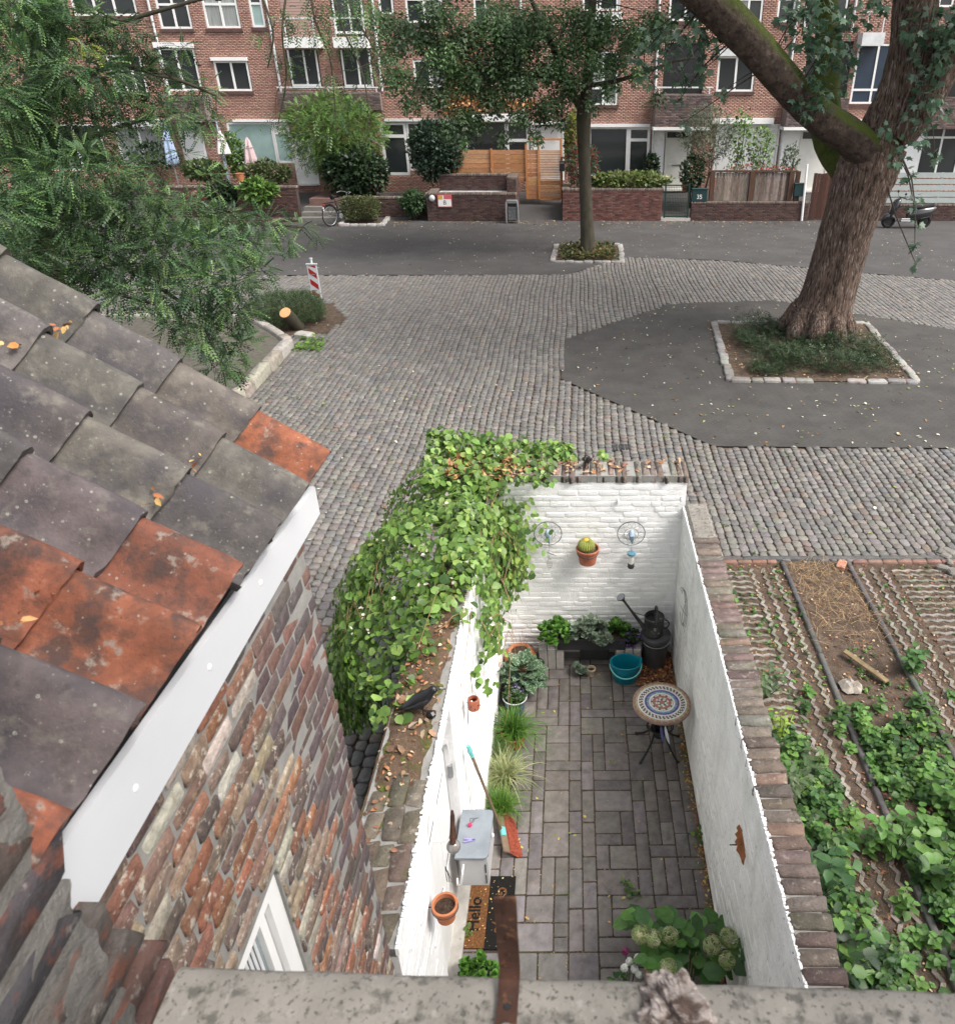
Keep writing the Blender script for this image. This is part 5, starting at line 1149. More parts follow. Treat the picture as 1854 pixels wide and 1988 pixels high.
# hanging red lantern pot on the left wall
rp = thing('clay_lantern', 'pierced red clay lantern hanging on wire at the left wall', 'lantern', (-.80, 4.5, 1.55))
c = FX(919, 1362, -.79)
mb = MB(); mb.lathe([(.030, -.085), (.047, -.07), (.050, -.03), (.046, .02), (.040, .03), (.036, .03), (.034, .0)], c, 22); mb.build('pot_body', M['clay'], rp, True)
mb = MB()
for k in range(10): a_ = k*.63; mb.ball(c+Vector((.049*math.cos(a_), .049*math.sin(a_), -.04+.025*(k % 2))), .006, 6, 4)
mb.build('hole', M['black'], rp)
mb = MB()
for k in range(4): mb.ball(c+Vector((U(-.02, .02), U(-.02, .02), .005)), .007, 6, 4)
mb.build('shell', M['white'], rp, True)
mb = MB(); mb.tube([c+Vector((-.04, 0, .03)), c+Vector((-.02, .01, .14)), c+Vector((-.06, 0, .2))], .0016, 4); mb.tube([c+Vector((-.05, 0, -.08)), c+Vector((-.055, 0, -.24)), c+Vector((-.055, -.02, -.24)), c+Vector((-.05, -.02, -.08))], .0016, 4); mb.build('hanging_wire', M['wire'], rp)
# --- birds
def bird(name, label, loc, s, rz, m='raven', cat='bird figure', down=.0):
    t = thing(name, label, cat, loc); M_ = Matrix.Translation(loc) @ Matrix.Rotation(rz, 4, 'Z'); T = lambda p: M_ @ (Vector(p)*s)
    me = bpy.data.meshes.new('body'); pts = [(-.62, 0, .26), (-.40, 0, .36), (-.15, 0, .47), (.10, 0, .55), (.27, 0, .66), (.36, 0, .80), (.44, 0, .84), (.50, 0, .83)]; rd = [(.07, .022), (.11, .06), (.19, .16), (.215, .20), (.17, .16), (.115, .12), (.10, .10), (.045, .05)]
    mb = MB(); n = 18; P = []
    for p, (ry, rz_) in zip(pts, rd):
        for k in range(n): a_ = 2*math.pi*k/n; P.append(T((p[0]-.35*rz_*math.sin(a_), p[1]+ry*math.cos(a_), p[2]+rz_*math.sin(a_))))
    mb.add(P, [(i*n+k, i*n+(k+1) % n, i*n+n+(k+1) % n, i*n+n+k) for i in range(len(pts)-1) for k in range(n)] + [tuple(range(n-1, -1, -1)), tuple(range(7*n, 8*n))]); mb.build('body', M[m], t, True, 180)
    mb = MB(); mb.tube([T((.49, 0, .835)), T((.60, 0, .825)), T((.70, 0, .79)), T((.735, 0, .76))], [.045*s, .036*s, .02*s, .003*s], 8); mb.build('beak', M['galv'], t, True)
    for sy in (-1, 1):
        mb = MB(); mb.tube([T((.22, sy*.16, .60)), T((.02, sy*.205, .50)), T((-.25, sy*.15, .38)), T((-.52, sy*.06, .28))], [.05*s, .11*s, .07*s, .02*s], 10); mb.build('wing', M[m], t, True)
        mb = MB(); mb.tube([T((.02, sy*.09, .36)), T((.05, sy*.09, .15)), T((.04, sy*.09, .0))], [.035*s, .018*s, .018*s], 6)
        for q in (-.3, 0, .3): mb.tube([T((.04, sy*.09, .01)), T((.15, sy*.09+q*.3, .01))], .012*s, 5)
        mb.build('foot', M[m], t, True)
        mb = MB(); mb.ball(T((.435, sy*.085, .865)), .014*s, 8, 6); mb.build('eye', M['steel'], t, True)
    return t
bird('raven_figure', 'black plastic raven standing sideways on the mossy left wall', (-1.03, 3.80, 2.20), .245, .18)
mb = MB(); mb.bevbox((-.965, 3.775, 2.215), (.07, .06, .05), .015); mb.build('base', M['raven'], bpy.data.objects['raven_figure'])
bird('blackbird_figure', 'black bird figure seen head on, sitting on the back wall coping', (.155, 7.18, 2.38), .19, -1.75)
# --- hydrangea in the near right corner
hy = thing('hydrangea_bush', 'hydrangea with big leaves in the near right corner', 'shrub', (.8, 2.85, 0))
LFB = [np_mesh('leaf', (LEAF_V*np.array([1.15, 1, k]))[None], LEAF_F, M['leaf_o'], smooth=True) for k in (.6, 1.0, 1.4)]
HG = [(.07, .18, .035), (.075, .2, .035), (.05, .13, .03), (.10, .235, .045), (.04, .105, .028)]
LD = [(1245, 1788), (1262, 1800), (1330, 1830), (1345, 1850), (1290, 1845), (1300, 1862), (1325, 1868), (1270, 1865), (1285, 1880), (1340, 1878), (1365, 1800), (1390, 1815), (1425, 1845), (1405, 1850), (1380, 1862), (1395, 1878), (1370, 1885), (1420, 1885), (1350, 1890), (1310, 1890), (1335, 1812), (1300, 1800), (1360, 1850), (1230, 1800), (1318, 1840), (1440, 1870)]
for u, v in LD:
    for q in range(5):
        z = .72 - .12*q + U(-.06, .06); p = G(u+U(-14, 14), v+U(-10, 10), z); a_ = math.atan2(p.y-2.85, p.x-.8) + U(-.7, .7)
        D = Vector((math.cos(a_), math.sin(a_), U(-.45, .25))); leaf_part(hy, random.choice(LFB), p, D, (U(-.3, .3), U(-.4, .2), 1), U(.11, .18), mixcols(HG, 1, .22)[0])
mb = MB()
for i in range(16): x, y = U(.45, 1.1), U(2.6, 3.15); mb.tube([(.8+U(-.15, .15), 2.8, .0), ((.8+x)/2, (2.8+y)/2, .35), (x, y, .68)], [.008, .006, .004], 5)
mb.build('stem', M['woodgrey'], hy)
FL4 = np.array([(0, 0, 0), (.5, .15, .08), (.75, .75, .0), (.15, .5, .08), (-.15, .5, .08), (-.75, .75, 0), (-.5, .15, .08), (-.5, -.15, .08), (-.75, -.75, 0), (-.15, -.5, .08), (.15, -.5, .08), (.75, -.75, 0), (.5, -.15, .08)]); FF4 = np.array([(0, 1, 2), (0, 2, 3), (0, 4, 5), (0, 5, 6), (0, 7, 8), (0, 8, 9), (0, 10, 11), (0, 11, 12)])
for u, v, r_ in ((1243, 1815, .062), (1268, 1823, .058), (1300, 1818, .06), (1383, 1836, .066), (1415, 1822, .066), (1412, 1866, .058), (1297, 1880, .058)):
    c = G(u, v, .80); n = 120; d = rdir(n); P = np.array(c) + d*r_*RNG.uniform(.85, 1.05, (n, 1)); D = norm(np.cross(d, rdir(n)))
    V = leaf_cloud(FL4, P, D, d, np.full(n, .021)); link('flower_head', np_mesh('flower_head', V, FF4, M['leaf'], mixcols([(.30, .40, .15), (.42, .47, .24), (.50, .50, .32), (.24, .34, .11)], n, .2)), hy, (0, 0, 0))
fl = thing('white_flowers', 'white flowers with a pink and a peach bloom left of the hydrangea', 'flowers', (.38, 2.9, .5))
for u, v, r_, cl in ((1222, 1868, .025, (.72, .75, .70)), (1238, 1862, .03, (.75, .78, .74)), (1232, 1882, .026, (.74, .76, .72)), (1212, 1880, .025, (.72, .75, .7)), (1240, 1893, .02, (.7, .74, .68)), (1214, 1848, .024, (.28, .06, .16)), (1260, 1885, .034, (.55, .40, .26))):
    c = G(u, v, .66); n = 40; d = rdir(n); P = np.array(c) + d*r_*RNG.uniform(.6, 1.0, (n, 1)); D = norm(np.cross(d, rdir(n)))
    V = leaf_cloud(FL4, P, D, d, np.full(n, .019)); link('bloom', np_mesh('bloom', V, FF4, M['leaf'], mixcols([cl], n, .1)), fl, (0, 0, 0))
mb = MB()
for u, v in ((1222, 1868), (1238, 1862), (1232, 1882), (1212, 1880), (1214, 1848), (1260, 1885)): c = G(u, v, .65); mb.tube([(.42, 2.85, 0), (.4, 2.88, .4), c], .0025, 4)
mb.build('stem', M['twig'], fl)
weeds('foliage_tuft', [(U(.28, .5), U(2.78, 2.98), U(.1, .5)) for i in range(50)], (.03, .06), HG, 5, parent=fl)
# --- dry leaf on the patio, star shaped
MP_V, MP_F = maple()
V = leaf_cloud(MP_V, np.array([[-.5, 4.38, .012]]), np.array([[-.3, 1, 0.]]), np.array([[0, .1, 1.]]), np.array([.09])); o = link('fallen_leaf', np_mesh('fallen_leaf', V, MP_F, M['dry'], np.array([[.6, .55, .3]]))); tag(o, 'pale star shaped leaf lying on the pavers beside the broom', 'leaf')
V = leaf_cloud(LEAF_V, np.array([[.44, 5.0, .05], [.42, 4.93, .05], [.47, 4.9, .05], [.49, 4.8, .04]]), np.array([[-.3, 1, 0.2], [1, .4, .2], [-1, .3, .2], [.6, -.5, .1]]), np.tile([0, 0, 1.], (4, 1)), np.full(4, .06)); 
weeds('weed_tuft', [(.45+.1*k*.1, 4.02-.02*k, .01) for k in range(9)], (.025, .05), WEED, 3)
weeds('weed_tuft', [(1.15, 4.45+U(-.05, .05), U(0, .06)) for k in range(6)], (.03, .05), WEED, 3)
# ================================================================== APARTMENT BUILDING ACROSS THE STREET
YF = 41.0
ab = thing('apartment_building', 'long red brick apartment block with white windows and balconies across the street', 'building', (-4, 43, 0))
FBX0, FBX1 = -31.0, 22.0
mb = MB(); mb.bb(FBX0, FBX1, YF+.10, YF+9, -.2, 12.4); mb.build('wall', M['fmortar'], ab)
mb = MB(); mb.add([(FBX0-.4, YF-.5, 12.4), (FBX1+.4, YF-.5, 12.4), (FBX1+.4, YF+4.5, 15.5), (FBX0-.4, YF+4.5, 15.5), (FBX0-.4, YF+9.5, 12.4), (FBX1+.4, YF+9.5, 12.4)], [(0, 1, 2, 3), (3, 2, 5, 4), (0, 3, 4), (1, 5, 2), (0, 4, 5, 1)]); mb.build('roof', M['tile_g'], ab)
HOLES = []
def rect(u0, u1, vt, vb, Y=YF):
    a = FY(u0, vb, Y); b = FY(u1, vb, Y); x0, x1 = a.x, b.x; z0 = a.z; um = (u0+u1)/2
    z1 = FY(um + (um-1111)*(vb-vt)/3300*-1, vt, Y).z
    return x0, x1, z0, z1
def win(u0, u1, vt, vb, cols=2, tr=None, glass='glass', sill=True, fw=.085, frame='white', hole=True, box=None, wid=None, trdown=True, parts=None):
    x0, x1, z0, z1 = rect(u0, u1, vt, vb)
    if hole: HOLES.append((x0, x1, z0, z1))
    mb = MB(); ya, yb = YF+.03, YF+.095
    mb.bb(x0, x0+fw, ya, yb, z0, z1); mb.bb(x1-fw, x1, ya, yb, z0, z1); mb.bb(x0+fw, x1-fw, ya, yb, z0, z0+fw); mb.bb(x0+fw, x1-fw, ya, yb, z1-fw, z1)
    xs_ = [x0+fw] + [x0+fw+(x1-x0-2*fw)*q for q in (wid or [i/cols for i in range(1, cols)])] + [x1-fw]
    for x in xs_[1:-1]: mb.bb(x-fw*.55, x+fw*.55, ya+.004, yb, z0+fw, z1-fw)
    zs = [z0+fw, z1-fw]
    if tr: zt = z0+(z1-z0)*tr; mb.bb(x0+fw, x1-fw, ya+.002, yb, zt-fw*.55, zt+fw*.55); zs = [z0+fw, zt, z1-fw]
    w = mb.build('window', M[frame], ab)
    for i in range(len(xs_)-1):
        for j in range(len(zs)-1):
            g = glass if isinstance(glass, str) else glass[(i+j) % len(glass)]
            mb = MB(); mb.bb(xs_[i]+.012, xs_[i+1]-.012, YF+.075, YF+.085, zs[j], zs[j+1]); mb.build('pane', M[g], w)
    if sill: mb = MB(); mb.bb(x0-.06, x1+.06, YF-.07, YF+.03, z0-.14, z0-.004); mb.build('sill', mat_sill, w)
    if box: mb = MB(); mb.bb(x0-.05, x1+.05, YF-.12, YF+.10, z1, z1+box); mb.build('shutter_box', M['white' if box < .3 else 'zinc'], w)
    return w
mat_sill = mat('purple_brick_sill', (.10, .06, .055), nscale=6, namp=.25)
# top storey
win(145, 268, -60, 30, 3, .45, box=None); win(313, 374, -60, 55, 2, .42); win(402, 468, -60, 54, 2, .42, 'glass_c'); win(491, 516, -60, 52, 1, .42, ['blind', 'glass'])
win(737, 765, -60, 27, 1); win(790, 861, -60, 43, 2, .45, ['glass', 'glass_c']); win(921, 946, -60, 42, 1, .45); win(1131, 1200, -70, 20, 2, .3); win(1298, 1362, -60, 40, 2, .45); win(1424, 1478, -60, 43, 2, .45, ['glass_c', 'glass']); win(1507, 1541, -60, 42, 1, .45); win(1795, 1850, -60, 13, 2)
win(30, 100, -60, 45, 2, .42)
# recessed balcony doors, top storey
def recess(u0, u1, vt, vb, frame=True, glass='glass'):
    x0, x1, z0, z1 = rect(u0, u1, vt, vb); HOLES.append((x0, x1, z0, z1))
    mb = MB(); mb.bb(x0, x1, YF+.085, YF+.098, z0, z1); w = mb.build('balcony_door', M['black'], ab)  # flat black sheet paints the shade inside the recess
    if frame:
        mb = MB(); fw = .08
        for a, b in ((x0+.05, x0+.05+fw), (x0+(x1-x0)*.52, x0+(x1-x0)*.52+fw), (x1-.05-fw, x1-.05)): mb.bb(a, b, YF+.04, YF+.084, z0+.1, z1-.02)
        mb.bb(x0+.05+fw, x1-.05-fw, YF+.042, YF+.084, z0+.1, z0+.2); mb.build('door_frame', M['white'], w)
        for a, b in ((.13, (x1-x0)*.52), ((x1-x0)*.52+fw, x1-x0-.13)): mb = MB(); mb.bb(x0+a, x0+b, YF+.06, YF+.07, z0+.2, z1-.04); mb.build('pane', M[glass], w)
    return w
PINK = mat('pale_pink_shutter', (.42, .29, .25), nscale=3, namp=.08, stretch=(1, 1, 12))
x0, x1, z0, z1 = rect(553, 615, -60, 71); HOLES.append((x0, x1, z0, z1))
mb = MB(); mb.bb(x0, x1, YF+.05, YF+.095, z0, z1); w = mb.build('roller_shutter', PINK, ab)
for i in range(24):
    z = z0+i*.11
    if z > z1-.05: break
    mb = MB(); mb.bb(x0+.02, x1-.02, YF+.03, YF+.05, z, z+.085); mb.build('slat', PINK, w)
recess(650, 712, -60, 70); recess(1557, 1640, -60, 62, True)
def balcony(u0, u1, vt, vb, m, dep=.9, rail=None, cap=True, lip=False):
    """projecting balcony front; u at the bottom edge."""
    x0, x1, z0, z1 = rect(u0, u1, vt, vb, YF-dep)
    mb = MB(); mb.bb(x0, x1, YF-dep, YF-dep+.14, z0, z1); mb.bb(x0, x0+.14, YF-dep+.14, YF+.1, z0, z1); mb.bb(x1-.14, x1, YF-dep+.14, YF+.1, z0, z1); mb.bb(x0+.14, x1-.14, YF-dep+.14, YF+.1, z0, z0+.16)
    b = mb.build('balcony', M[m], ab); HOLES.append((x0+.1, x1-.1, z0, z1))
    if lip: mb = MB(); mb.bb(x0-.05, x1+.05, YF-dep-.06, YF-.02, z0-.13, z0-.002); mb.build('white_edge', M['white'], b)
    if m == 'bbrick':
        P = []; S = []; zz = z0+.004; r = 0
        while zz < z1-.06:
            x = x0-(.11 if r % 2 else 0)
            while x < x1: a, e = max(x, x0), min(x+.22, x1); (P.append(((a+e)/2, YF-dep-.002, zz+.032)), S.append((e-a-.012, .054, .014))) if e-a > .04 else None; x += .22
            zz += .066; r += 1
        P = np.array(P); V = inst(TB, np.zeros_like(P), np.array(S)); R_ = np.array(Euler((math.pi/2, 0, 0)).to_matrix()); V = V @ R_.T + P[:, None]
        o = link('brickwork', np_mesh('brickwork', V, FB, M['fbrick'], mixcols([(.12, .085, .08), (.15, .10, .09), (.09, .07, .07), (.17, .13, .12)], len(P), .2)), b, (0, 0, 0)); o["kind"] = 'stuff'
    if rail:
        mb = MB(); mb.bb(x0-.02, x1+.02, YF-dep+.02, YF-dep+.08, z1+rail-.06, z1+rail)
        for x in np.linspace(x0+.15, x1-.15, max(2, int((x1-x0)/1.6)+1)): mb.bb(x-.025, x+.025, YF-dep+.03, YF-dep+.07, z1, z1+rail-.06)
        mb.build('railing', M['zinc'], b)
    return b
M['bbrick'] = mat('balcony_mortar', (.20, .17, .16), nscale=4, namp=.2)
balcony(552, 620, 71, 92, 'white', .7, .75); balcony(648, 713, 71, 92, 'white', .7, .75); balcony(1152, 1208, 22, 50, 'white', .7, .6); balcony(1672, 1715, 62, 88, 'zinc', .7, .8)
# first floor
win(224, 288, 105, 178, 3); win(322, 393, 92, 176, 2, None, 'glass', False, box=.22); win(425, 490, 117, 176, 2, None, 'glass', box=.14); win(806, 868, 115, 170, 2, None, ['glass', 'glass_c']); win(925, 958, 115, 166, 1)
win(1143, 1198, 98, 203, 2, .32, ['glass', 'glass_c', 'glass']); win(1390, 1461, 108, 177, 2, None, box=.30); win(1649, 1727, 84, 201, 2, .24, 'navy')
recess(566, 626, 95, 172); recess(668, 728, 95, 173); recess(1286, 1362, 84, 180, False); recess(1555, 1640, 80, 196, False); recess(1808, 1890, 95, 187, False)
balcony(330, 404, 187, 237, 'bbrick', .9); balcony(545, 741, 178, 214, 'bbrick', .35, .22); balcony(1270, 1378, 182, 246, 'bbrick', .9, .3, lip=True); balcony(1524, 1640, 190, 246, 'bbrick', .9, lip=True); balcony(1800, 1900, 188, 250, 'bbrick', .9)
# ground floor
win(240, 330, 246, 322, 2, None, 'glass_c', False); win(455, 541, 237, 318, 1, None, 'blind', False); win(540, 572, 237, 316, 1, .74, ['blind', 'white'], False)
win(748, 797, 236, 340, 1, .74, 'glass', False, .13); win(797, 905, 236, 330, 2, None, 'glass', False); win(907, 986, 233, 330, 1, None, 'glass', False); win(986, 1029, 233, 345, 1, .66, 'glass', False, .12)
win(1143, 1217, 246, 342, 1, None, 'glass', False); win(1217, 1258, 246, 348, 1, .76, 'glass', False, .12); win(1383, 1503, 240, 345, 1, None, 'white', False); win(1775, 1852, 246, 345, 2, .8, 'glass', False)
win(1655, 1740, 246, 345, 2, None, 'glass_c', False); win(60, 215, 240, 330, 3, None, 'glass', False)
x0, x1, z0, z1 = rect(1386, 1500, 245, 343)
for i in range(40):
    z = z0+.1+i*.075
    if z > z1-.15: break
    mb = MB(); mb.bb(x0+.1, x1-.1, YF+.03, YF+.072, z, z+.066); mb.build('shutter_slat', M['white'], ab)
def door(u0, u1, vt, vb, m='white', vtt=None, slot=True):
    x0, x1, z0, z1 = rect(u0, u1, vt, vb); zt = rect(u0, u1, vtt, vb)[3] if vtt else z1; HOLES.append((x0-.1, x1+.1, z0-.1, zt+.02))
    mb = MB(); mb.bb(x0-.1, x0, YF+.0, YF+.095, z0-.1, zt); mb.bb(x1, x1+.1, YF+.0, YF+.095, z0-.1, zt); mb.bb(x0, x1, YF+.0, YF+.095, zt-.08, zt); mb.bb(x0, x1, YF-.12, YF+.095, z0-.1, z0)
    if vtt: mb.bb(x0, x1, YF+.002, YF+.095, z1, z1+.07)
    f = mb.build('door', M[m], ab); mb = MB(); mb.bb(x0+.005, x1-.005, YF+.04, YF+.09, z0+.002, z1-.004); mb.build('door_leaf', M[m], f)
    if slot: mb = MB(); mb.bb(x0+(x1-x0)*.28, x0+(x1-x0)*.72, YF+.02, YF+.04, z0+(z1-z0)*.47, z0+(z1-z0)*.50); mb.build('letter_slot', M['steel'], f); mb = MB(); mb.bb(x1-.12, x1-.08, YF+.0, YF+.04, z0+.95, z0+1.15); mb.build('door_handle', M['steel'], f)
    if vtt: mb = MB(); mb.bb(x0, x1, YF+.06, YF+.08, z1+.07, zt-.08); mb.build('pane', M['glass'], f)
door(367, 403, 255, 325, 'white', 240, False); door(582, 617, 272, 355, 'white', 258, False); door(1050, 1092, 248, 345, 'white', 236, False); door(1289, 1332, 270, 366, 'offwhite', 252); door(1544, 1596, 272, 368, 'offwhite', 252, False)
for u0, u1, vt, vb in ((1262, 1287, 252, 360), (1505, 1542, 252, 350), (1032, 1046, 240, 345), (1745, 1775, 246, 345)):
    x0, x1, z0, z1 = rect(u0, u1, vt, vb); HOLES.append((x0, x1, z0, z1)); mb = MB(); mb.bb(x0, x1, YF+.0, YF+.095, z0, z1); mb.build('white_panel', M['wpaint'], ab)
def awning(u0, u1, vt, vb, m='white', dep=.35):
    x0, x1, z0, z1 = rect(u0, u1, vt, vb, YF-dep); mb = MB(); mb.bb(x0, x1, YF-dep, YF+.02, z0, z1); mb.build('awning_box', M[m], ab)
awning(219, 330, 231, 245, 'zinc', .4); awning(909, 1022, 221, 235); awning(1384, 1502, 229, 240); awning(452, 575, 231, 236, 'white', .15); awning(746, 905, 230, 235, 'zinc', .12); awning(1140, 1262, 240, 246, 'white', .12); awning(1640, 1690, 232, 245); awning(1212, 1241, 71, 76, 'white', .2); awning(1030, 1100, 236, 241, 'white', .3)
def pipe(u, vb, vt, r=.055, m='zinc', Y=YF-.07):
    p = FY(u, vb, Y); zt = FY(u, vt, Y).z; mb = MB(); mb.tube([(p.x, Y, p.z), (p.x, Y, max(zt, p.z+.5))], r, 10); o = mb.build('downspout', M[m], ab, True)
    z = p.z+.4
    while z < zt: mb = MB(); mb.lathe([(r+.012, z), (r+.012, z+.05)], (p.x, Y, 0), 10, cap1=True); mb.build('pipe_bracket', M['steel'], o); z += 2.0
pipe(330, 185, -60); pipe(546, 177, -60); pipe(742, 176, -60); pipe(1017, 234, -60); pipe(1264, 345, -60); pipe(1522, 232, -60); pipe(1509, 345, 234); pipe(1653, 60, -60)
# brickwork with openings
P = []; S = []
zz = .45; r = 0
XB0, XB1 = FY(-60, 250, YF).x, FY(1915, 250, YF).x
while zz < 9.6:
    zc = zz+.033; cuts = sorted((a-.01, b+.01) for a, b, c, d in HOLES if c-.005 < zc < d+.005)
    x = XB0; segs = []
    for a, b in cuts:
        if a > x: segs.append((x, a))
        x = max(x, b)
    if x < XB1: segs.append((x, XB1))
    for s, e in segs:
        x = math.floor(s/.22)*.22 - (.11 if r % 2 else 0)
        while x < e:
            a, b = max(x, s), min(x+.22, e)
            if b-a > .03: P.append(((a+b)/2, YF+.1, zc)); S.append((b-a-.011, .055, .10+U(-.004, .004)))
            x += .22
    zz += .066; r += 1
P = np.array(P); S = np.array(S)
V = inst(TB[:, :], np.zeros_like(P), S); R_ = np.array(Euler((math.pi/2, 0, 0)).to_matrix()); V = V @ R_.T + P[:, None]
bc = mixcols([(.41, .245, .195), (.43, .26, .21), (.39, .228, .182), (.445, .275, .222), (.37, .215, .172)], len(P), .10)
low = np.clip((P[:, 2]-3.9)/.4, 0, 1)[:, None]
o = link('brickwork', np_mesh('brickwork', V, FB, M['fbrick'], bc), ab, (0, 0, 0)); o["kind"] = 'stuff'
# dead creeper on the facade
n = 2600; Pn = []
while len(Pn) < n:
    u, v = U(860, 1060), U(60, 232)
    w = math.exp(-((u-895-.0*(v-150))/28)**2)*(1 if v < 205 else .5) + .8*math.exp(-((v-196-.03*(u-900))/7)**2)*(u > 900)*(u < 1050) + .6*math.exp(-((u-(940-(230-v)*.0)-0)/9)**2)*(v > 100) + .55*math.exp(-((u-870+.4*(v-190))/10)**2)*(v > 185)
    if random.random() < w: p = FY(u, v, YF-.06); Pn.append((p.x, YF-U(.03, .16), p.z))
Pn = np.array(Pn); D = rdir(len(Pn)); D[:, 2] = -np.abs(D[:, 2]); Nn = np.c_[RNG.normal(0, .5, len(Pn)), -np.ones(len(Pn)), RNG.normal(0, .5, len(Pn))]
cr = thing('dead_creeper', 'withered orange brown creeper on the facade between two first floor windows', 'climber', FY(905, 235, YF-.06))
link('leaves', np_mesh('leaves', leaf_cloud(LEAF_V, Pn, D, Nn, RNG.uniform(.10, .19, len(Pn)), RNG.uniform(.8, 1.2, len(Pn))), LEAF_F, M['dry'], mixcols([(.40, .20, .08), (.30, .13, .055), (.46, .28, .13), (.22, .10, .05)], len(Pn), .25)), cr, (0, 0, 0))
mb = MB()
for k in range(6): x0 = FY(900, 150, YF).x; mb.tube([(x0+U(-.2, .2), YF-.02, 1.0), (x0+U(-.4, .4), YF-.03, 3.5), (x0+U(-.8, .8), YF-.03, 5.0), (x0+U(-1, 1), YF-.03, 7)], .015, 5)
mb.build('stem', M['twig'], cr)
# ================================================================== FRONT GARDENS
def brick_wall(name, label, cat, x0, x1, y0, y1, z0, z1, cols=None, cap=True, faces=('f',)):
    t = thing(name, label, cat, ((x0+x1)/2, (y0+y1)/2, z0)); cols = cols or [(.075, .042, .038), (.095, .052, .045), (.06, .036, .034), (.085, .06, .052)]
    mb = MB(); mb.bb(x0, x1, y0, y1, z0-.3, z1); mb.build('core', M['darkmortar'], t)
    P = []; S = []; z = z0-.05; r = 0
    while z < z1-.09:
        x = x0-(.11 if r % 2 else 0)
        while x < x1: a, e = max(x, x0), min(x+.22, x1); (P.append(((a+e)/2, y0+.001, z+.033)), S.append((e-a-.010, .056, .014))) if e-a > .04 else None; x += .22
        z += .066; r += 1
    P = np.array(P); V = inst(TB, np.zeros_like(P), np.array(S)) @ np.array(Euler((math.pi/2, 0, 0)).to_matrix()).T + P[:, None]
    o = link('brickwork', np_mesh('brickwork', V, FB, M['fbrick'], mixcols(cols, len(P), .2)), t, (0, 0, 0)); o["kind"] = 'stuff'
    if 'r' in faces or 'l' in faces:
        for f in faces:
            if f == 'f': continue
            P = []; S = []; z = z0-.05; r = 0; xf = x1-.001 if f == 'r' else x0+.001
            while z < z1-.09:
                y = y0-(.11 if r % 2 else 0)
                while y < y1: a, e = max(y, y0), min(y+.22, y1); (P.append((xf, (a+e)/2, z+.033)), S.append((e-a-.010, .056, .014))) if e-a > .04 else None; y += .22
                z += .066; r += 1
            P = np.array(P); R_ = np.array(Euler((math.pi/2, 0, math.pi/2 if f == 'r' else -math.pi/2)).to_matrix()); V = inst(TB, np.zeros_like(P), np.array(S)) @ R_.T + P[:, None]
            o = link('brickwork', np_mesh('brickwork', V, FB, M['fbrick'], mixcols(cols, len(P), .2)), t, (0, 0, 0)); o["kind"] = 'stuff'
    if cap:
        P = []; S = []; L_ = x1-x0+.04; dp = y1-y0
        if L_ >= dp:
            for x in np.arange(x0-.02, x1, .074): P.append((x+.037, (y0+y1)/2, z1-.075)); S.append((.062, dp+.05, .085))
        else:
            for y in np.arange(y0-.02, y1, .074): P.append(((x0+x1)/2, y+.037, z1-.075)); S.append((x1-x0+.05, .062, .085))
        P = np.array(P); S = np.array(S); S[:, 2] *= RNG.uniform(.95, 1.05, len(P))
        o = link('coping', np_mesh('coping', inst(TB, P, S), FB, M['fbrick'], mixcols([(.13, .10, .085), (.16, .125, .105), (.10, .08, .07)], len(P), .2)), t, (0, 0, 0)); o["kind"] = 'stuff'
    return t
M['darkmortar'] = mat('dark_wall_mortar', (.075, .06, .055), nscale=4, namp=.25)
def gx(u, v, Y): return FY(u, v, Y).x
YW = 37.3
# bin enclosure (four walls)
ex0, ex1 = G(832, 428).x, gx(1003, 426, 37.2); zt = FY(900, 374, YW).z
en = brick_wall('brick_enclosure', 'dark brick bin enclosure with a white sign, open on top', 'enclosure', ex0, ex1, 37.2, 37.55, 0, zt)
def join(src, dst):
    for c in list(src.children):
        if c.name not in WL: WL[c.name] = Vector(c.location)+WL[src.name]
        wloc = WL[src.name] + Vector(c.location); c.parent = dst; c.location = wloc - WL[dst.name]; WL[c.name] = wloc
    bpy.data.objects.remove(src)
zt2 = FY(980, 337, 39.0).z
join(brick_wall('brick_enclosure', None, None, ex1-.42, ex1, 37.56, 39.3, 0, zt2, faces=('f', 'r')), en)
join(brick_wall('brick_enclosure', None, None, ex0, ex0+.35, 37.56, 39.3, 0, zt), en)
join(brick_wall('brick_enclosure', None, None, ex0+.36, ex1-.43, 39.0, 39.3, 0, zt2), en)
mb = MB(); mb.bb(ex0+.36, ex1-.43, 37.56, 38.99, -.1, .55); mb.build('container_lid', M['darkplastic'], en)
mb = MB(); mb.bb(ex0+.40, ex1-.44, 38.80, 38.97, zt-.35, zt-.12); mb.bb(ex0+.38, ex0+.48, 37.6, 38.80, zt-.35, zt-.13); mb.build('metal_edge', M['zinc'], en)
sg = thing('wall_sign', 'white square sign with red border and black letter B on the brick enclosure', 'sign', FY(858, 402, 37.16))
a, b = FY(850, 398, 37.17), FY(868, 382, 37.17); x0, x1, z0, z1 = a.x, a.x+.66, a.z-.08, a.z+.46
mb = MB(); mb.bb(x0, x1, 37.155, 37.172, z0, z1); mb.build('border', M['obj'], sg, color=(.55, .09, .11))
mb = MB(); mb.bb(x0+.035, x1-.035, 37.149, 37.1545, z0+.035, z1-.035); mb.build('panel', M['white'], sg)
mb = MB(); mb.bb(x0+.036, x0+.25, 37.144, 37.1485, z1-.20, z1-.036); mb.build('emblem', M['obj'], sg, color=(.62, .35, .10))
mb = MB(); mb.bb(x0+.30, x1-.036, 37.144, 37.1485, z1-.19, z1-.036); mb.build('emblem', M['obj'], sg, color=(.55, .12, .14))
text('B', .26, ((x0+x1)/2, 37.147, z0+.19), 0, M['black'], sg, rot=(math.pi/2, 0, 0))
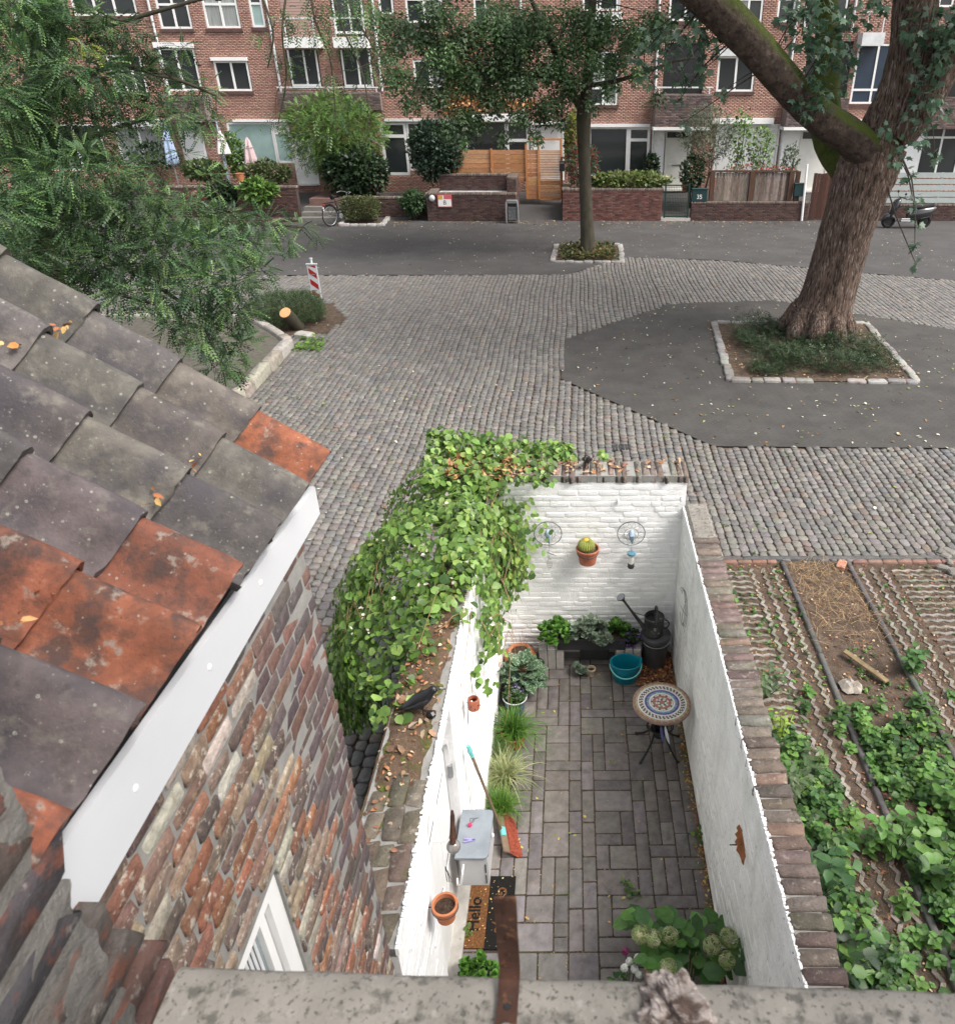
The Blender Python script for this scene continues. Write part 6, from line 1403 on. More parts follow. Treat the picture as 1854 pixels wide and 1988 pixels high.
p = FY(838.5, 383.5, 37.12); lp = thing('wall_lamp', 'round white bulkhead lamp left of the sign on the brick enclosure', 'lamp', p)
mb = MB(); mb.ball((p.x, 37.14, p.z-.02), .13, 14, 8, 1, .6, 1); mb.build('lamp_cover', M['zinc'], lp, True); mb = MB(); mb.lathe([(.15, 0), (.15, .04)], (p.x, 37.19, p.z-.02), 16, cap1=True, M=Matrix.Rotation(math.pi/2, 3, 'X')); mb.build('lamp_base', M['steel'], lp)
# litter bin
bx = FY(995.5, 430, 36.75).x; lb = thing('litter_bin', 'grey street litter bin standing before the brick enclosure', 'litter bin', (bx, 36.75, 0))
def rrect(w, d, r, n=5): return [(sx*(w/2-r)+r*math.cos(a0+q*math.pi/2/n), sy*(d/2-r)+r*math.sin(a0+q*math.pi/2/n)) for sx, sy, a0 in ((1, 1, 0), (-1, 1, math.pi/2), (-1, -1, math.pi), (1, -1, 1.5*math.pi)) for q in range(n+1)]
mb = MB(); 
for z0, z1, k in ((.14, .62, .92), (.62, .70, 1.0)): mb.prism([(bx+x*k, 36.75+y*k) for x, y in rrect(.50, .36, .07)], z0, z1)
mb.build('bin_body', mat('graffiti_grey_metal', (.13, .135, .14), nscale=12, namp=.4, rough=.5, metal=.3, stains=[('n', (.35, .33, .30), 9, .6, .68, .6)]), lb)
mb = MB(); mb.tube([(bx-.27, 36.56, 0), (bx-.27, 36.56, .5), (bx-.26, 36.57, .88), (bx-.20, 36.58, .96), (bx+.20, 36.58, .96), (bx+.26, 36.57, .88), (bx+.27, 36.56, .5), (bx+.27, 36.56, 0)], .035, 8); mb.build('bin_frame', M['steel'], lb, True)
mb = MB(); mb.prism([(bx+x, 36.75+y) for x, y in rrect(.52, .38, .08)], .86, .97); mb.bb(bx-.25, bx-.21, 36.57, 36.93, .70, .86); mb.bb(bx+.21, bx+.25, 36.57, 36.93, .70, .86); mb.build('bin_top', M['steel'], lb)
mb = MB(); mb.bb(bx-.205, bx+.205, 36.60, 36.9, .705, .855); mb.build('opening', M['black'], lb)
# larch fence and gate: every board its own piece
LAR = [(.38, .19, .09), (.43, .225, .11), (.35, .165, .075), (.46, .25, .13)]
fe = thing('larch_fence', 'new larch board fence behind the brick enclosure', 'fence', (-4, 39.4, .4))
def boards(root, u0, u1, vt, vb, Y, n, m, cols, name='board', dep=.022, horiz=True, gap=.012):
    x0, x1 = gx(u0, vb, Y), gx(u1, vb, Y); z0, z1 = FY(u0, vb, Y).z, FY(u0, vt, Y).z
    for i in range(n):
        mb = MB(); j = U(-.004, .004)
        if horiz: h = (z1-z0)/n; mb.bb(x0, x1, Y+j, Y+j+dep, z0+h*i+gap/2, z0+h*(i+1)-gap/2)
        else: w = (x1-x0)/n; mb.bb(x0+w*i+gap/2, x0+w*(i+1)-gap/2, Y+j, Y+j+dep, z0, z1+U(-.015, .015))
        mb.build(name, M[m], root, color=tuple(float(q) for q in mixcols(cols, 1, .12)[0]))
    return x0, x1, z0, z1
def post(root, u, vt, vb, Y, w, m, col=None, name='post'):
    a = FY(u, vb, Y); z1 = FY(u, vt, Y).z; mb = MB(); mb.bb(a.x-w/2, a.x+w/2, Y-w*.2, Y+w*.8, a.z, z1); return mb.build(name, M[m], root, color=col)
boards(fe, 884, 954, 290, 352, 39.4, 7, 'larch', LAR); boards(fe, 958, 1022, 290, 352, 39.4, 7, 'larch', LAR); boards(fe, 1026, 1046, 290, 386, 39.36, 11, 'larch', LAR)
for u, vt, vb in ((956, 288, 340), (1024, 277, 386), (882, 290, 345)): post(fe, u, vt, vb, 39.34, .10, 'larch', (.42, .18, .07))
lg = thing('larch_gate', 'larch slatted garden gate with an open frame above', 'gate', (-1.6, 39.35, .4))
x0, x1, z0, z1 = boards(lg, 1048, 1088, 291, 386, 39.36, 30, 'larch', LAR, 'slat', .02, True, .022)
for x in (x0-.03, x1+.03): mb = MB(); mb.bb(x-.045, x+.045, 39.32, 39.44, z0, z1+.42); mb.build('gate_frame', M['larch'], lg, color=(.45, .19, .07))
mb = MB(); mb.bb(gx(1024, 278, 39.34), x1+.07, 39.33, 39.43, z1+.42, z1+.50); mb.bb(x0, x1, 39.341, 39.355, z0-.05, z0+.02); mb.build('gate_frame', M['larch'], lg, color=(.45, .19, .07))
mb = MB(); mb.bb(x0+.03, x0+.06, 39.30, 39.35, z0+1.0, z0+1.2); mb.build('handle', M['steel'], lg)
gb = thing('mailbox', 'small black letterbox on the post right of the larch gate', 'mailbox', FY(1092, 320, 39.2)); a = FY(1091, 331, 39.2); mb = MB(); mb.bevbox((a.x, 39.25, a.z+.2), (.24, .16, .45), .02); mb.build('box', M['black'], gb); mb = MB(); mb.bb(a.x-.09, a.x+.09, 39.16, 39.168, a.z+.32, a.z+.36); mb.build('slot', M['steel'], gb)
mb = MB(); mb.bb(a.x-.03, a.x+.03, 39.28, 39.34, .3, a.z+.6); mb.build('post', M['black'], gb)
# planter wall right of the gate
px0, px1 = gx(1092, 425, YW), G(1283, 428).x; zt = FY(1190, 366, YW).z
pw = brick_wall('brick_planter', 'red brown brick planter wall full of hydrangeas behind the slim tree', 'planter', px0, px1, YW, YW+.3, 0, zt, [(.12, .052, .045), (.15, .065, .055), (.095, .045, .04), (.16, .09, .075)])
join(brick_wall('brick_planter', None, None, px0, px0+.3, YW+.31, 39.3, 0, zt, faces=('f', 'l')), pw)
mb = MB(); mb.bb(px0+.31, px1-.05, YW+.31, 39.6, 0, zt-.12); mb.build('soil', M['soil'], pw)
# mesh gate
mg = thing('mesh_gate', 'dark green wire mesh garden gate between the planter and the low wall', 'gate', (5, 37.4, 0))
x0, x1 = gx(1288, 415, YW+.05), gx(1336, 415, YW+.05); z0, z1 = .15, FY(1310, 358, YW+.05).z
DG = (.012, .035, .028)
mb = MB(); mb.bb(x0, x0+.07, YW+.02, YW+.09, 0, z1+.03); mb.bb(x1-.07, x1, YW+.02, YW+.09, 0, z1+.03); mb.bb(x0+.07, x1-.07, YW+.03, YW+.08, z1-.05, z1); mb.bb(x0+.07, x1-.07, YW+.03, YW+.08, z0, z0+.06); mb.build('gate_frame', M['obj'], mg, color=DG)
mb = MB()
for x in np.arange(x0+.12, x1-.08, .075): mb.bb(x, x+.010, YW+.05, YW+.06, z0+.06, z1-.05)
for z in np.arange(z0+.15, z1-.06, .16): mb.bb(x0+.07, x1-.07, YW+.06, YW+.068, z, z+.012)
mb.build('wire_mesh', M['obj'], mg, color=DG)
mb = MB(); mb.bb(x0-.1, x1+.1, YW-.05, YW+.4, -.1, .12); tag(mb.build('stone_threshold', M['greyblock']), 'grey stone step under the dark green mesh gate', 'step')
# low wall with weathered fence
lx0, lx1 = gx(1340, 428, YW), gx(1566, 430, YW); zt = FY(1450, 391, YW).z
brick_wall('low_garden_wall', 'low dark brick wall carrying the weathered board fence', 'wall', lx0, lx1, YW, YW+.28, 0, zt)
wf = thing('board_fence', 'weathered peeling board fence with brown posts on the low brick wall', 'fence', (9, 37.6, zt))
DW = [(.20, .165, .14), (.16, .13, .11), (.24, .20, .17), (.13, .10, .085)]
for a, b in ((1386, 1450), (1462, 1526)): boards(wf, a, b, 334, 389, YW+.22, 11, 'deadwood', DW, dep=.02, horiz=False)
for u, w in ((1380, .2), (1456, .24), (1531, .22), (1543, .18)): post(wf, u, 332, 390, YW+.16, w, 'darkwood', (.085, .045, .03))
boards(wf, 1376, 1550, 330, 334, YW+.14, 1, 'darkwood', [(.07, .045, .035)], 'top_rail', .14)
for u0, u1, vt, vb, lab, num in ((1342, 1372, 366, 391, 'dark green mailbox with white number 35 beside the mesh gate', '35'), (1540, 1562, 356, 381, 'dark green mailbox on the right end of the board fence', None)):
    Y = YW-.02; x0, x1 = gx(u0, vb, Y), gx(u1, vb, Y); z0, z1 = FY(u0, vb, Y).z, FY(u0, vt, Y).z
    mx = thing('mailbox', lab, 'mailbox', ((x0+x1)/2, Y, z0)); mb = MB(); mb.bevbox(((x0+x1)/2, Y+.09, (z0+z1)/2), (x1-x0, .2, z1-z0), .02); mb.build('box', M['obj'], mx, color=(.010, .036, .038)); mb = MB(); mb.bevbox(((x0+x1)/2, Y+.08, z1), (x1-x0+.04, .24, .04), .012); mb.build('lid', M['obj'], mx, color=(.012, .045, .048))
    mb = MB(); mb.bb((x0+x1)/2-.04, (x0+x1)/2+.04, Y+.12, Y+.19, zt-.3 if num is None else 0, z0); mb.build('post', M['black'], mx)
    if num: text(num, .26, ((x0+x1)/2, Y-.012, z0+.2), 0, M['white'], mx, rot=(math.pi/2, 0, 0))
# dark red gate and white post
dg = thing('plank_gate', 'dark red brown vertical plank gate left of the big trunk', 'gate', (13, 37.4, 0)); boards(dg, 1568, 1625, 336, 424, YW+.1, 9, 'darkwood', [(.07, .03, .022), (.085, .036, .027), (.06, .027, .02)], 'plank', .022, False, .008)
mb = MB(); a = FY(1556, 429, YW-.05); b = FY(1567, 318, YW-.05); mb.tube([a, b], .055, 8); tag(mb.build('white_post', M['white'], None, True), 'thin white painted post beside the dark red plank gate', 'post')
# right: grey board fence on wall
rx0, rx1 = gx(1690, 440, YW), gx(1900, 440, YW); zt3 = FY(1800, 396, YW).z
brick_wall('garden_wall', 'dark brick wall below the grey board fence behind the scooter', 'wall', rx0, rx1, YW, YW+.28, 0, zt3)
gf = thing('grey_fence', 'pale grey fence of five wide horizontal boards behind the scooter', 'fence', (17, 37.5, zt3))
x0 = gx(1700, 395, YW+.1); x1 = gx(1900, 395, YW+.1); z0, z1 = zt3+.02, FY(1800, 333, YW+.1).z; h = (z1-z0)/5
for i in range(5): mb = MB(); mb.bb(x0, x1, YW+.08, YW+.105, z0+h*i+.03, z0+h*(i+1)-.03); mb.build('board', M['greypaint'], gf)
for x in np.arange(x0+.2, x1, 1.3): mb = MB(); mb.bb(x-.05, x+.05, YW+.107, YW+.17, z0-.01, z1-.03); mb.build('post', M['greypaint'], gf)
# left garden walls, steps
brick_wall('garden_wall', 'dark brick garden wall below the pink parasol, left of the steps', 'wall', gx(330, 400, YW+.5), gx(580, 400, YW+.5), YW+.5, YW+.8, 0, FY(530, 361, YW+.5).z, [(.085, .05, .045), (.11, .06, .05), (.07, .042, .04)])
brick_wall('low_brick_kerb', 'low red brown brick edge of the flower bed left of the steps', 'kerb', gx(300, 404, 36.95), gx(578, 404, 36.95), 36.9, 37.1, 0, .16, [(.16, .08, .06), (.13, .07, .06)])
brick_wall('garden_wall', 'dark brick wall in the shade between the steps and the bin enclosure', 'wall', gx(668, 405, 37.9), gx(832, 405, 37.9), 37.9, 38.2, 0, .95)
M['dstep'] = mat('worn_grey_stone', (.17, .16, .145), nscale=6, namp=.2, bump=.3); stp = thing('front_steps', 'stone front steps leading up to the white door behind the bicycle', 'steps', (gx(618, 400, 37.3), 37.5, 0))
x0, x1 = gx(578, 402, 37.1), gx(668, 402, 37.1)
for i in range(3): mb = MB(); mb.bb(x0, x1, 37.0+i*.45, 39.0, .0 if i == 0 else .17*i+.001, .17*(i+1)); mb.build('step', M['dstep'], stp)
mb = MB(); mb.bb(x0+.2, x1-.2, 38.3, 41, .512, .82); mb.build('landing', mat('red_brown_paving', (.17, .10, .085), nscale=5, namp=.2), stp)
# ================================================================== STREET THINGS
# striped post
bo_ = thing('striped_post', 'red and white diagonally striped marker post behind the stump', 'marker post', (-7.72, 23.1, 0))
x0, x1, z0, z1 = -7.86, -7.58, .06, 1.06
mb = MB(); mb.bb(x0, x1, 23.10, 23.16, z0, z1); mb.bb(x0-.02, x1+.02, 23.08, 23.18, z1, z1+.025); mb.build('board', M['signwhite'], bo_)
mb = MB(); mb.tube([(-7.73, 23.19, -.05), (-7.73, 23.19, 1.22)], .035, 10); mb.lathe([(.05, 1.2), (.05, 1.23)], (-7.73, 23.19, 0), 12, cap1=True); mb.build('pole', M['signwhite'], bo_, True)
def stripe(za, zb, dz):
    P = [(x0+.03, za+dz), (x1-.03, za), (x1-.03, zb), (x0+.03, zb+dz)]; P = [(x, min(max(z, z0+.03), z1-.03)) for x, z in P]
    mb = MB(); mb.add([(x, 23.097, z) for x, z in P] + [(x, 23.0995, z) for x, z in P], [(3, 2, 1, 0), (0, 1, 5, 4), (1, 2, 6, 5), (2, 3, 7, 6), (3, 0, 4, 7)][::1]); mb.build('red_stripe', M['red'], bo_)
for k in (-.02, .30, .62, .94): stripe(.02+k*1.0, .18+k*1.0, .17)
for z in (.30, .76): mb = MB(); mb.bb(-7.80, -7.66, 23.085, 23.0995, z, z+.02); mb.build('clip', M['steel'], bo_)
# lamp post (blue grey pole)
b = G(455, 404); zt = FY(411, 222, b.y).z; po = thing('street_pole', 'pale blue grey metal pole standing before the left front gardens', 'pole', (b.x, b.y, 0))
mb = MB(); mb.tube([(b.x, b.y, -.05), (b.x, b.y, 1.2), (b.x, b.y, zt)], [.09, .075, .05], 10); mb.build('pole', mat('blue_grey_paint', (.33, .40, .45), rough=.5, nscale=3, namp=.15), po, True)
mb = MB(); mb.lathe([(.055, zt), (.06, zt+.03), (.02, zt+.08)], (b.x, b.y, 0), 10, cap1=True); mb.build('cap', M['black'], po)
# parasols
def parasol(u, vt, vb, label, col, Y=39.6):
    a = FY(u, vb, Y); zt = FY(u, vt, Y).z; h = zt-a.z; x = a.x; t = thing('folded_parasol', label, 'parasol', (x, Y, .6)); mb = MB(); n = 24; P = []
    for r_, z in ((.03, zt), (.10, zt-h*.12), (.17, zt-h*.4), (.24, zt-h*.75), (.27, a.z+h*.06), (.20, a.z)):
        for k in range(n): P.append((x+r_*(1+.22*math.cos(6*2*math.pi*k/n))*math.cos(2*math.pi*k/n), Y+r_*(1+.22*math.cos(6*2*math.pi*k/n))*math.sin(2*math.pi*k/n), z))
    mb.add(P, [(i*n+k, i*n+(k+1) % n, i*n+n+(k+1) % n, i*n+n+k) for i in range(5) for k in range(n)]); mb.build('canopy', M['obj'], t, True, color=col)
    mb = MB(); mb.tube([(x, Y, .4), (x, Y, zt+.1)], .03, 8); mb.build('pole', M['steel'], t); mb = MB(); mb.tube([(x+.19*math.cos(a_), Y+.19*math.sin(a_), zt-h*.38) for a_ in np.linspace(0, 6.28, 13)[:-1]], .015, 5, closed=True); mb.build('strap', M['obj'], t, color=tuple(c*.4 for c in col))
parasol(337, 242, 318, 'folded light blue parasol before the curtained window', (.33, .42, .58)); parasol(489, 266, 318, 'folded pale pink parasol before the teal blind window', (.56, .42, .43)); parasol(436, 253, 300, 'folded white patterned parasol next to the blue grey pole', (.60, .55, .56), 39.2)
# bicycle
def bicycle(label, loc, rz):
    t = thing('bicycle', label, 'bicycle', loc)
    M_ = Matrix.Translation(loc) @ Matrix.Rotation(rz, 4, 'Z'); T = lambda *p: M_ @ Vector(p)
    for x, nm in ((-.54, 0), (.54, 1)):
        mb = MB(); mb.tube([T(x+.335*math.cos(a), 0, .345+.335*math.sin(a)) for a in np.linspace(0, 2*math.pi, 33)[:-1]], .024, 7, closed=True); w = mb.build('wheel', M['rubber'], t, True)
        mb = MB(); mb.tube([T(x+.305*math.cos(a), 0, .345+.305*math.sin(a)) for a in np.linspace(0, 2*math.pi, 33)[:-1]], .012, 5, closed=True)
        for k in range(14): mb.tube([T(x, 0, .345), T(x+.3*math.cos(k*.449), 0, .345+.3*math.sin(k*.449))], .002, 3)
        mb.tube([T(x, -.05, .345), T(x, .05, .345)], .025, 8); mb.build('rim', M['steel'], w)
        mb = MB(); mb.tube([T(x+.375*math.cos(a), 0, .345+.375*math.sin(a)) for a in np.linspace(.3, 2.6, 14)], .022, 6); mb.build('mudguard', M['black'], t)
    mb = MB(); bbk, st_, hd = (-.08, 0, .30), (-.22, 0, .78), (.38, 0, .86)
    for a, b, r_ in ((bbk, st_, .018), (bbk, (.40, 0, .72), .02), (st_, hd, .016), (bbk, (-.54, 0, .345), .012), ((-.2, 0, .70), (-.54, 0, .345), .010), ((.36, 0, .92), (.54, 0, .345), .016), (st_, (-.25, 0, .92), .013)): mb.tube([T(*a), T(*b)], r_, 7)
    mb.build('frame', M['black'], t, True)
    mb = MB(); mb.tube([T(-.36, 0, .94), T(-.28, 0, .955), T(-.12, 0, .94)], [.09, .075, .025], 8); mb.build('saddle', M['rubber'], t, True)
    mb = MB(); mb.tube([T(.18, -.30, 1.03), T(.33, -.26, 1.06), T(.38, -.10, 1.05), T(.37, 0, 1.02), T(.38, .10, 1.05), T(.33, .26, 1.06), T(.18, .30, 1.03)], .013, 7); mb.tube([T(.36, 0, .9), T(.37, 0, 1.03)], .014, 6); mb.build('handlebar', M['steel'], t, True)
    mb = MB(); mb.box(T(-.52, 0, .78), (.42, .14, .02), rz=rz); mb.tube([T(-.66, 0, .77), T(-.54, 0, .35)], .008, 5); mb.build('luggage_rack', M['black'], t)
    mb = MB(); mb.ball(T(-.76, 0, .72), .045, 8, 6); mb.build('rear_light', M['red'], t); mb = MB(); mb.box(T(-.80, 0, .60), (.03, .05, .13), rz=rz); mb.build('reflector', M['white'], t)
    mb = MB(); mb.lathe([(.09, -.01), (.09, .01)], T(-.08, -.05, .30), 14, cap1=True, M=Matrix.Rotation(rz, 3, 'Z') @ Matrix.Rotation(math.pi/2, 3, 'X')); mb.tube([T(-.08, -.06, .30), T(.06, -.09, .24)], .010, 5); mb.box(T(.07, -.13, .235), (.09, .06, .02), rz=rz); mb.build('crank', M['steel'], t); return t
b = G(647, 437); bicycle('black city bicycle with red rear light parked by the clipped hedge', (b.x+.35, b.y+.35, 0), 1.0).scale = (1.25, 1.25, 1.25)
# scooter
b = G(1755, 441); sc = thing('scooter', 'black motor scooter parked at the kerb right of the big trunk', 'scooter', (b.x, b.y, 0)); sx, sy = b.x, b.y-.1
for x in (-.66, .64): 
    mb = MB(); mb.tube([(sx+x+.19*math.cos(a), sy, .25+.19*math.sin(a)) for a in np.linspace(0, 2*math.pi, 25)[:-1]], .065, 8, closed=True); w = mb.build('wheel', M['rubber'], sc, True); mb = MB(); mb.lathe([(.13, -.04), (.13, .04)], (sx+x, sy, .25), 14, cap1=True, M=Matrix.Rotation(math.pi/2, 3, 'X')); mb.build('rim', M['black'], w)
M['gloss'] = mat('black_gloss_paint', (.015, .015, .018), rough=.15, namp=.05, spec=.6, coat=.6)
def loft(name, secs, m, n=14, smooth=True):
    mb = MB(); P = []
    for x, z, hy, hz in secs:
        for k in range(n): a = 2*math.pi*k/n; P.append((sx+x, sy+hy*math.copysign(abs(math.cos(a))**.7, math.cos(a)), z+hz*math.copysign(abs(math.sin(a))**.7, math.sin(a))))
    mb.add(P, [(i*n+k, i*n+(k+1) % n, i*n+n+(k+1) % n, i*n+n+k) for i in range(len(secs)-1) for k in range(n)] + [tuple(range(n-1, -1, -1)), tuple(range((len(secs)-1)*n, len(secs)*n))]); return mb.build(name, M[m], sc, smooth)
loft('rear_body', [(-.02, .42, .12, .12), (.15, .48, .19, .22), (.45, .52, .21, .24), (.75, .58, .18, .20), (.95, .70, .07, .07)], 'gloss'); loft('seat', [(-.02, .72, .12, .05), (.2, .76, .15, .06), (.5, .76, .16, .06), (.85, .83, .10, .05)], 'rubber')
loft('front_shield', [(-.70, .42, .05, .04), (-.66, .58, .17, .22), (-.53, .76, .23, .26), (-.42, .92, .18, .16), (-.36, 1.0, .08, .05)], 'gloss'); loft('footboard', [(-.48, .30, .16, .05), (-.1, .27, .17, .05), (.1, .34, .15, .09)], 'gloss'); loft('front_mudguard', [(-.94, .30, .07, .05), (-.82, .40, .11, .10), (-.62, .44, .12, .11), (-.46, .36, .08, .06)], 'gloss')
mb = MB(); mb.tube([(sx-.66, sy, .25), (sx-.42, sy, 1.0), (sx-.38, sy, 1.08)], .03, 8); mb.tube([(sx-.28, sy-.34, 1.08), (sx-.38, sy-.1, 1.10), (sx-.38, sy+.1, 1.10), (sx-.28, sy+.34, 1.08)], .018, 7); mb.build('handlebar', M['black'], sc, True)
for s in (-1, 1): mb = MB(); mb.ball((sx-.36, sy+s*.36, 1.26), .07, 10, 6, .4, 1, .7); mb.tube([(sx-.34, sy+s*.3, 1.09), (sx-.36, sy+s*.36, 1.22)], .007, 5); mb.build('mirror', M['black'], sc, True)
mb = MB(); mb.box((sx-.12, sy-.185, .36), (.30, .02, .035)); mb.box((sx-.10, sy-.185, .29), (.34, .02, .035)); mb.build('silver_stripe', M['zinc'], sc)
mb = MB(); mb.ball((sx-.60, sy-.05, .78), .09, 10, 8, .5, 1.2, 1.0); mb.build('headlight', M['zinc'], sc, True); mb = MB(); mb.box((sx+.93, sy, .70), (.04, .14, .06)); mb.build('rear_light', M['red'], sc)
for ch_ in sc.children: ch_.location = Vector(ch_.location)
sc.scale = (1.22, 1.22, 1.15)
# clipped hedge in its kerbed pit
hp = thing('kerbed_hedge_pit', 'small pit edged with whitewashed setts under the clipped bush', 'tree pit', (-11, 36.5, 0)); q = [G(*p) for p in ((660, 438), (742, 438), (762, 415), (690, 412))]
mb = MB(); mb.add([(p.x, p.y, .012) for p in q], [(0, 1, 2, 3)]); mb.build('soil_bed', M['soil'], hp); kerb_run(hp, [(p.x, p.y) for p in q], .22, .12, (.35, .5), cols=((.36, .345, .32), (.40, .385, .36)))
c = FY(700, 412, 37.0); bush('clipped_hedge', 'low clipped rounded box bush in its own kerbed pit', 'shrub', (c.x, 37.0, .62), (1.0, .75, .52), 5200, (.05, .10), [(.10, .125, .045), (.13, .15, .06), (.07, .095, .035), (.16, .17, .075)], boxy=5, shell=.8)
# bushes of the front gardens
LG = [(.12, .22, .05), (.16, .28, .07), (.08, .16, .035), (.19, .32, .09)]
def fb(u, v, Y, r, n, size, cols, label, name='garden_bush', **k):
    p = FY(u, v, Y); return bush(name, label, k.pop('cat', 'bush'), (p.x, Y, p.z), r, n, size, cols, **k)
fb(648, 262, 39.6, (2.9, 1.1, 2.0), 3600, (.22, .38), LG, 'big light green feathery shrub hiding the house door by the bicycle', 'feathery_shrub', cat='shrub', tmpl=pinnate(5, .28, .19, .3), drop=.3, shell=.35, trunk=.6)
fb(690, 335, 39.0, (1.9, .8, 1.3), 3000, (.14, .28), DKG+[(.06, .10, .05)], 'dark shaded shrub under the light green feathery shrub', trunk=.5, shell=.4)
fb(847, 292, 39.5, (1.55, 1.1, 1.55), 5200, (.12, .20), [(.035, .065, .04), (.05, .09, .055), (.022, .045, .03), (.08, .13, .08)], 'round dark evergreen shrub left of the larch fence', trunk=.5)
fb(803, 393, 37.5, (.75, .4, .6), 900, (.10, .2), [(.06, .12, .05), (.09, .16, .07)], 'loose green shrub left of the brick enclosure', trunk=0)
fb(430, 375, 37.2, (.85, .4, .65), 1500, (.10, .18), DKG, 'dark round shrub at the foot of the blue grey pole', trunk=0)
fb(500, 372, 37.0, (.9, .4, .55), 500, (.22, .36), LG, 'light leafy plant hanging over the brick wall left of the steps', trunk=0)
fb(520, 335, 38.6, (1.3, .5, .6), 1300, (.10, .2), [(.10, .15, .05), (.14, .16, .07), (.08, .11, .05)], 'straggly shrub below the teal blind window', trunk=.5)
fb(455, 300, 39.8, (.55, .4, 1.1), 700, (.12, .22), LG, 'tall light green plant between the white and pink parasols', trunk=.5)
fb(395, 330, 38.8, (1.2, .5, .5), 1100, (.12, .22), [(.08, .13, .05), (.12, .17, .06)], 'mixed green planting under the white house door at the left', trunk=.5)
fb(385, 385, 37.2, (.7, .35, .35), 500, (.10, .18), [(.09, .15, .05), (.42, .08, .14), (.5, .12, .18), (.10, .17, .06)], 'pink flowering low plant at the left flower bed', 'flowering_plant', cat='flowers', trunk=0)
fb(1220, 352, 38.0, (2.2, .6, .45), 2200, (.12, .24), [(.13, .19, .05), (.18, .24, .08), (.08, .13, .04), (.30, .31, .14)], 'yellow green hydrangea hedge growing out of the brick planter', 'hydrangea_hedge', cat='hedge', trunk=.6)
fb(1130, 320, 38.2, (.9, .5, 1.1), 1100, (.14, .26), [(.07, .12, .06), (.10, .16, .09), (.30, .05, .05)], 'oleander with red flowers behind the slim tree trunk', 'oleander', cat='shrub', trunk=.6, wid=(.3, .5))
fb(1112, 268, 39.8, (.45, .4, 1.3), 900, (.12, .22), [(.22, .24, .05), (.28, .28, .07), (.13, .17, .05)], 'yellow green climber beside the larch gate', 'climbing_plant', cat='climber', trunk=.5)
fb(1265, 330, 40.4, (.45, .3, .9), 600, (.12, .2), DKG, 'narrow dark shrub between the glass door and the cream door', trunk=.7)
OLV = [(.13, .17, .11), (.17, .21, .14), (.09, .12, .075), (.20, .24, .17)]
fb(1375, 262, 38.8, (1.5, .8, 1.5), 2200, (.10, .20), OLV, 'grey green olive tree behind the weathered board fence', 'olive_tree', cat='tree', trunk=.6, wid=(.35, .55), shell=.3)
fb(1345, 335, 38.4, (.7, .4, .9), 900, (.10, .18), DKG, 'dark shrub under the olive tree by the number 35 mailbox', trunk=.4)
fb(1438, 270, 38.6, (.6, .4, 1.6), 420, (.10, .2), LG, 'slim young tree with few leaves before the white roller shutter', 'young_tree', cat='tree', trunk=.6, shell=.2)
fb(1478, 290, 38.6, (.7, .4, 1.2), 480, (.10, .18), LG, 'second young leafy tree before the right half of the roller shutter', 'young_tree', cat='tree', trunk=.6, shell=.2)
fb(1535, 312, 38.6, (.5, .4, .8), 300, (.10, .18), OLV, 'sparse grey green plant before the second cream door', trunk=.6, shell=.2)
fb(1470, 327, 37.7, (2.0, .25, .22), 260, (.08, .14), [(.10, .17, .06), (.5, .035, .03), (.45, .05, .05), (.12, .2, .07)], 'red geraniums peeping over the weathered board fence', 'geraniums', cat='flowers', trunk=1.2)
fb(300, 300, 40.2, (1.5, .5, .7), 600, (.12, .22), DKG, 'dark garden plants before the curtained window at the left', trunk=.5)
pot('flower_pot', 'terracotta pot on the garden wall beside the pole', 'flower pot', tuple(FY(468, 352, 37.9)), .2, .36, 'terra')
pot('flower_pot', 'small tan pot behind the mesh gate at the cream door', 'flower pot', tuple(FY(1329, 372, 38.6)), .17, .42, 'terra')
# ================================================================== TREES
def limb(mb, pts, r, n=12, rough=0.0, seed=0, sub=4):
    """smooth tapering limb through points, with ridged cross-section."""
    pts = [Vector(p) for p in pts]; Q = []; R_ = []
    m = len(pts)
    for i in range(m-1):
        p0, p1, p2, p3 = pts[max(i-1, 0)], pts[i], pts[i+1], pts[min(i+2, m-1)]
        for k in range(sub):
            t = k/sub; Q.append(.5*((2*p1) + (p2-p0)*t + (2*p0-5*p1+4*p2-p3)*t*t + (3*p1-p0-3*p2+p3)*t*t*t)); R_.append(r[i]*(1-t)+r[i+1]*t)
    Q.append(pts[-1]); R_.append(r[-1])
    s = len(mb.v); mb.tube(Q, R_, n)
    if rough:
        for i, q in enumerate(Q):
            for k in range(n):
                j = s+i*n+k; d = Vector(mb.v[j])-q; a = 2*math.pi*k/n
                f = 1 + rough*(math.sin(5*a+seed+.12*i) + .8*math.sin(9*a+1.7*seed-.1*i) + .9*math.sin(17*a+.2*i+seed) + .5*math.sin(29*a+.3*i)) + RNG.normal(0, rough*.45)
                mb.v[j] = tuple(q+d*f)
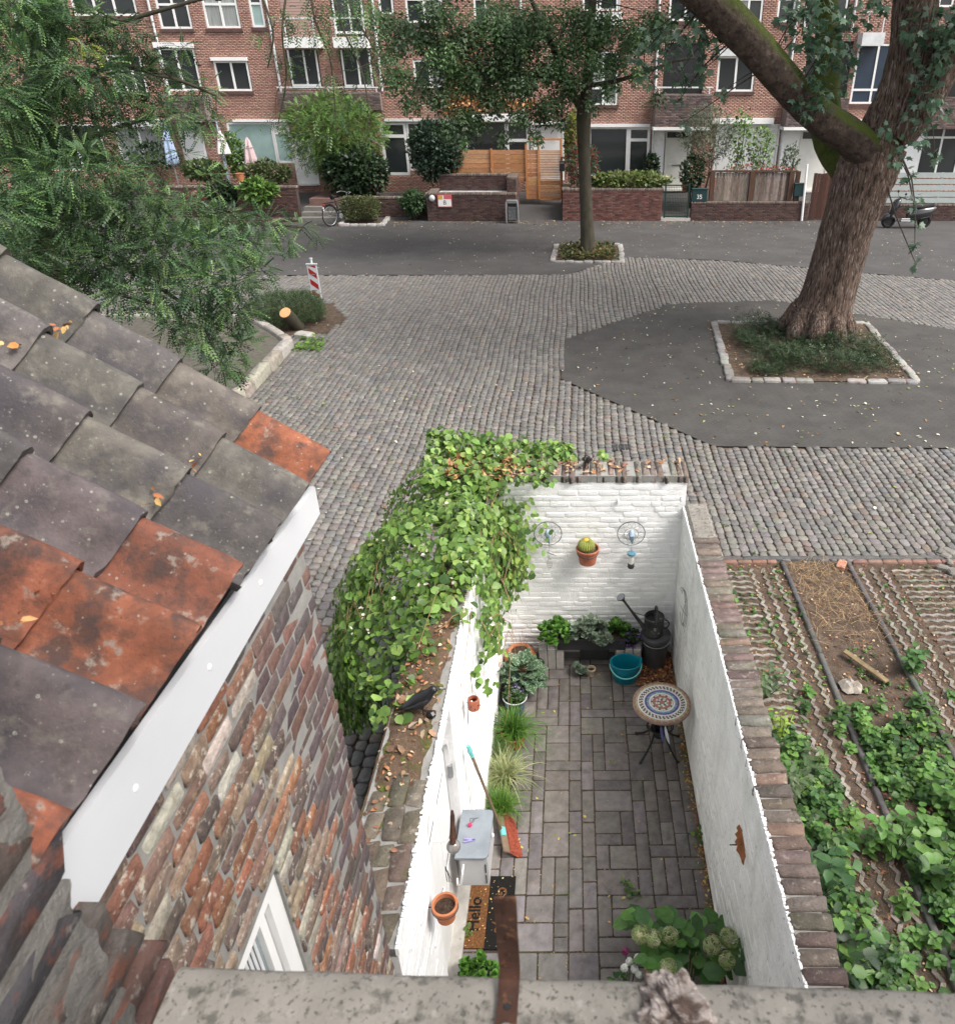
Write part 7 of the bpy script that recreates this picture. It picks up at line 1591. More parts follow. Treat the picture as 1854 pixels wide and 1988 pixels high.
def crown(t, clumps, tmpl, per, size, cols, spread=.75, droop=.25, wid=(.85, 1.1), part='leaves', flat=.7, updir=None, m='leaf', tilt=.45, vary=.18):
    P = []; D = []; KB = []
    for c, r, k in clumps:
        n = max(3, int(per*r*r*k)); KB += [U(1-vary, 1+vary)]*n; d = rdir(n)*RNG.uniform(.1, 1, (n, 1))**.5; d[:, 2] *= flat
        P.append(np.array(c)+d*r); o = d*spread + rdir(n)*.6; o[:, 2] -= droop; D.append(o)
    P = np.concatenate(P); D = norm(np.concatenate(D)); n = len(P); Nn = norm(np.c_[RNG.normal(0, tilt, (n, 2)), np.ones(n)])
    cl = mixcols(cols, n, .28)*np.array(KB)[:, None]; V = leaf_cloud(tmpl[0], P, D, Nn, RNG.uniform(*size, n), RNG.uniform(*wid, n))
    link(part, np_mesh(part, V, tmpl[1], M[m], cl), t, (0, 0, 0)); return P
def twigs(t, joints, clumps, r0=.03, n=1, name='branch', jit=.3, mat_='twig'):
    """thin branches from the nearest limb joint to every leaf clump"""
    mb = MB()
    for c, r, k in clumps:
        c = Vector(c); js = sorted(joints, key=lambda q: (Vector(q)-c).length)[:1]
        for j in js:
            j = Vector(j); L_ = (c-j).length; mid = j.lerp(c, .5) + Vector((U(-jit, jit), U(-jit, jit), U(0, jit)))*min(1, L_*.4)
            rr_ = r0*min(1.6, .5+L_*.25); limb(mb, [j, mid, c], [rr_, rr_*.65, rr_*.3], 6, 0, 0, 3)
            for q in range(4): e = c + Vector((U(-1, 1), U(-1, 1), U(-.8, .5)))*r*.9; mb.tube([c, c.lerp(e, .5)+Vector((0, 0, .05*r)), e], [rr_*.3, rr_*.2, rr_*.1], 4)
    return mb.build(name, M[mat_], t)
def cl(lst): return [(tuple(FY(u, v, Y)), r, (rest[0] if rest else 1)) for u, v, Y, r, *rest in lst]
# --- big leaning tree
bt = thing('big_tree', 'large leaning maple with furrowed bark and mossy left limb', 'tree', (6.45, 19.6, 0))
mb = MB(); tp_ = [FY(1583, 655, 19.6)+Vector((0, 0, -.12)), FY(1588, 632, 19.6), FY(1605, 580, 19.6), FY(1627, 500, 19.55), FY(1650, 420, 19.5), FY(1682, 335, 19.5), FY(1712, 275, 19.5)]
limb(mb, tp_, [.98, .80, .67, .62, .62, .70, .60], 64, .022, 1, 9)
for k in range(9):
    a = k*.7+.2; b = tp_[0]; e = Vector((b.x+math.cos(a)*1.02, b.y+math.sin(a)*1.02, -.02)); limb(mb, [Vector((b.x+math.cos(a)*.55, b.y+math.sin(a)*.55, .75)), Vector((b.x+math.cos(a)*.82, b.y+math.sin(a)*.82, .22)), e], [.20, .22, .09], 10, .03, k, 3)
rp_ = [tp_[-2], FY(1716, 255, 19.5), FY(1752, 175, 19.4), FY(1772, 90, 19.3), FY(1778, 0, 19.2), FY(1790, -80, 19)]
limb(mb, rp_, [.56, .56, .52, .48, .45, .42], 48, .022, 3, 7)
limb(mb, [FY(1745, 260, 19.2), FY(1790, 205, 19), FY(1838, 120, 18.8), FY(1880, 20, 18.6)], [.40, .36, .32, .28], 30, .016, 5, 6)
mb.build('trunk', M['bark'], bt, True, 70)
mb = MB(); la = [FY(1700, 310, 19.35), FY(1655, 268, 19.1), FY(1600, 232, 18.8), FY(1545, 182, 18.4), FY(1495, 125, 18.0), FY(1440, 62, 17.6), FY(1375, -2, 17.2), FY(1310, -60, 16.8)]
limb(mb, la, [.44, .38, .35, .34, .34, .35, .34, .31], 34, .022, 2, 5); mb.build('limb', M['bark_m'], bt, True, 70)
mb = MB(); lb_ = [FY(1650, 330, 20.0), FY(1612, 272, 20.5), FY(1602, 190, 20.7), FY(1608, 100, 20.8), FY(1604, 20, 20.8), FY(1600, -60, 20.8)]
limb(mb, lb_, [.42, .40, .34, .30, .26, .24], 24, .014, 4, 5); mb.build('limb', M['bark_g'], bt, True, 70)
BTC = cl([(1560, 50, 18, .42), (1610, 70, 18, .5), (1640, 110, 18, .3, 1.2), (1580, 130, 18, .36), (1600, 185, 18, .25, 1.3), (1530, 30, 18, .3), (1575, 10, 18, .45), (1650, 30, 18.2, .35), (1548, 200, 18, .10, 4), (1562, 222, 17.8, .13, 3), (1535, 150, 18, .13, 2), (1640, 170, 18, .12, 2),
  (1775, 50, 18.4, .3), (1800, 115, 18.4, .4), (1835, 45, 18.4, .45), (1795, 185, 18.4, .32), (1825, 210, 18.4, .28), (1845, 120, 18.4, .35), (1765, 225, 18.4, .16), (1785, 262, 18.3, .26), (1745, 295, 18.2, .24), (1762, 340, 18.2, .2), (1772, 388, 18.2, .2), (1778, 428, 18.2, .16), (1776, 475, 18.1, .11, 2), (1778, 512, 18, .09, 2), (1815, 300, 18.3, .12, 2), (1720, 255, 18.2, .12, 2), (1850, 60, 18, .4), (1700, 20, 18.2, .3),
  (1335, 55, 17.5, .42), (1295, 90, 18, .36), (1370, 105, 18, .30), (1320, 140, 18, .26), (1385, 60, 17.6, .3), (1350, 150, 18.2, .2), (1260, 150, 18.5, .2), (1318, 195, 18.4, .18), (1330, 235, 18.4, .10, 2), (1270, 60, 18.2, .3), (1240, 110, 18.5, .22), (1400, 180, 18.2, .1, 2)])
crown(bt, BTC, (MP_V, MP_F), 330, (.12, .20), [(.062, .13, .07), (.085, .165, .092), (.11, .195, .122), (.05, .10, .058), (.155, .225, .165)], droop=.55, flat=1.1)
twigs(bt, [tuple(p) for p in la[3:]+lb_[2:]+rp_[1:]+[FY(1838, 120, 18.8), FY(1790, 205, 19)]], BTC, .022)
# crown above the view, seen only by the light and from elsewhere
UPC = [((U(1, 12), U(13, 23), U(8.8, 12.5)), U(1.0, 1.7), 1) for i in range(34)]
crown(bt, UPC, (MP_V, MP_F), 34, (.3, .5), [(.045, .105, .05), (.06, .13, .065)], part='upper_leaves'); twigs(bt, [tuple(rp_[-1]), tuple(la[-1]), tuple(lb_[-1])], UPC[::3], .08, name='upper_branch')
# --- slim street tree
stt = thing('street_tree', 'slim green barked street tree forking into dark ash leaves', 'tree', (.62, 30, 0))
mb = MB(); sp_ = [Vector((.63, 30, -.08)), FY(1142, 480, 30), FY(1138, 400, 30), FY(1134, 300, 30), FY(1133, 222, 30), FY(1140, 165, 30), FY(1146, 90, 30), FY(1150, 0, 30), FY(1152, -60, 30)]
limb(mb, sp_, [.40, .28, .225, .22, .25, .18, .15, .12, .10], 22, .03, 1, 6)
lf_ = [FY(1132, 215, 30), FY(1112, 182, 29.9), FY(1095, 150, 29.6), FY(1075, 95, 29.4), FY(1045, 30, 29.2), FY(1020, -30, 29)]
limb(mb, lf_, [.17, .14, .12, .10, .08, .06], 12, .012, 2, 4)
rb_ = [FY(1144, 165, 30), FY(1190, 158, 29.5), FY(1250, 140, 29), FY(1310, 118, 28.6), FY(1350, 112, 28.4)]; limb(mb, rb_, [.08, .07, .055, .04, .02], 8, 0, 1, 4)
lf2 = [FY(1095, 150, 29.6), FY(1010, 140, 29), FY(930, 120, 28.6), FY(850, 90, 28.2), FY(780, 60, 28)]; limb(mb, lf2, [.09, .07, .055, .04, .02], 8, 0, 1, 4)
mb.build('trunk', M['bark_s'], stt, True, 70)
AL = [(770, 140, 28, .45), (800, 55, 28, .55), (845, 15, 28, .6), (860, 95, 28.2, .7), (850, 172, 28, .5), (800, 185, 28, .35), (905, 55, 28.6, .7), (900, 135, 28.6, .7), (893, 215, 28.4, .45), (862, 240, 28.4, .22, 1.5), (905, 258, 28.4, .2, 1.5), (955, 35, 29, .7), (962, 112, 29, .75), (960, 180, 28.8, .6), (925, 225, 28.6, .35), (1005, 75, 29, .7), (1012, 150, 29, .65), (1010, 215, 28.8, .4), (1045, 35, 29, .7), (1062, 120, 29, .65), (1058, 200, 28.8, .5), (1040, 255, 28.8, .22, 1.5), (1090, 225, 28.8, .3), (1102, 75, 29.2, .6), (1110, 140, 29, .55), (1122, 25, 29.4, .6), (1150, 110, 29, .5), (1158, 55, 29.2, .55), (1185, 30, 29.4, .5), (1176, 165, 29, .25, 1.4), (1200, 105, 29, .45), (1235, 60, 28.8, .5), (1285, 40, 28.6, .45), (1240, 130, 28.8, .25), (1090, 175, 29, .4), (745, 90, 28, .35), (735, 30, 28, .4), (1280, 175, 28.6, .15, 1.4), (980, 255, 28.8, .18, 1.5), (1150, 190, 29, .22)]
ALC = cl(AL); ALC += [((c[0]+U(-.4, .4), c[1]+U(1.2, 3), c[2]+U(-.2, .3)), r*1.05, k*.8) for c, r, k in ALC if c[2] > 5.4 and random.random() < .6]
crown(stt, [(c, r*.84, k) for c, r, k in ALC], pinnate(3, .42, .26, .35), 560, (.28, .48), [(.06, .118, .048), (.09, .165, .062), (.125, .21, .085), (.042, .085, .036), (.15, .215, .125)], droop=.6, flat=.8, wid=(.7, 1), vary=.4)
twigs(stt, [tuple(p) for p in sp_[5:]+lf_[1:]+rb_[1:]+lf2[1:]], ALC, .03)
UP2 = [((.5+U(-5, 5), 30+U(-3.5, 4), U(8.6, 13)), U(.9, 1.5), 1) for i in range(26)]; crown(stt, UP2, pinnate(3, .42, .24, .35), 34, (.5, .8), [(.035, .075, .03), (.05, .10, .04)], part='upper_leaves'); twigs(stt, [tuple(sp_[-1]), tuple(lf_[-1])], UP2[::3], .05, name='upper_branch')
# --- feathery tree at the left
lt = thing('feathery_tree', 'big dark feathery leaved locust tree overhanging the street at the upper left', 'tree', (-11.9, 16.6, 0))
mb = MB(); b0 = FY(78, 520, 16.5); ltk = [Vector((b0.x-.35, 16.6, -.1)), Vector((b0.x-.2, 16.55, 1.2)), FY(82, 500, 16.5), FY(72, 430, 16.5), FY(60, 330, 16.4), FY(70, 220, 16), FY(90, 80, 15.6), FY(100, -60, 15)]
limb(mb, ltk, [.45, .38, .34, .32, .30, .27, .24, .22], 22, .02, 2, 5)
LL = [[ltk[4], FY(150, 280, 15.5), FY(250, 240, 15), FY(350, 215, 14.8)], [ltk[3], FY(180, 420, 15), FY(330, 430, 14), FY(480, 435, 13.6), FY(590, 440, 13.4)], [ltk[3], FY(160, 480, 14), FY(280, 540, 12.5), FY(400, 620, 11.2)], [ltk[5], FY(200, 130, 15), FY(330, 150, 14.8), FY(420, 185, 14.8)], [ltk[6], FY(240, 40, 15), FY(420, -10, 15), FY(560, -30, 15.2), FY(700, -30, 15.4)], [ltk[2], FY(120, 520, 14), FY(200, 560, 12), FY(300, 590, 10.8)], [ltk[4], FY(0, 300, 14), FY(-80, 280, 12.5)]]
for i, q in enumerate(LL): limb(mb, q, ([.10, .06, .035, .02, .012] if i != 4 else [.06, .035, .025, .018, .012])[:len(q)], 9, .01, i, 4)
for q in ([(600, -40, 15.2), (612, 40, 15), (640, 110, 15), (650, 200, 15), (655, 262, 15)], [(560, -40, 15.2), (548, 60, 15), (556, 150, 15), (540, 240, 15)], [(640, -30, 15.3), (668, 60, 15), (700, 130, 15), (716, 220, 15), (705, 300, 15)], [(500, -30, 15.1), (530, 60, 15), (520, 130, 15)], [(660, -30, 15.4), (700, 50, 15.2), (738, 110, 15.2)]): limb(mb, [FY(*p) for p in q], [.022, .017, .013, .009, .004][:len(q)], 7, .01, 1, 4)
mb.build('trunk', M['bark_s'], lt, True, 70)
LC = cl([(40, 60, 14, .85), (140, 40, 14, .7), (225, 60, 14, .5), (60, 150, 13, .9), (165, 150, 13, .75), (255, 150, 14, .5), (325, 128, 15, .36), (385, 175, 15, .34), (50, 255, 13, .9), (150, 255, 13, .75), (245, 215, 14, .4), (330, 225, 14, .4), (400, 238, 15, .30), (440, 262, 14.6, .15), (55, 350, 12, .85), (155, 345, 12, .85), (235, 325, 13, .45), (290, 318, 14, .28, .7), (55, 440, 12, .75), (165, 425, 12, .8), (265, 405, 12, .7), (355, 415, 13, .65), (440, 428, 13, .5), (515, 438, 13, .4), (580, 440, 13.4, .2), (610, 462, 13.4, .10, 1.4), (560, 470, 13.2, .18), (150, 505, 11.5, .65), (235, 505, 11.5, .7), (325, 490, 11.5, .65), (410, 480, 12, .6), (480, 480, 12.4, .4), (500, 525, 12, .3), (325, 570, 11, .5), (395, 550, 11, .5), (455, 550, 11, .36), (245, 575, 10.8, .42), (395, 655, 10.7, .42), (435, 710, 10.5, .34), (372, 618, 10.7, .4), (470, 610, 11, .26), (470, 670, 10.6, .18), (445, 600, 10.9, .3), (330, 640, 10.8, .2), (20, 500, 10.5, .5), (-20, 400, 11, .8), (-40, 200, 12, .9), (105, 560, 11, .4),
  (400, 340, 14, .18), (360, 300, 14, .16), (300, 200, 14, .25), (275, 100, 14.5, .3), (355, 90, 15, .2), (20, 10, 13.5, .8)])
LG_ = [(.068, .13, .055), (.095, .17, .065), (.054, .106, .05), (.14, .23, .082), (.038, .076, .038)]
crown(lt, [(c, r*.86, k) for c, r, k in LC], pinnate(6, .24, .16, .2), 880, (.17, .29), LG_, droop=.22, flat=.6, spread=1.1, tilt=.26, vary=.42)
P = [tuple(p) for q in LL for p in q[1:]] + [tuple(p) for p in ltk[4:]]; twigs(lt, P, LC, .018)
TC = cl([(555, 40, 15, .3), (600, 50, 15, .3), (655, 70, 15, .3), (705, 55, 15.2, .36), (562, 120, 15, .2), (560, 170, 15, .12, 1.4), (650, 140, 15, .2), (690, 190, 15, .16, 1.3), (655, 215, 15, .16, 1.3), (720, 130, 15, .2), (535, 230, 15, .14, 1.3), (610, 225, 15, .12), (702, 270, 15, .2), (640, 262, 15, .12, 1.3), (525, 95, 15, .16), (620, 10, 15, .3), (690, 0, 15.2, .4), (745, 110, 15.2, .2), (500, 60, 15, .12)])
crown(lt, TC, pinnate(5, .32, .13, .3), 420, (.16, .26), LG_+[(.10, .19, .05)], droop=.5, part='hanging_leaves', wid=(.7, 1)); twigs(lt, [tuple(FY(*p)) for p in ((612, 40, 15), (640, 110, 15), (650, 200, 15), (548, 60, 15), (556, 150, 15), (668, 60, 15), (700, 130, 15), (716, 220, 15), (530, 60, 15), (700, 50, 15.2))], TC, .012, name='hanging_twig')["kind"] = 'stuff'
YL = cl([(165, 85, 13, .13, 3), (180, 95, 13, .1, 3)]); crown(lt, YL, pinnate(7, .2, .09, .3), 330, (.14, .2), [(.26, .34, .05), (.32, .38, .06)], part='yellow_leaves')
UP3 = [((-10+U(-4, 6), U(12, 20), U(8.8, 13)), U(.9, 1.5), 1) for i in range(30)]; crown(lt, UP3, pinnate(4, .34, .2, .3), 34, (.5, .85), LG_, part='upper_leaves'); twigs(lt, [tuple(ltk[-1]), tuple(LL[4][2])], UP3[::3], .06, name='upper_branch')
# ================================================================== CLIMBER ON THE WALL CORNER
vn = thing('climbing_hydrangea', 'dense climbing hydrangea sprawling over the far left corner of the courtyard wall', 'climber', (-1.1, 6.0, 0))
def vine_pt(y, s):
    """s 0..1 across the mound: outer foot, over the wall top, down inside."""
    f = min(1, max(0, (y-4.35)/.9)); g = 1-min(1, max(0, (y-6.9)/1.2)); w = (.55+.45*f)
    e_ = .42*f; xs_ = [-1.95*w-.35*(1-w)-e_, -1.95*w-.4*(1-w)-e_, -1.70-e_*.8, -1.36-e_*.3, -1.02, -.80, -.62, -.52]; zs = [.55+1.0*(1-f), 1.20+.55*(1-f), 1.86, 2.30, 2.47, 2.38, 2.02-.1*f, 1.40]
    k = s*7; i = min(6, int(k)); t = k-i; bump = .10*math.sin(y*3.1+s*5)+.06*math.sin(y*7.3-s*9)
    return xs_[i]*(1-t)+xs_[i+1]*t + bump*.5*(-1 if s < .5 else 1), zs[i]*(1-t)+zs[i+1]*t + bump*.7
VP_, VN_ = [], []
def vadd(p, nrm): VP_.append(p); VN_.append(nrm)
n_ = 0
while n_ < 8800:
    y = U(4.3, 7.65); s = random.random()**1.4
    inner = s > .74
    if inner and y < 5.9 and random.random() < .985: continue
    if inner and s > .84 and y < 6.3 and random.random() < .7: continue
    if y < 4.75 and (s > .55 or random.random() < .6): continue
    if 4.3 < y < 5.1 and s > .62 and random.random() < .8: continue
    x, z = vine_pt(y, s); x2, z2 = vine_pt(y, min(1, s+.02)); x1, z1 = vine_pt(y, max(0, s-.02)); nx_, nz_ = -(z2-z1), (x2-x1); L_ = math.hypot(nx_, nz_)+1e-6; nx_, nz_ = nx_/L_, nz_/L_
    d = -abs(random.gauss(0, .09)) + U(0, .05); vadd((x+nx_*d, y, z+nz_*d), (nx_, -.25, nz_)); n_ += 1
for i in range(1500):                                        # along and over the back wall
    x = -1.55+1.9*random.random()**1.25; h = max(0, min(1, 1-(x+1.3)/1.6))
    yb = U(6.75, 8.45-.55*max(0, x+.9)-1.1*max(0, -.95-x)); 
    if x > -.2 and yb < 7.3: yb = U(7.34, 7.55)
    z = ZBK+.02+.22*h*math.sin(math.pi*min(1, max(0, (8.4-yb)/1.3)))+U(-.05, .06) - (max(0, yb-7.6)*1.1)
    if (x > .0 and random.random() < .35) or abs(x-.155) < .15: continue
    vadd((x, yb, z), (U(-.2, .2), -.2, 1))
for i in range(520):                                        # inside curtain on the back wall corner
    x = -.86+abs(random.gauss(0, .23)); z = U(1.05, 2.15)
    if x > -.86+.62*(1-(abs(z-1.75)/.85)**2)*1.0: continue
    vadd((x, U(6.55, 6.93), z), (.35, -.8, .45))
for k in range(11):                                         # hanging shoots inside
    y0_ = U(5.0, 6.2); x0 = -.80+U(0, .10); zz = 2.15; 
    for i in range(26): zz -= U(.02, .055); vadd((x0+.06*math.sin(i*.5+k)+U(-.03, .03), y0_+.08*math.sin(i*.3)+U(-.03, .03), zz), (.8, -.4, .4))
for k in range(6):                                          # shoots creeping on the wall top towards the raven
    y0_ = 4.5; x0 = -1.2+U(-.12, .08)
    for i in range(14): vadd((x0+U(-.08, .08)-.05*i/14, y0_-.06*i+U(-.05, .05), 2.2+U(.02, .12)-(.15*random.random() if x0 < -1.2 else 0)), (0, -.2, 1))
VP_ = np.array(VP_); VN_ = norm(np.array(VN_)); n = len(VP_)
VC = mixcols([(.14, .255, .05), (.19, .32, .07), (.095, .18, .04), (.24, .38, .10), (.065, .125, .035), (.28, .38, .09)], n, .22, .06, [24, 22, 18, 12, 12, 6])
Dv = norm(np.cross(VN_, rdir(n)) + np.array([0, -.1, -.35])); NV = norm(VN_ + rdir(n)*.45); SV = RNG.uniform(.042, .10, n); WV = RNG.uniform(1.0, 1.35, n)
u_, v_ = PJ(VP_); up_ = (NV[:, 2]*.5 + VN_[:, 2] + VP_[:, 2]*.4 - VP_[:, 1]*.12) + (RNG.random(n)*.6)
order_ = np.argsort(-(SV*10 + up_)); nearv = order_[:298]; restv = order_[298:]
link('foliage', np_mesh('foliage', leaf_cloud(LEAF_V, VP_[restv], Dv[restv], NV[restv], SV[restv], WV[restv]), LEAF_F, M['leaf'], VC[restv], True), vn, (0, 0, 0))["kind"] = 'stuff'
LFV = [np_mesh('leaf', (LEAF_V*np.array([w_, 1, k]))[None], LEAF_F, M['leaf_o'], smooth=True) for w_, k in ((1.1, .6), (1.25, 1.2), (1.35, -.4))]
for i in nearv: leaf_part(vn, random.choice(LFV), tuple(VP_[i]), Dv[i], NV[i], float(SV[i])*1.05, VC[i])
mb = MB()
for i in range(26):
    y = U(4.5, 7.5); s0 = U(.1, .8); P = []
    for k in range(7): yy = y+.09*k*random.choice((1, 1, -1)); x, z = vine_pt(min(7.7, max(4.2, yy)), min(.98, max(.02, s0+.035*k))); P.append((x, yy, z-.12+U(0, .10)))
    mb.tube(P, [.004, .004, .004, .003, .003, .002, .001], 5)
for i in range(16): y = U(6.4, 6.9); mb.tube([(-.84, y, 2.2), (-.80+U(0, .3), y+.02, 1.8), (-.75+U(0, .3), y, 1.2+U(-.2, .2))], [.005, .004, .002], 4)
mb.build('stem', mat('tan_stem', (.24, .15, .08), nscale=20, namp=.3), vn)
q = np.array([(*((vine_pt(y, s))[:1]), y, vine_pt(y, s)[1]+.03) for y, s in [(U(4.7, 7.2), U(.15, .7)) for i in range(26)]])
weeds('white_bracts', q, (.02, .05), [(.62, .60, .52), (.55, .50, .42)], 2, .8, parent=vn)
P = blob((-.1, 7.0, 0), (1, .1, .1), 0) if False else None
n = 500; P = np.c_[RNG.uniform(-1.3, -.6, n), RNG.uniform(6.9, 7.5, n), RNG.uniform(2.36, 2.44, n)]; litter('wall_top_litter', P, (.04, .09), [(.34, .16, .07), (.42, .24, .12), (.24, .12, .06)], .6)
# ================================================================== GARDEN WITH GRASS PAVERS
gd = sheet('garden_ground', [(1.42, .5), (7.6, .5), (7.6, 9.0), (1.42, 9.0)], -.035, M['soil'])
kcol = (.085, .083, .082); blkv = variants(TB, FB, 'kerb_strip', M['kerb_o'], 3, .006, 4)
def kerb(a, b, w, name='kerb_strip', col=kcol, ln=.98, z=-.05, h=.058):
    a = Vector((*a, 0)); b = Vector((*b, 0)); d = b-a; L_ = d.length; d.normalize(); t = 0
    while t < L_-.05: l = min(ln, L_-t); c = a+d*(t+l/2); piece(name, random.choice(blkv), gd, (c.x, c.y, z), (l-.006, w, h), math.atan2(d.y, d.x)+U(-.006, .006), mixcols([col], 1, .12)[0]); t += l
kerb((1.46, 9.03), (6.2, 9.06), .08); kerb((2.98, 8.96), (2.91, 1.6), .06); kerb((3.90, 8.96), (3.865, 1.6), .06); kerb((5.55, 8.9), (5.7, 3.0), .07, col=(.14, .09, .07))
kerb((1.50, 8.94), (2.9, 8.95), .07, 'edge_brick', (.20, .115, .085), .21); kerb((3.98, 8.95), (5.5, 8.96), .07, 'edge_brick', (.21, .12, .10), .21)
def web_mesh(L_, w, amp, per):
    n = max(2, int(L_/per*2)); P = []
    for lay, z in ((0, -.05), (1, 0.0)):
        for i in range(n+1):
            x = -L_/2+L_*i/n; o = amp*(1 if i % 2 else -1)
            P += [(x, o-w/2*(1 if lay == 0 else .86), z), (x, o+w/2*(1 if lay == 0 else .86), z)]
    k = 2*(n+1); F = []
    for i in range(n):
        F += [(k+2*i, k+2*i+2, k+2*i+3, k+2*i+1), (2*i, 2*i+2, k+2*i+2, k+2*i), (2*i+3, 2*i+1, k+2*i+1, k+2*i+3)]
    F += [(0, k, k+1, 1), (2*n, 2*n+1, k+2*n+1, k+2*n)]
    me = bpy.data.meshes.new('paver_web'); me.from_pydata(P, [], F); me.materials.append(M['concpaver']); me.update(); return me
wl_, wt_ = web_mesh(.6, .048, .021, .15), web_mesh(.60, .048, .014, .15)
wcol = [(.225, .21, .188), (.195, .182, .162), (.25, .232, .205)]
def web(me, x, y, rz, s=1): o = link('paver_web', me, gd, (x+U(-.004, .004), y+U(-.006, .006), -.014+U(-.012, .004))); o.rotation_euler = (U(-.01, .01), U(-.01, .01), rz+U(-.012, .012)); o.scale = (s, 1, 1); o.color = (*[float(q) for q in mixcols(wcol, 1, .15)[0]], 1)
for x in (2.50, 2.66, 2.82, 4.03, 4.18, 4.33):
    y = 8.5
    while y > 2.0: web(wl_, x, y, math.pi/2 + (.0)); y -= .605
y = 8.72
while y > 2.2:
    if y > 3.0: web(wt_, 2.12, y, 0, 1.06)
    web(wt_, 4.78, y+.03, 0, 1.08); 
    if y > 5.0: web(wt_, 1.66 if y > 6.5 else 1.72, y, 0, .45)
    web(wt_, 5.30, y+.02, 0, .6); y -= .125
n = 5200; P = np.c_[RNG.uniform(1.45, 5.6, n), RNG.uniform(2.2, 8.95, n), np.full(n, -.02)]
litter('fallen_leaves', P, (.015, .045), [(.27, .13, .065), (.22, .10, .055), (.38, .24, .14), (.18, .12, .08), (.42, .33, .22), (.2, .09, .05)], .4)
n = 1000; P = np.c_[RNG.uniform(3.02, 3.86, n), RNG.uniform(7.0, 8.92, n), np.full(n, .0)]; P = P[RNG.random(n) < np.clip((P[:, 1]-6.9)/1.3, 0, 1)]
D = RNG.normal(0, 1, (len(P), 3)); D[:, 2] = np.abs(D[:, 2])*.10; V = leaf_cloud(BLADE_V*np.array([1, 1, .3]), P, D, np.tile([0, 0, 1.], (len(P), 1)), RNG.uniform(.08, .26, len(P)), np.full(len(P), .022))
link('dry_straw', np_mesh('dry_straw', V, BLADE_F, M['dry'], mixcols([(.30, .21, .115), (.36, .26, .145), (.22, .14, .08)], len(P), .25)), gd, (0, 0, 0))["kind"] = 'stuff'
def gdens(x, y):
    a = 0
    if 3.0 < x < 3.87: a = np.clip((6.5-y)/.9, 0, 1)*.95 + (.5 if 6.3 < y < 7.1 and x > 3.2 else 0)
    elif x < 2.95: a = .30 + np.clip((6.3-y)/1.6, 0, 1)*1.1*np.clip((2.7-x)/.5, .10, 1) + (.75 if x < 1.66+.08*math.sin(y*5) else 0) + (.25 if x < 2.2 and 5.2 < y < 7.3 and math.sin(y*6) > .2 else 0)
    elif x < 5.2: a = .10 + np.clip((5.4-y)/1.2, 0, 1)*.6
    else: a = .75*np.clip((8.4-y)/.6, .1, 1)
    return a
WC = [(.085, .185, .045), (.115, .24, .058), (.062, .14, .04), (.15, .285, .07), (.045, .10, .034)]
P = []; D = []; S = []; Nn = []; TY = []; mbst = MB()
cnt = 0
while cnt < 3000:
    x, y = U(1.44, 6.2), U(2.0, 8.9)
    if random.random() > gdens(x, y)*(.55+.45*math.sin(x*5.1+1)*math.sin(y*4.3)): continue
    cnt += 1; big = y < 6.3 and random.random() < (.8 if gdens(x, y) > .6 else .35); h = U(.06, .24) if big else U(.02, .06); nl = random.randint(8, 14) if big else random.randint(5, 9); lean = (U(-.3, .3), U(-.3, .3))
    for k in range(nl):
        f = (k+1)/nl; a = k*2.4+x*40; px_, py_, pz = x+lean[0]*h*f, y+lean[1]*h*f, -.03+h*f
        P.append((px_, py_, pz)); e = U(-.2, .35); D.append((math.cos(a), math.sin(a), e)); S.append((U(.06, .115) if big else U(.02, .045))*(1.1-.45*f)); Nn.append((U(-.3, .3), U(-.3, .3), 1)); TY.append(cnt)
    if big: mbst.tube([(x, y, -.05), (x+lean[0]*h, y+lean[1]*h, h-.02)], [.004, .002], 4)
n = len(P); cc = mixcols(WC, cnt+1, .25)[np.array(TY)]*RNG.uniform(.8, 1.2, (n, 1))
link('weed_leaves', np_mesh('weed_leaves', leaf_cloud(LEAF_V, np.array(P), np.array(D, float), np.array(Nn, float), np.array(S), RNG.uniform(.95, 1.35, n)), LEAF_F, M['leaf'], cc, True), gd, (0, 0, 0))["kind"] = 'stuff'
mbst.build('weed_stems', M['twig'], gd)["kind"] = 'stuff'
# some weeds that stand out
def weed_plant(label, x, y, h, nl, size, cols, wid=(.9, 1.2), rad=.2):
    t = thing('weed_plant', label, 'plant', (x, y, -.03)); P = []; D = []
    for s in range(5):
        lx, ly = U(-rad, rad), U(-rad, rad)
        for k in range(nl): f = (k+1)/nl; P.append((x+lx*f, y+ly*f, h*f*U(.85, 1))); a = k*2.4+s; D.append((math.cos(a), math.sin(a), U(-.2, .3)))
    n = len(P); V = leaf_cloud(LEAF_V, np.array(P), np.array(D), np.c_[RNG.normal(0, .25, (n, 2)), np.ones(n)], RNG.uniform(*size, n), RNG.uniform(*wid, n)); link('leaves', np_mesh('leaves', V, LEAF_F, M['leaf'], mixcols(cols, n, .2), True), t, (0, 0, 0))
    mb = MB(); [mb.tube([(x, y, -.05), (x+U(-rad, rad), y+U(-rad, rad), h*.95)], [.005, .002], 4) for s in range(5)]; mb.build('stem', M['twig'], t)
def gp(u, v, z=.15): q = G(u, v, z); return q.x, q.y
x, y = gp(1395, 1100, .1); weed_plant('bright green weed at the far right wall end by the cobbles', x-.02, y, .22, 9, (.05, .09), [(.12, .26, .05), (.15, .30, .06)], rad=.1)
x, y = gp(1410, 1165, .1); weed_plant('second broad leaved weed against the right wall, below the bright one', x, y, .25, 7, (.07, .12), WC, rad=.12)
x, y = gp(1500, 1330, .15); weed_plant('grey green small leaved weed against the wall beside the grass pavers', x-.05, y, .4, 12, (.07, .11), [(.09, .14, .07), (.12, .17, .085)], (.6, .8))
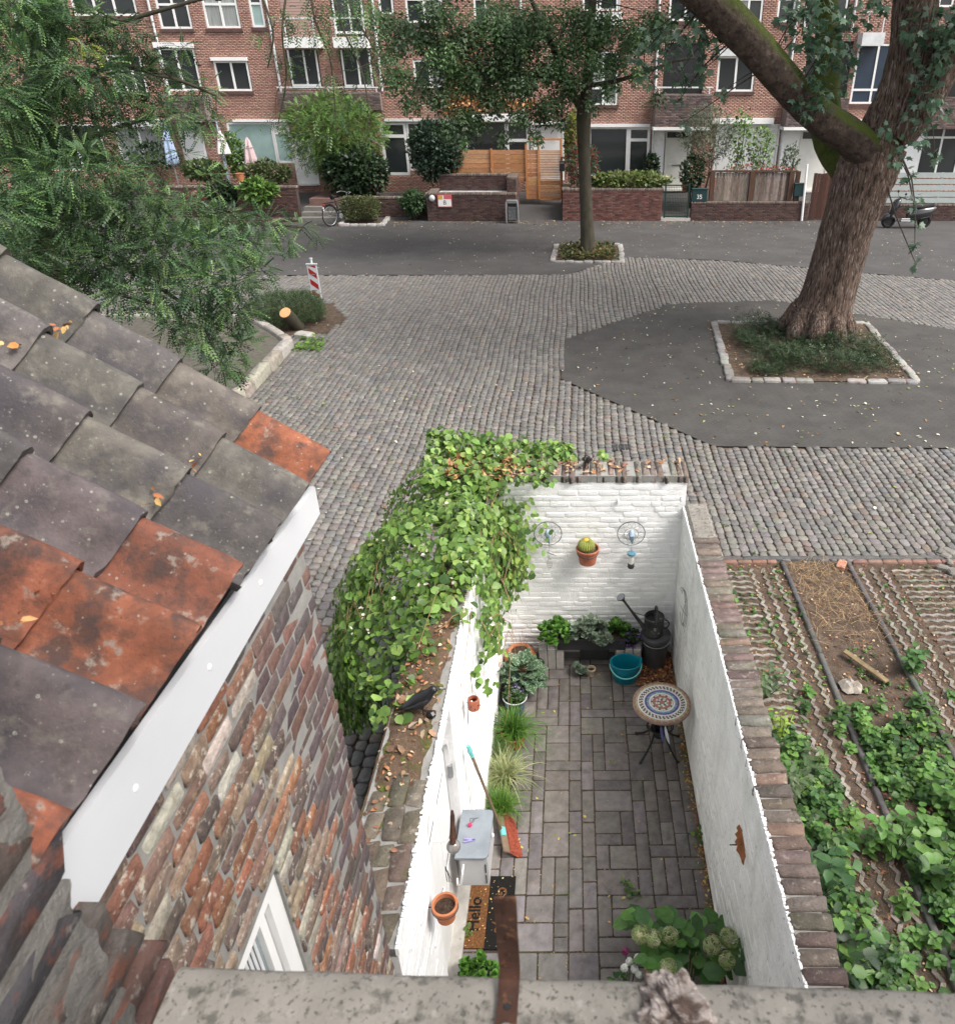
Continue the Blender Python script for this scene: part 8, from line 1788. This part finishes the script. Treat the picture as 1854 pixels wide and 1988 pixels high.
x, y = gp(1520, 1420, .15); weed_plant('yellow green young weed among the grass pavers near the wall', x, y, .35, 10, (.05, .08), [(.22, .34, .05), (.27, .38, .07)], (.6, .8), .14)
x, y = gp(1545, 1520, .2); weed_plant('large dull green shrubby weed by the wall, middle of the grass pavers', x, y, .5, 12, (.09, .13), [(.085, .13, .06), (.11, .16, .075)], (.55, .75), .24)
x, y = gp(1590, 1710, .25); weed_plant('broad heart leaved dark nettle clump beside the wall coping', x, y, .55, 10, (.11, .17), [(.055, .13, .05), (.075, .16, .06)], (.9, 1.15), .26)
x, y = gp(1640, 1850, .25); weed_plant('dark green weed clump at the near end of the wall, above the sill', x, y, .5, 11, (.10, .15), DKG+WC, (.8, 1.1), .28)
x, y = gp(1740, 1640, .15); weed_plant('tall light green nettle between the two dark kerb strips', x, y, .45, 11, (.09, .14), [(.10, .22, .05), (.12, .26, .06)], rad=.25)
x, y = gp(1830, 1700, .15); weed_plant('large nettle patch at the right edge, nearest the sill', x, y, .5, 12, (.09, .14), WC, rad=.3)
x, y = gp(1775, 1290, .1); weed_plant('dark leafy weed growing on the right dark kerb strip', x, y, .3, 9, (.08, .13), [(.06, .14, .04), (.08, .17, .05)], rad=.14)
x, y = gp(1835, 1560, .12); weed_plant('bright green nettle patch by the right kerb strip', x, y, .4, 11, (.08, .13), [(.11, .24, .05), (.09, .2, .045)], rad=.28)
# plank, rubble, cloth
a, b = G(1640, 1263, .05), G(1722, 1325, .03); d = b-a; mb = MB(); mb.bevbox((a+b)/2, (d.length, .07, .03), .006, rz=math.atan2(d.y, d.x)); tag(mb.build('wooden_plank', mat('mossy_plank', (.20, .15, .085), nscale=9, namp=.35, rough=.95, bump=.4)), 'weathered wooden plank lying in the weeds between the kerb strips')
p = G(1633, 1098, .0); mb = MB(); mb.bevbox((p.x, p.y, .01), (.12, .2, .07), .012, rz=-.5); tag(mb.build('brick_rubble', M['oldbrick'], color=(.40, .18, .12)), 'loose orange red brick on the straw patch next to the cobbles', 'brick')
p = G(1652, 1330, .02); mb = MB(); P = [(p.x+.12*math.cos(a)*(1+U(-.2, .2)), p.y+.13*math.sin(a)*(1+U(-.2, .2)), U(-.01, .02)) for a in np.linspace(0, 6.28, 13)[:-1]]
P2 = [(p.x+.06*math.cos(a), p.y+.07*math.sin(a), U(.03, .09)) for a in np.linspace(0, 6.28, 13)[:-1]]; mb.add(P+P2+[(p.x, p.y, .06)], [(i, (i+1) % 12, 12+(i+1) % 12, 12+i) for i in range(12)]+[(12+i, 12+(i+1) % 12, 24) for i in range(12)]); tag(mb.build('crumpled_rag', mat('dirty_white', (.30, .27, .235), nscale=20, namp=.35, bump=.5)), 'crumpled dirty white rag lying in the dirt below the plank', 'rag')
n = 60
for i in range(7):
    p = G(1842+U(-14, 10), 1090+U(-20, 24)); mb = MB(); mb.bevbox((p.x, p.y, .0), (U(.1, .2), U(.08, .14), U(.06, .1)), .02, rz=U(0, 3)); o = mb.build('rubble_stone', M['dstep']); o.parent = gd
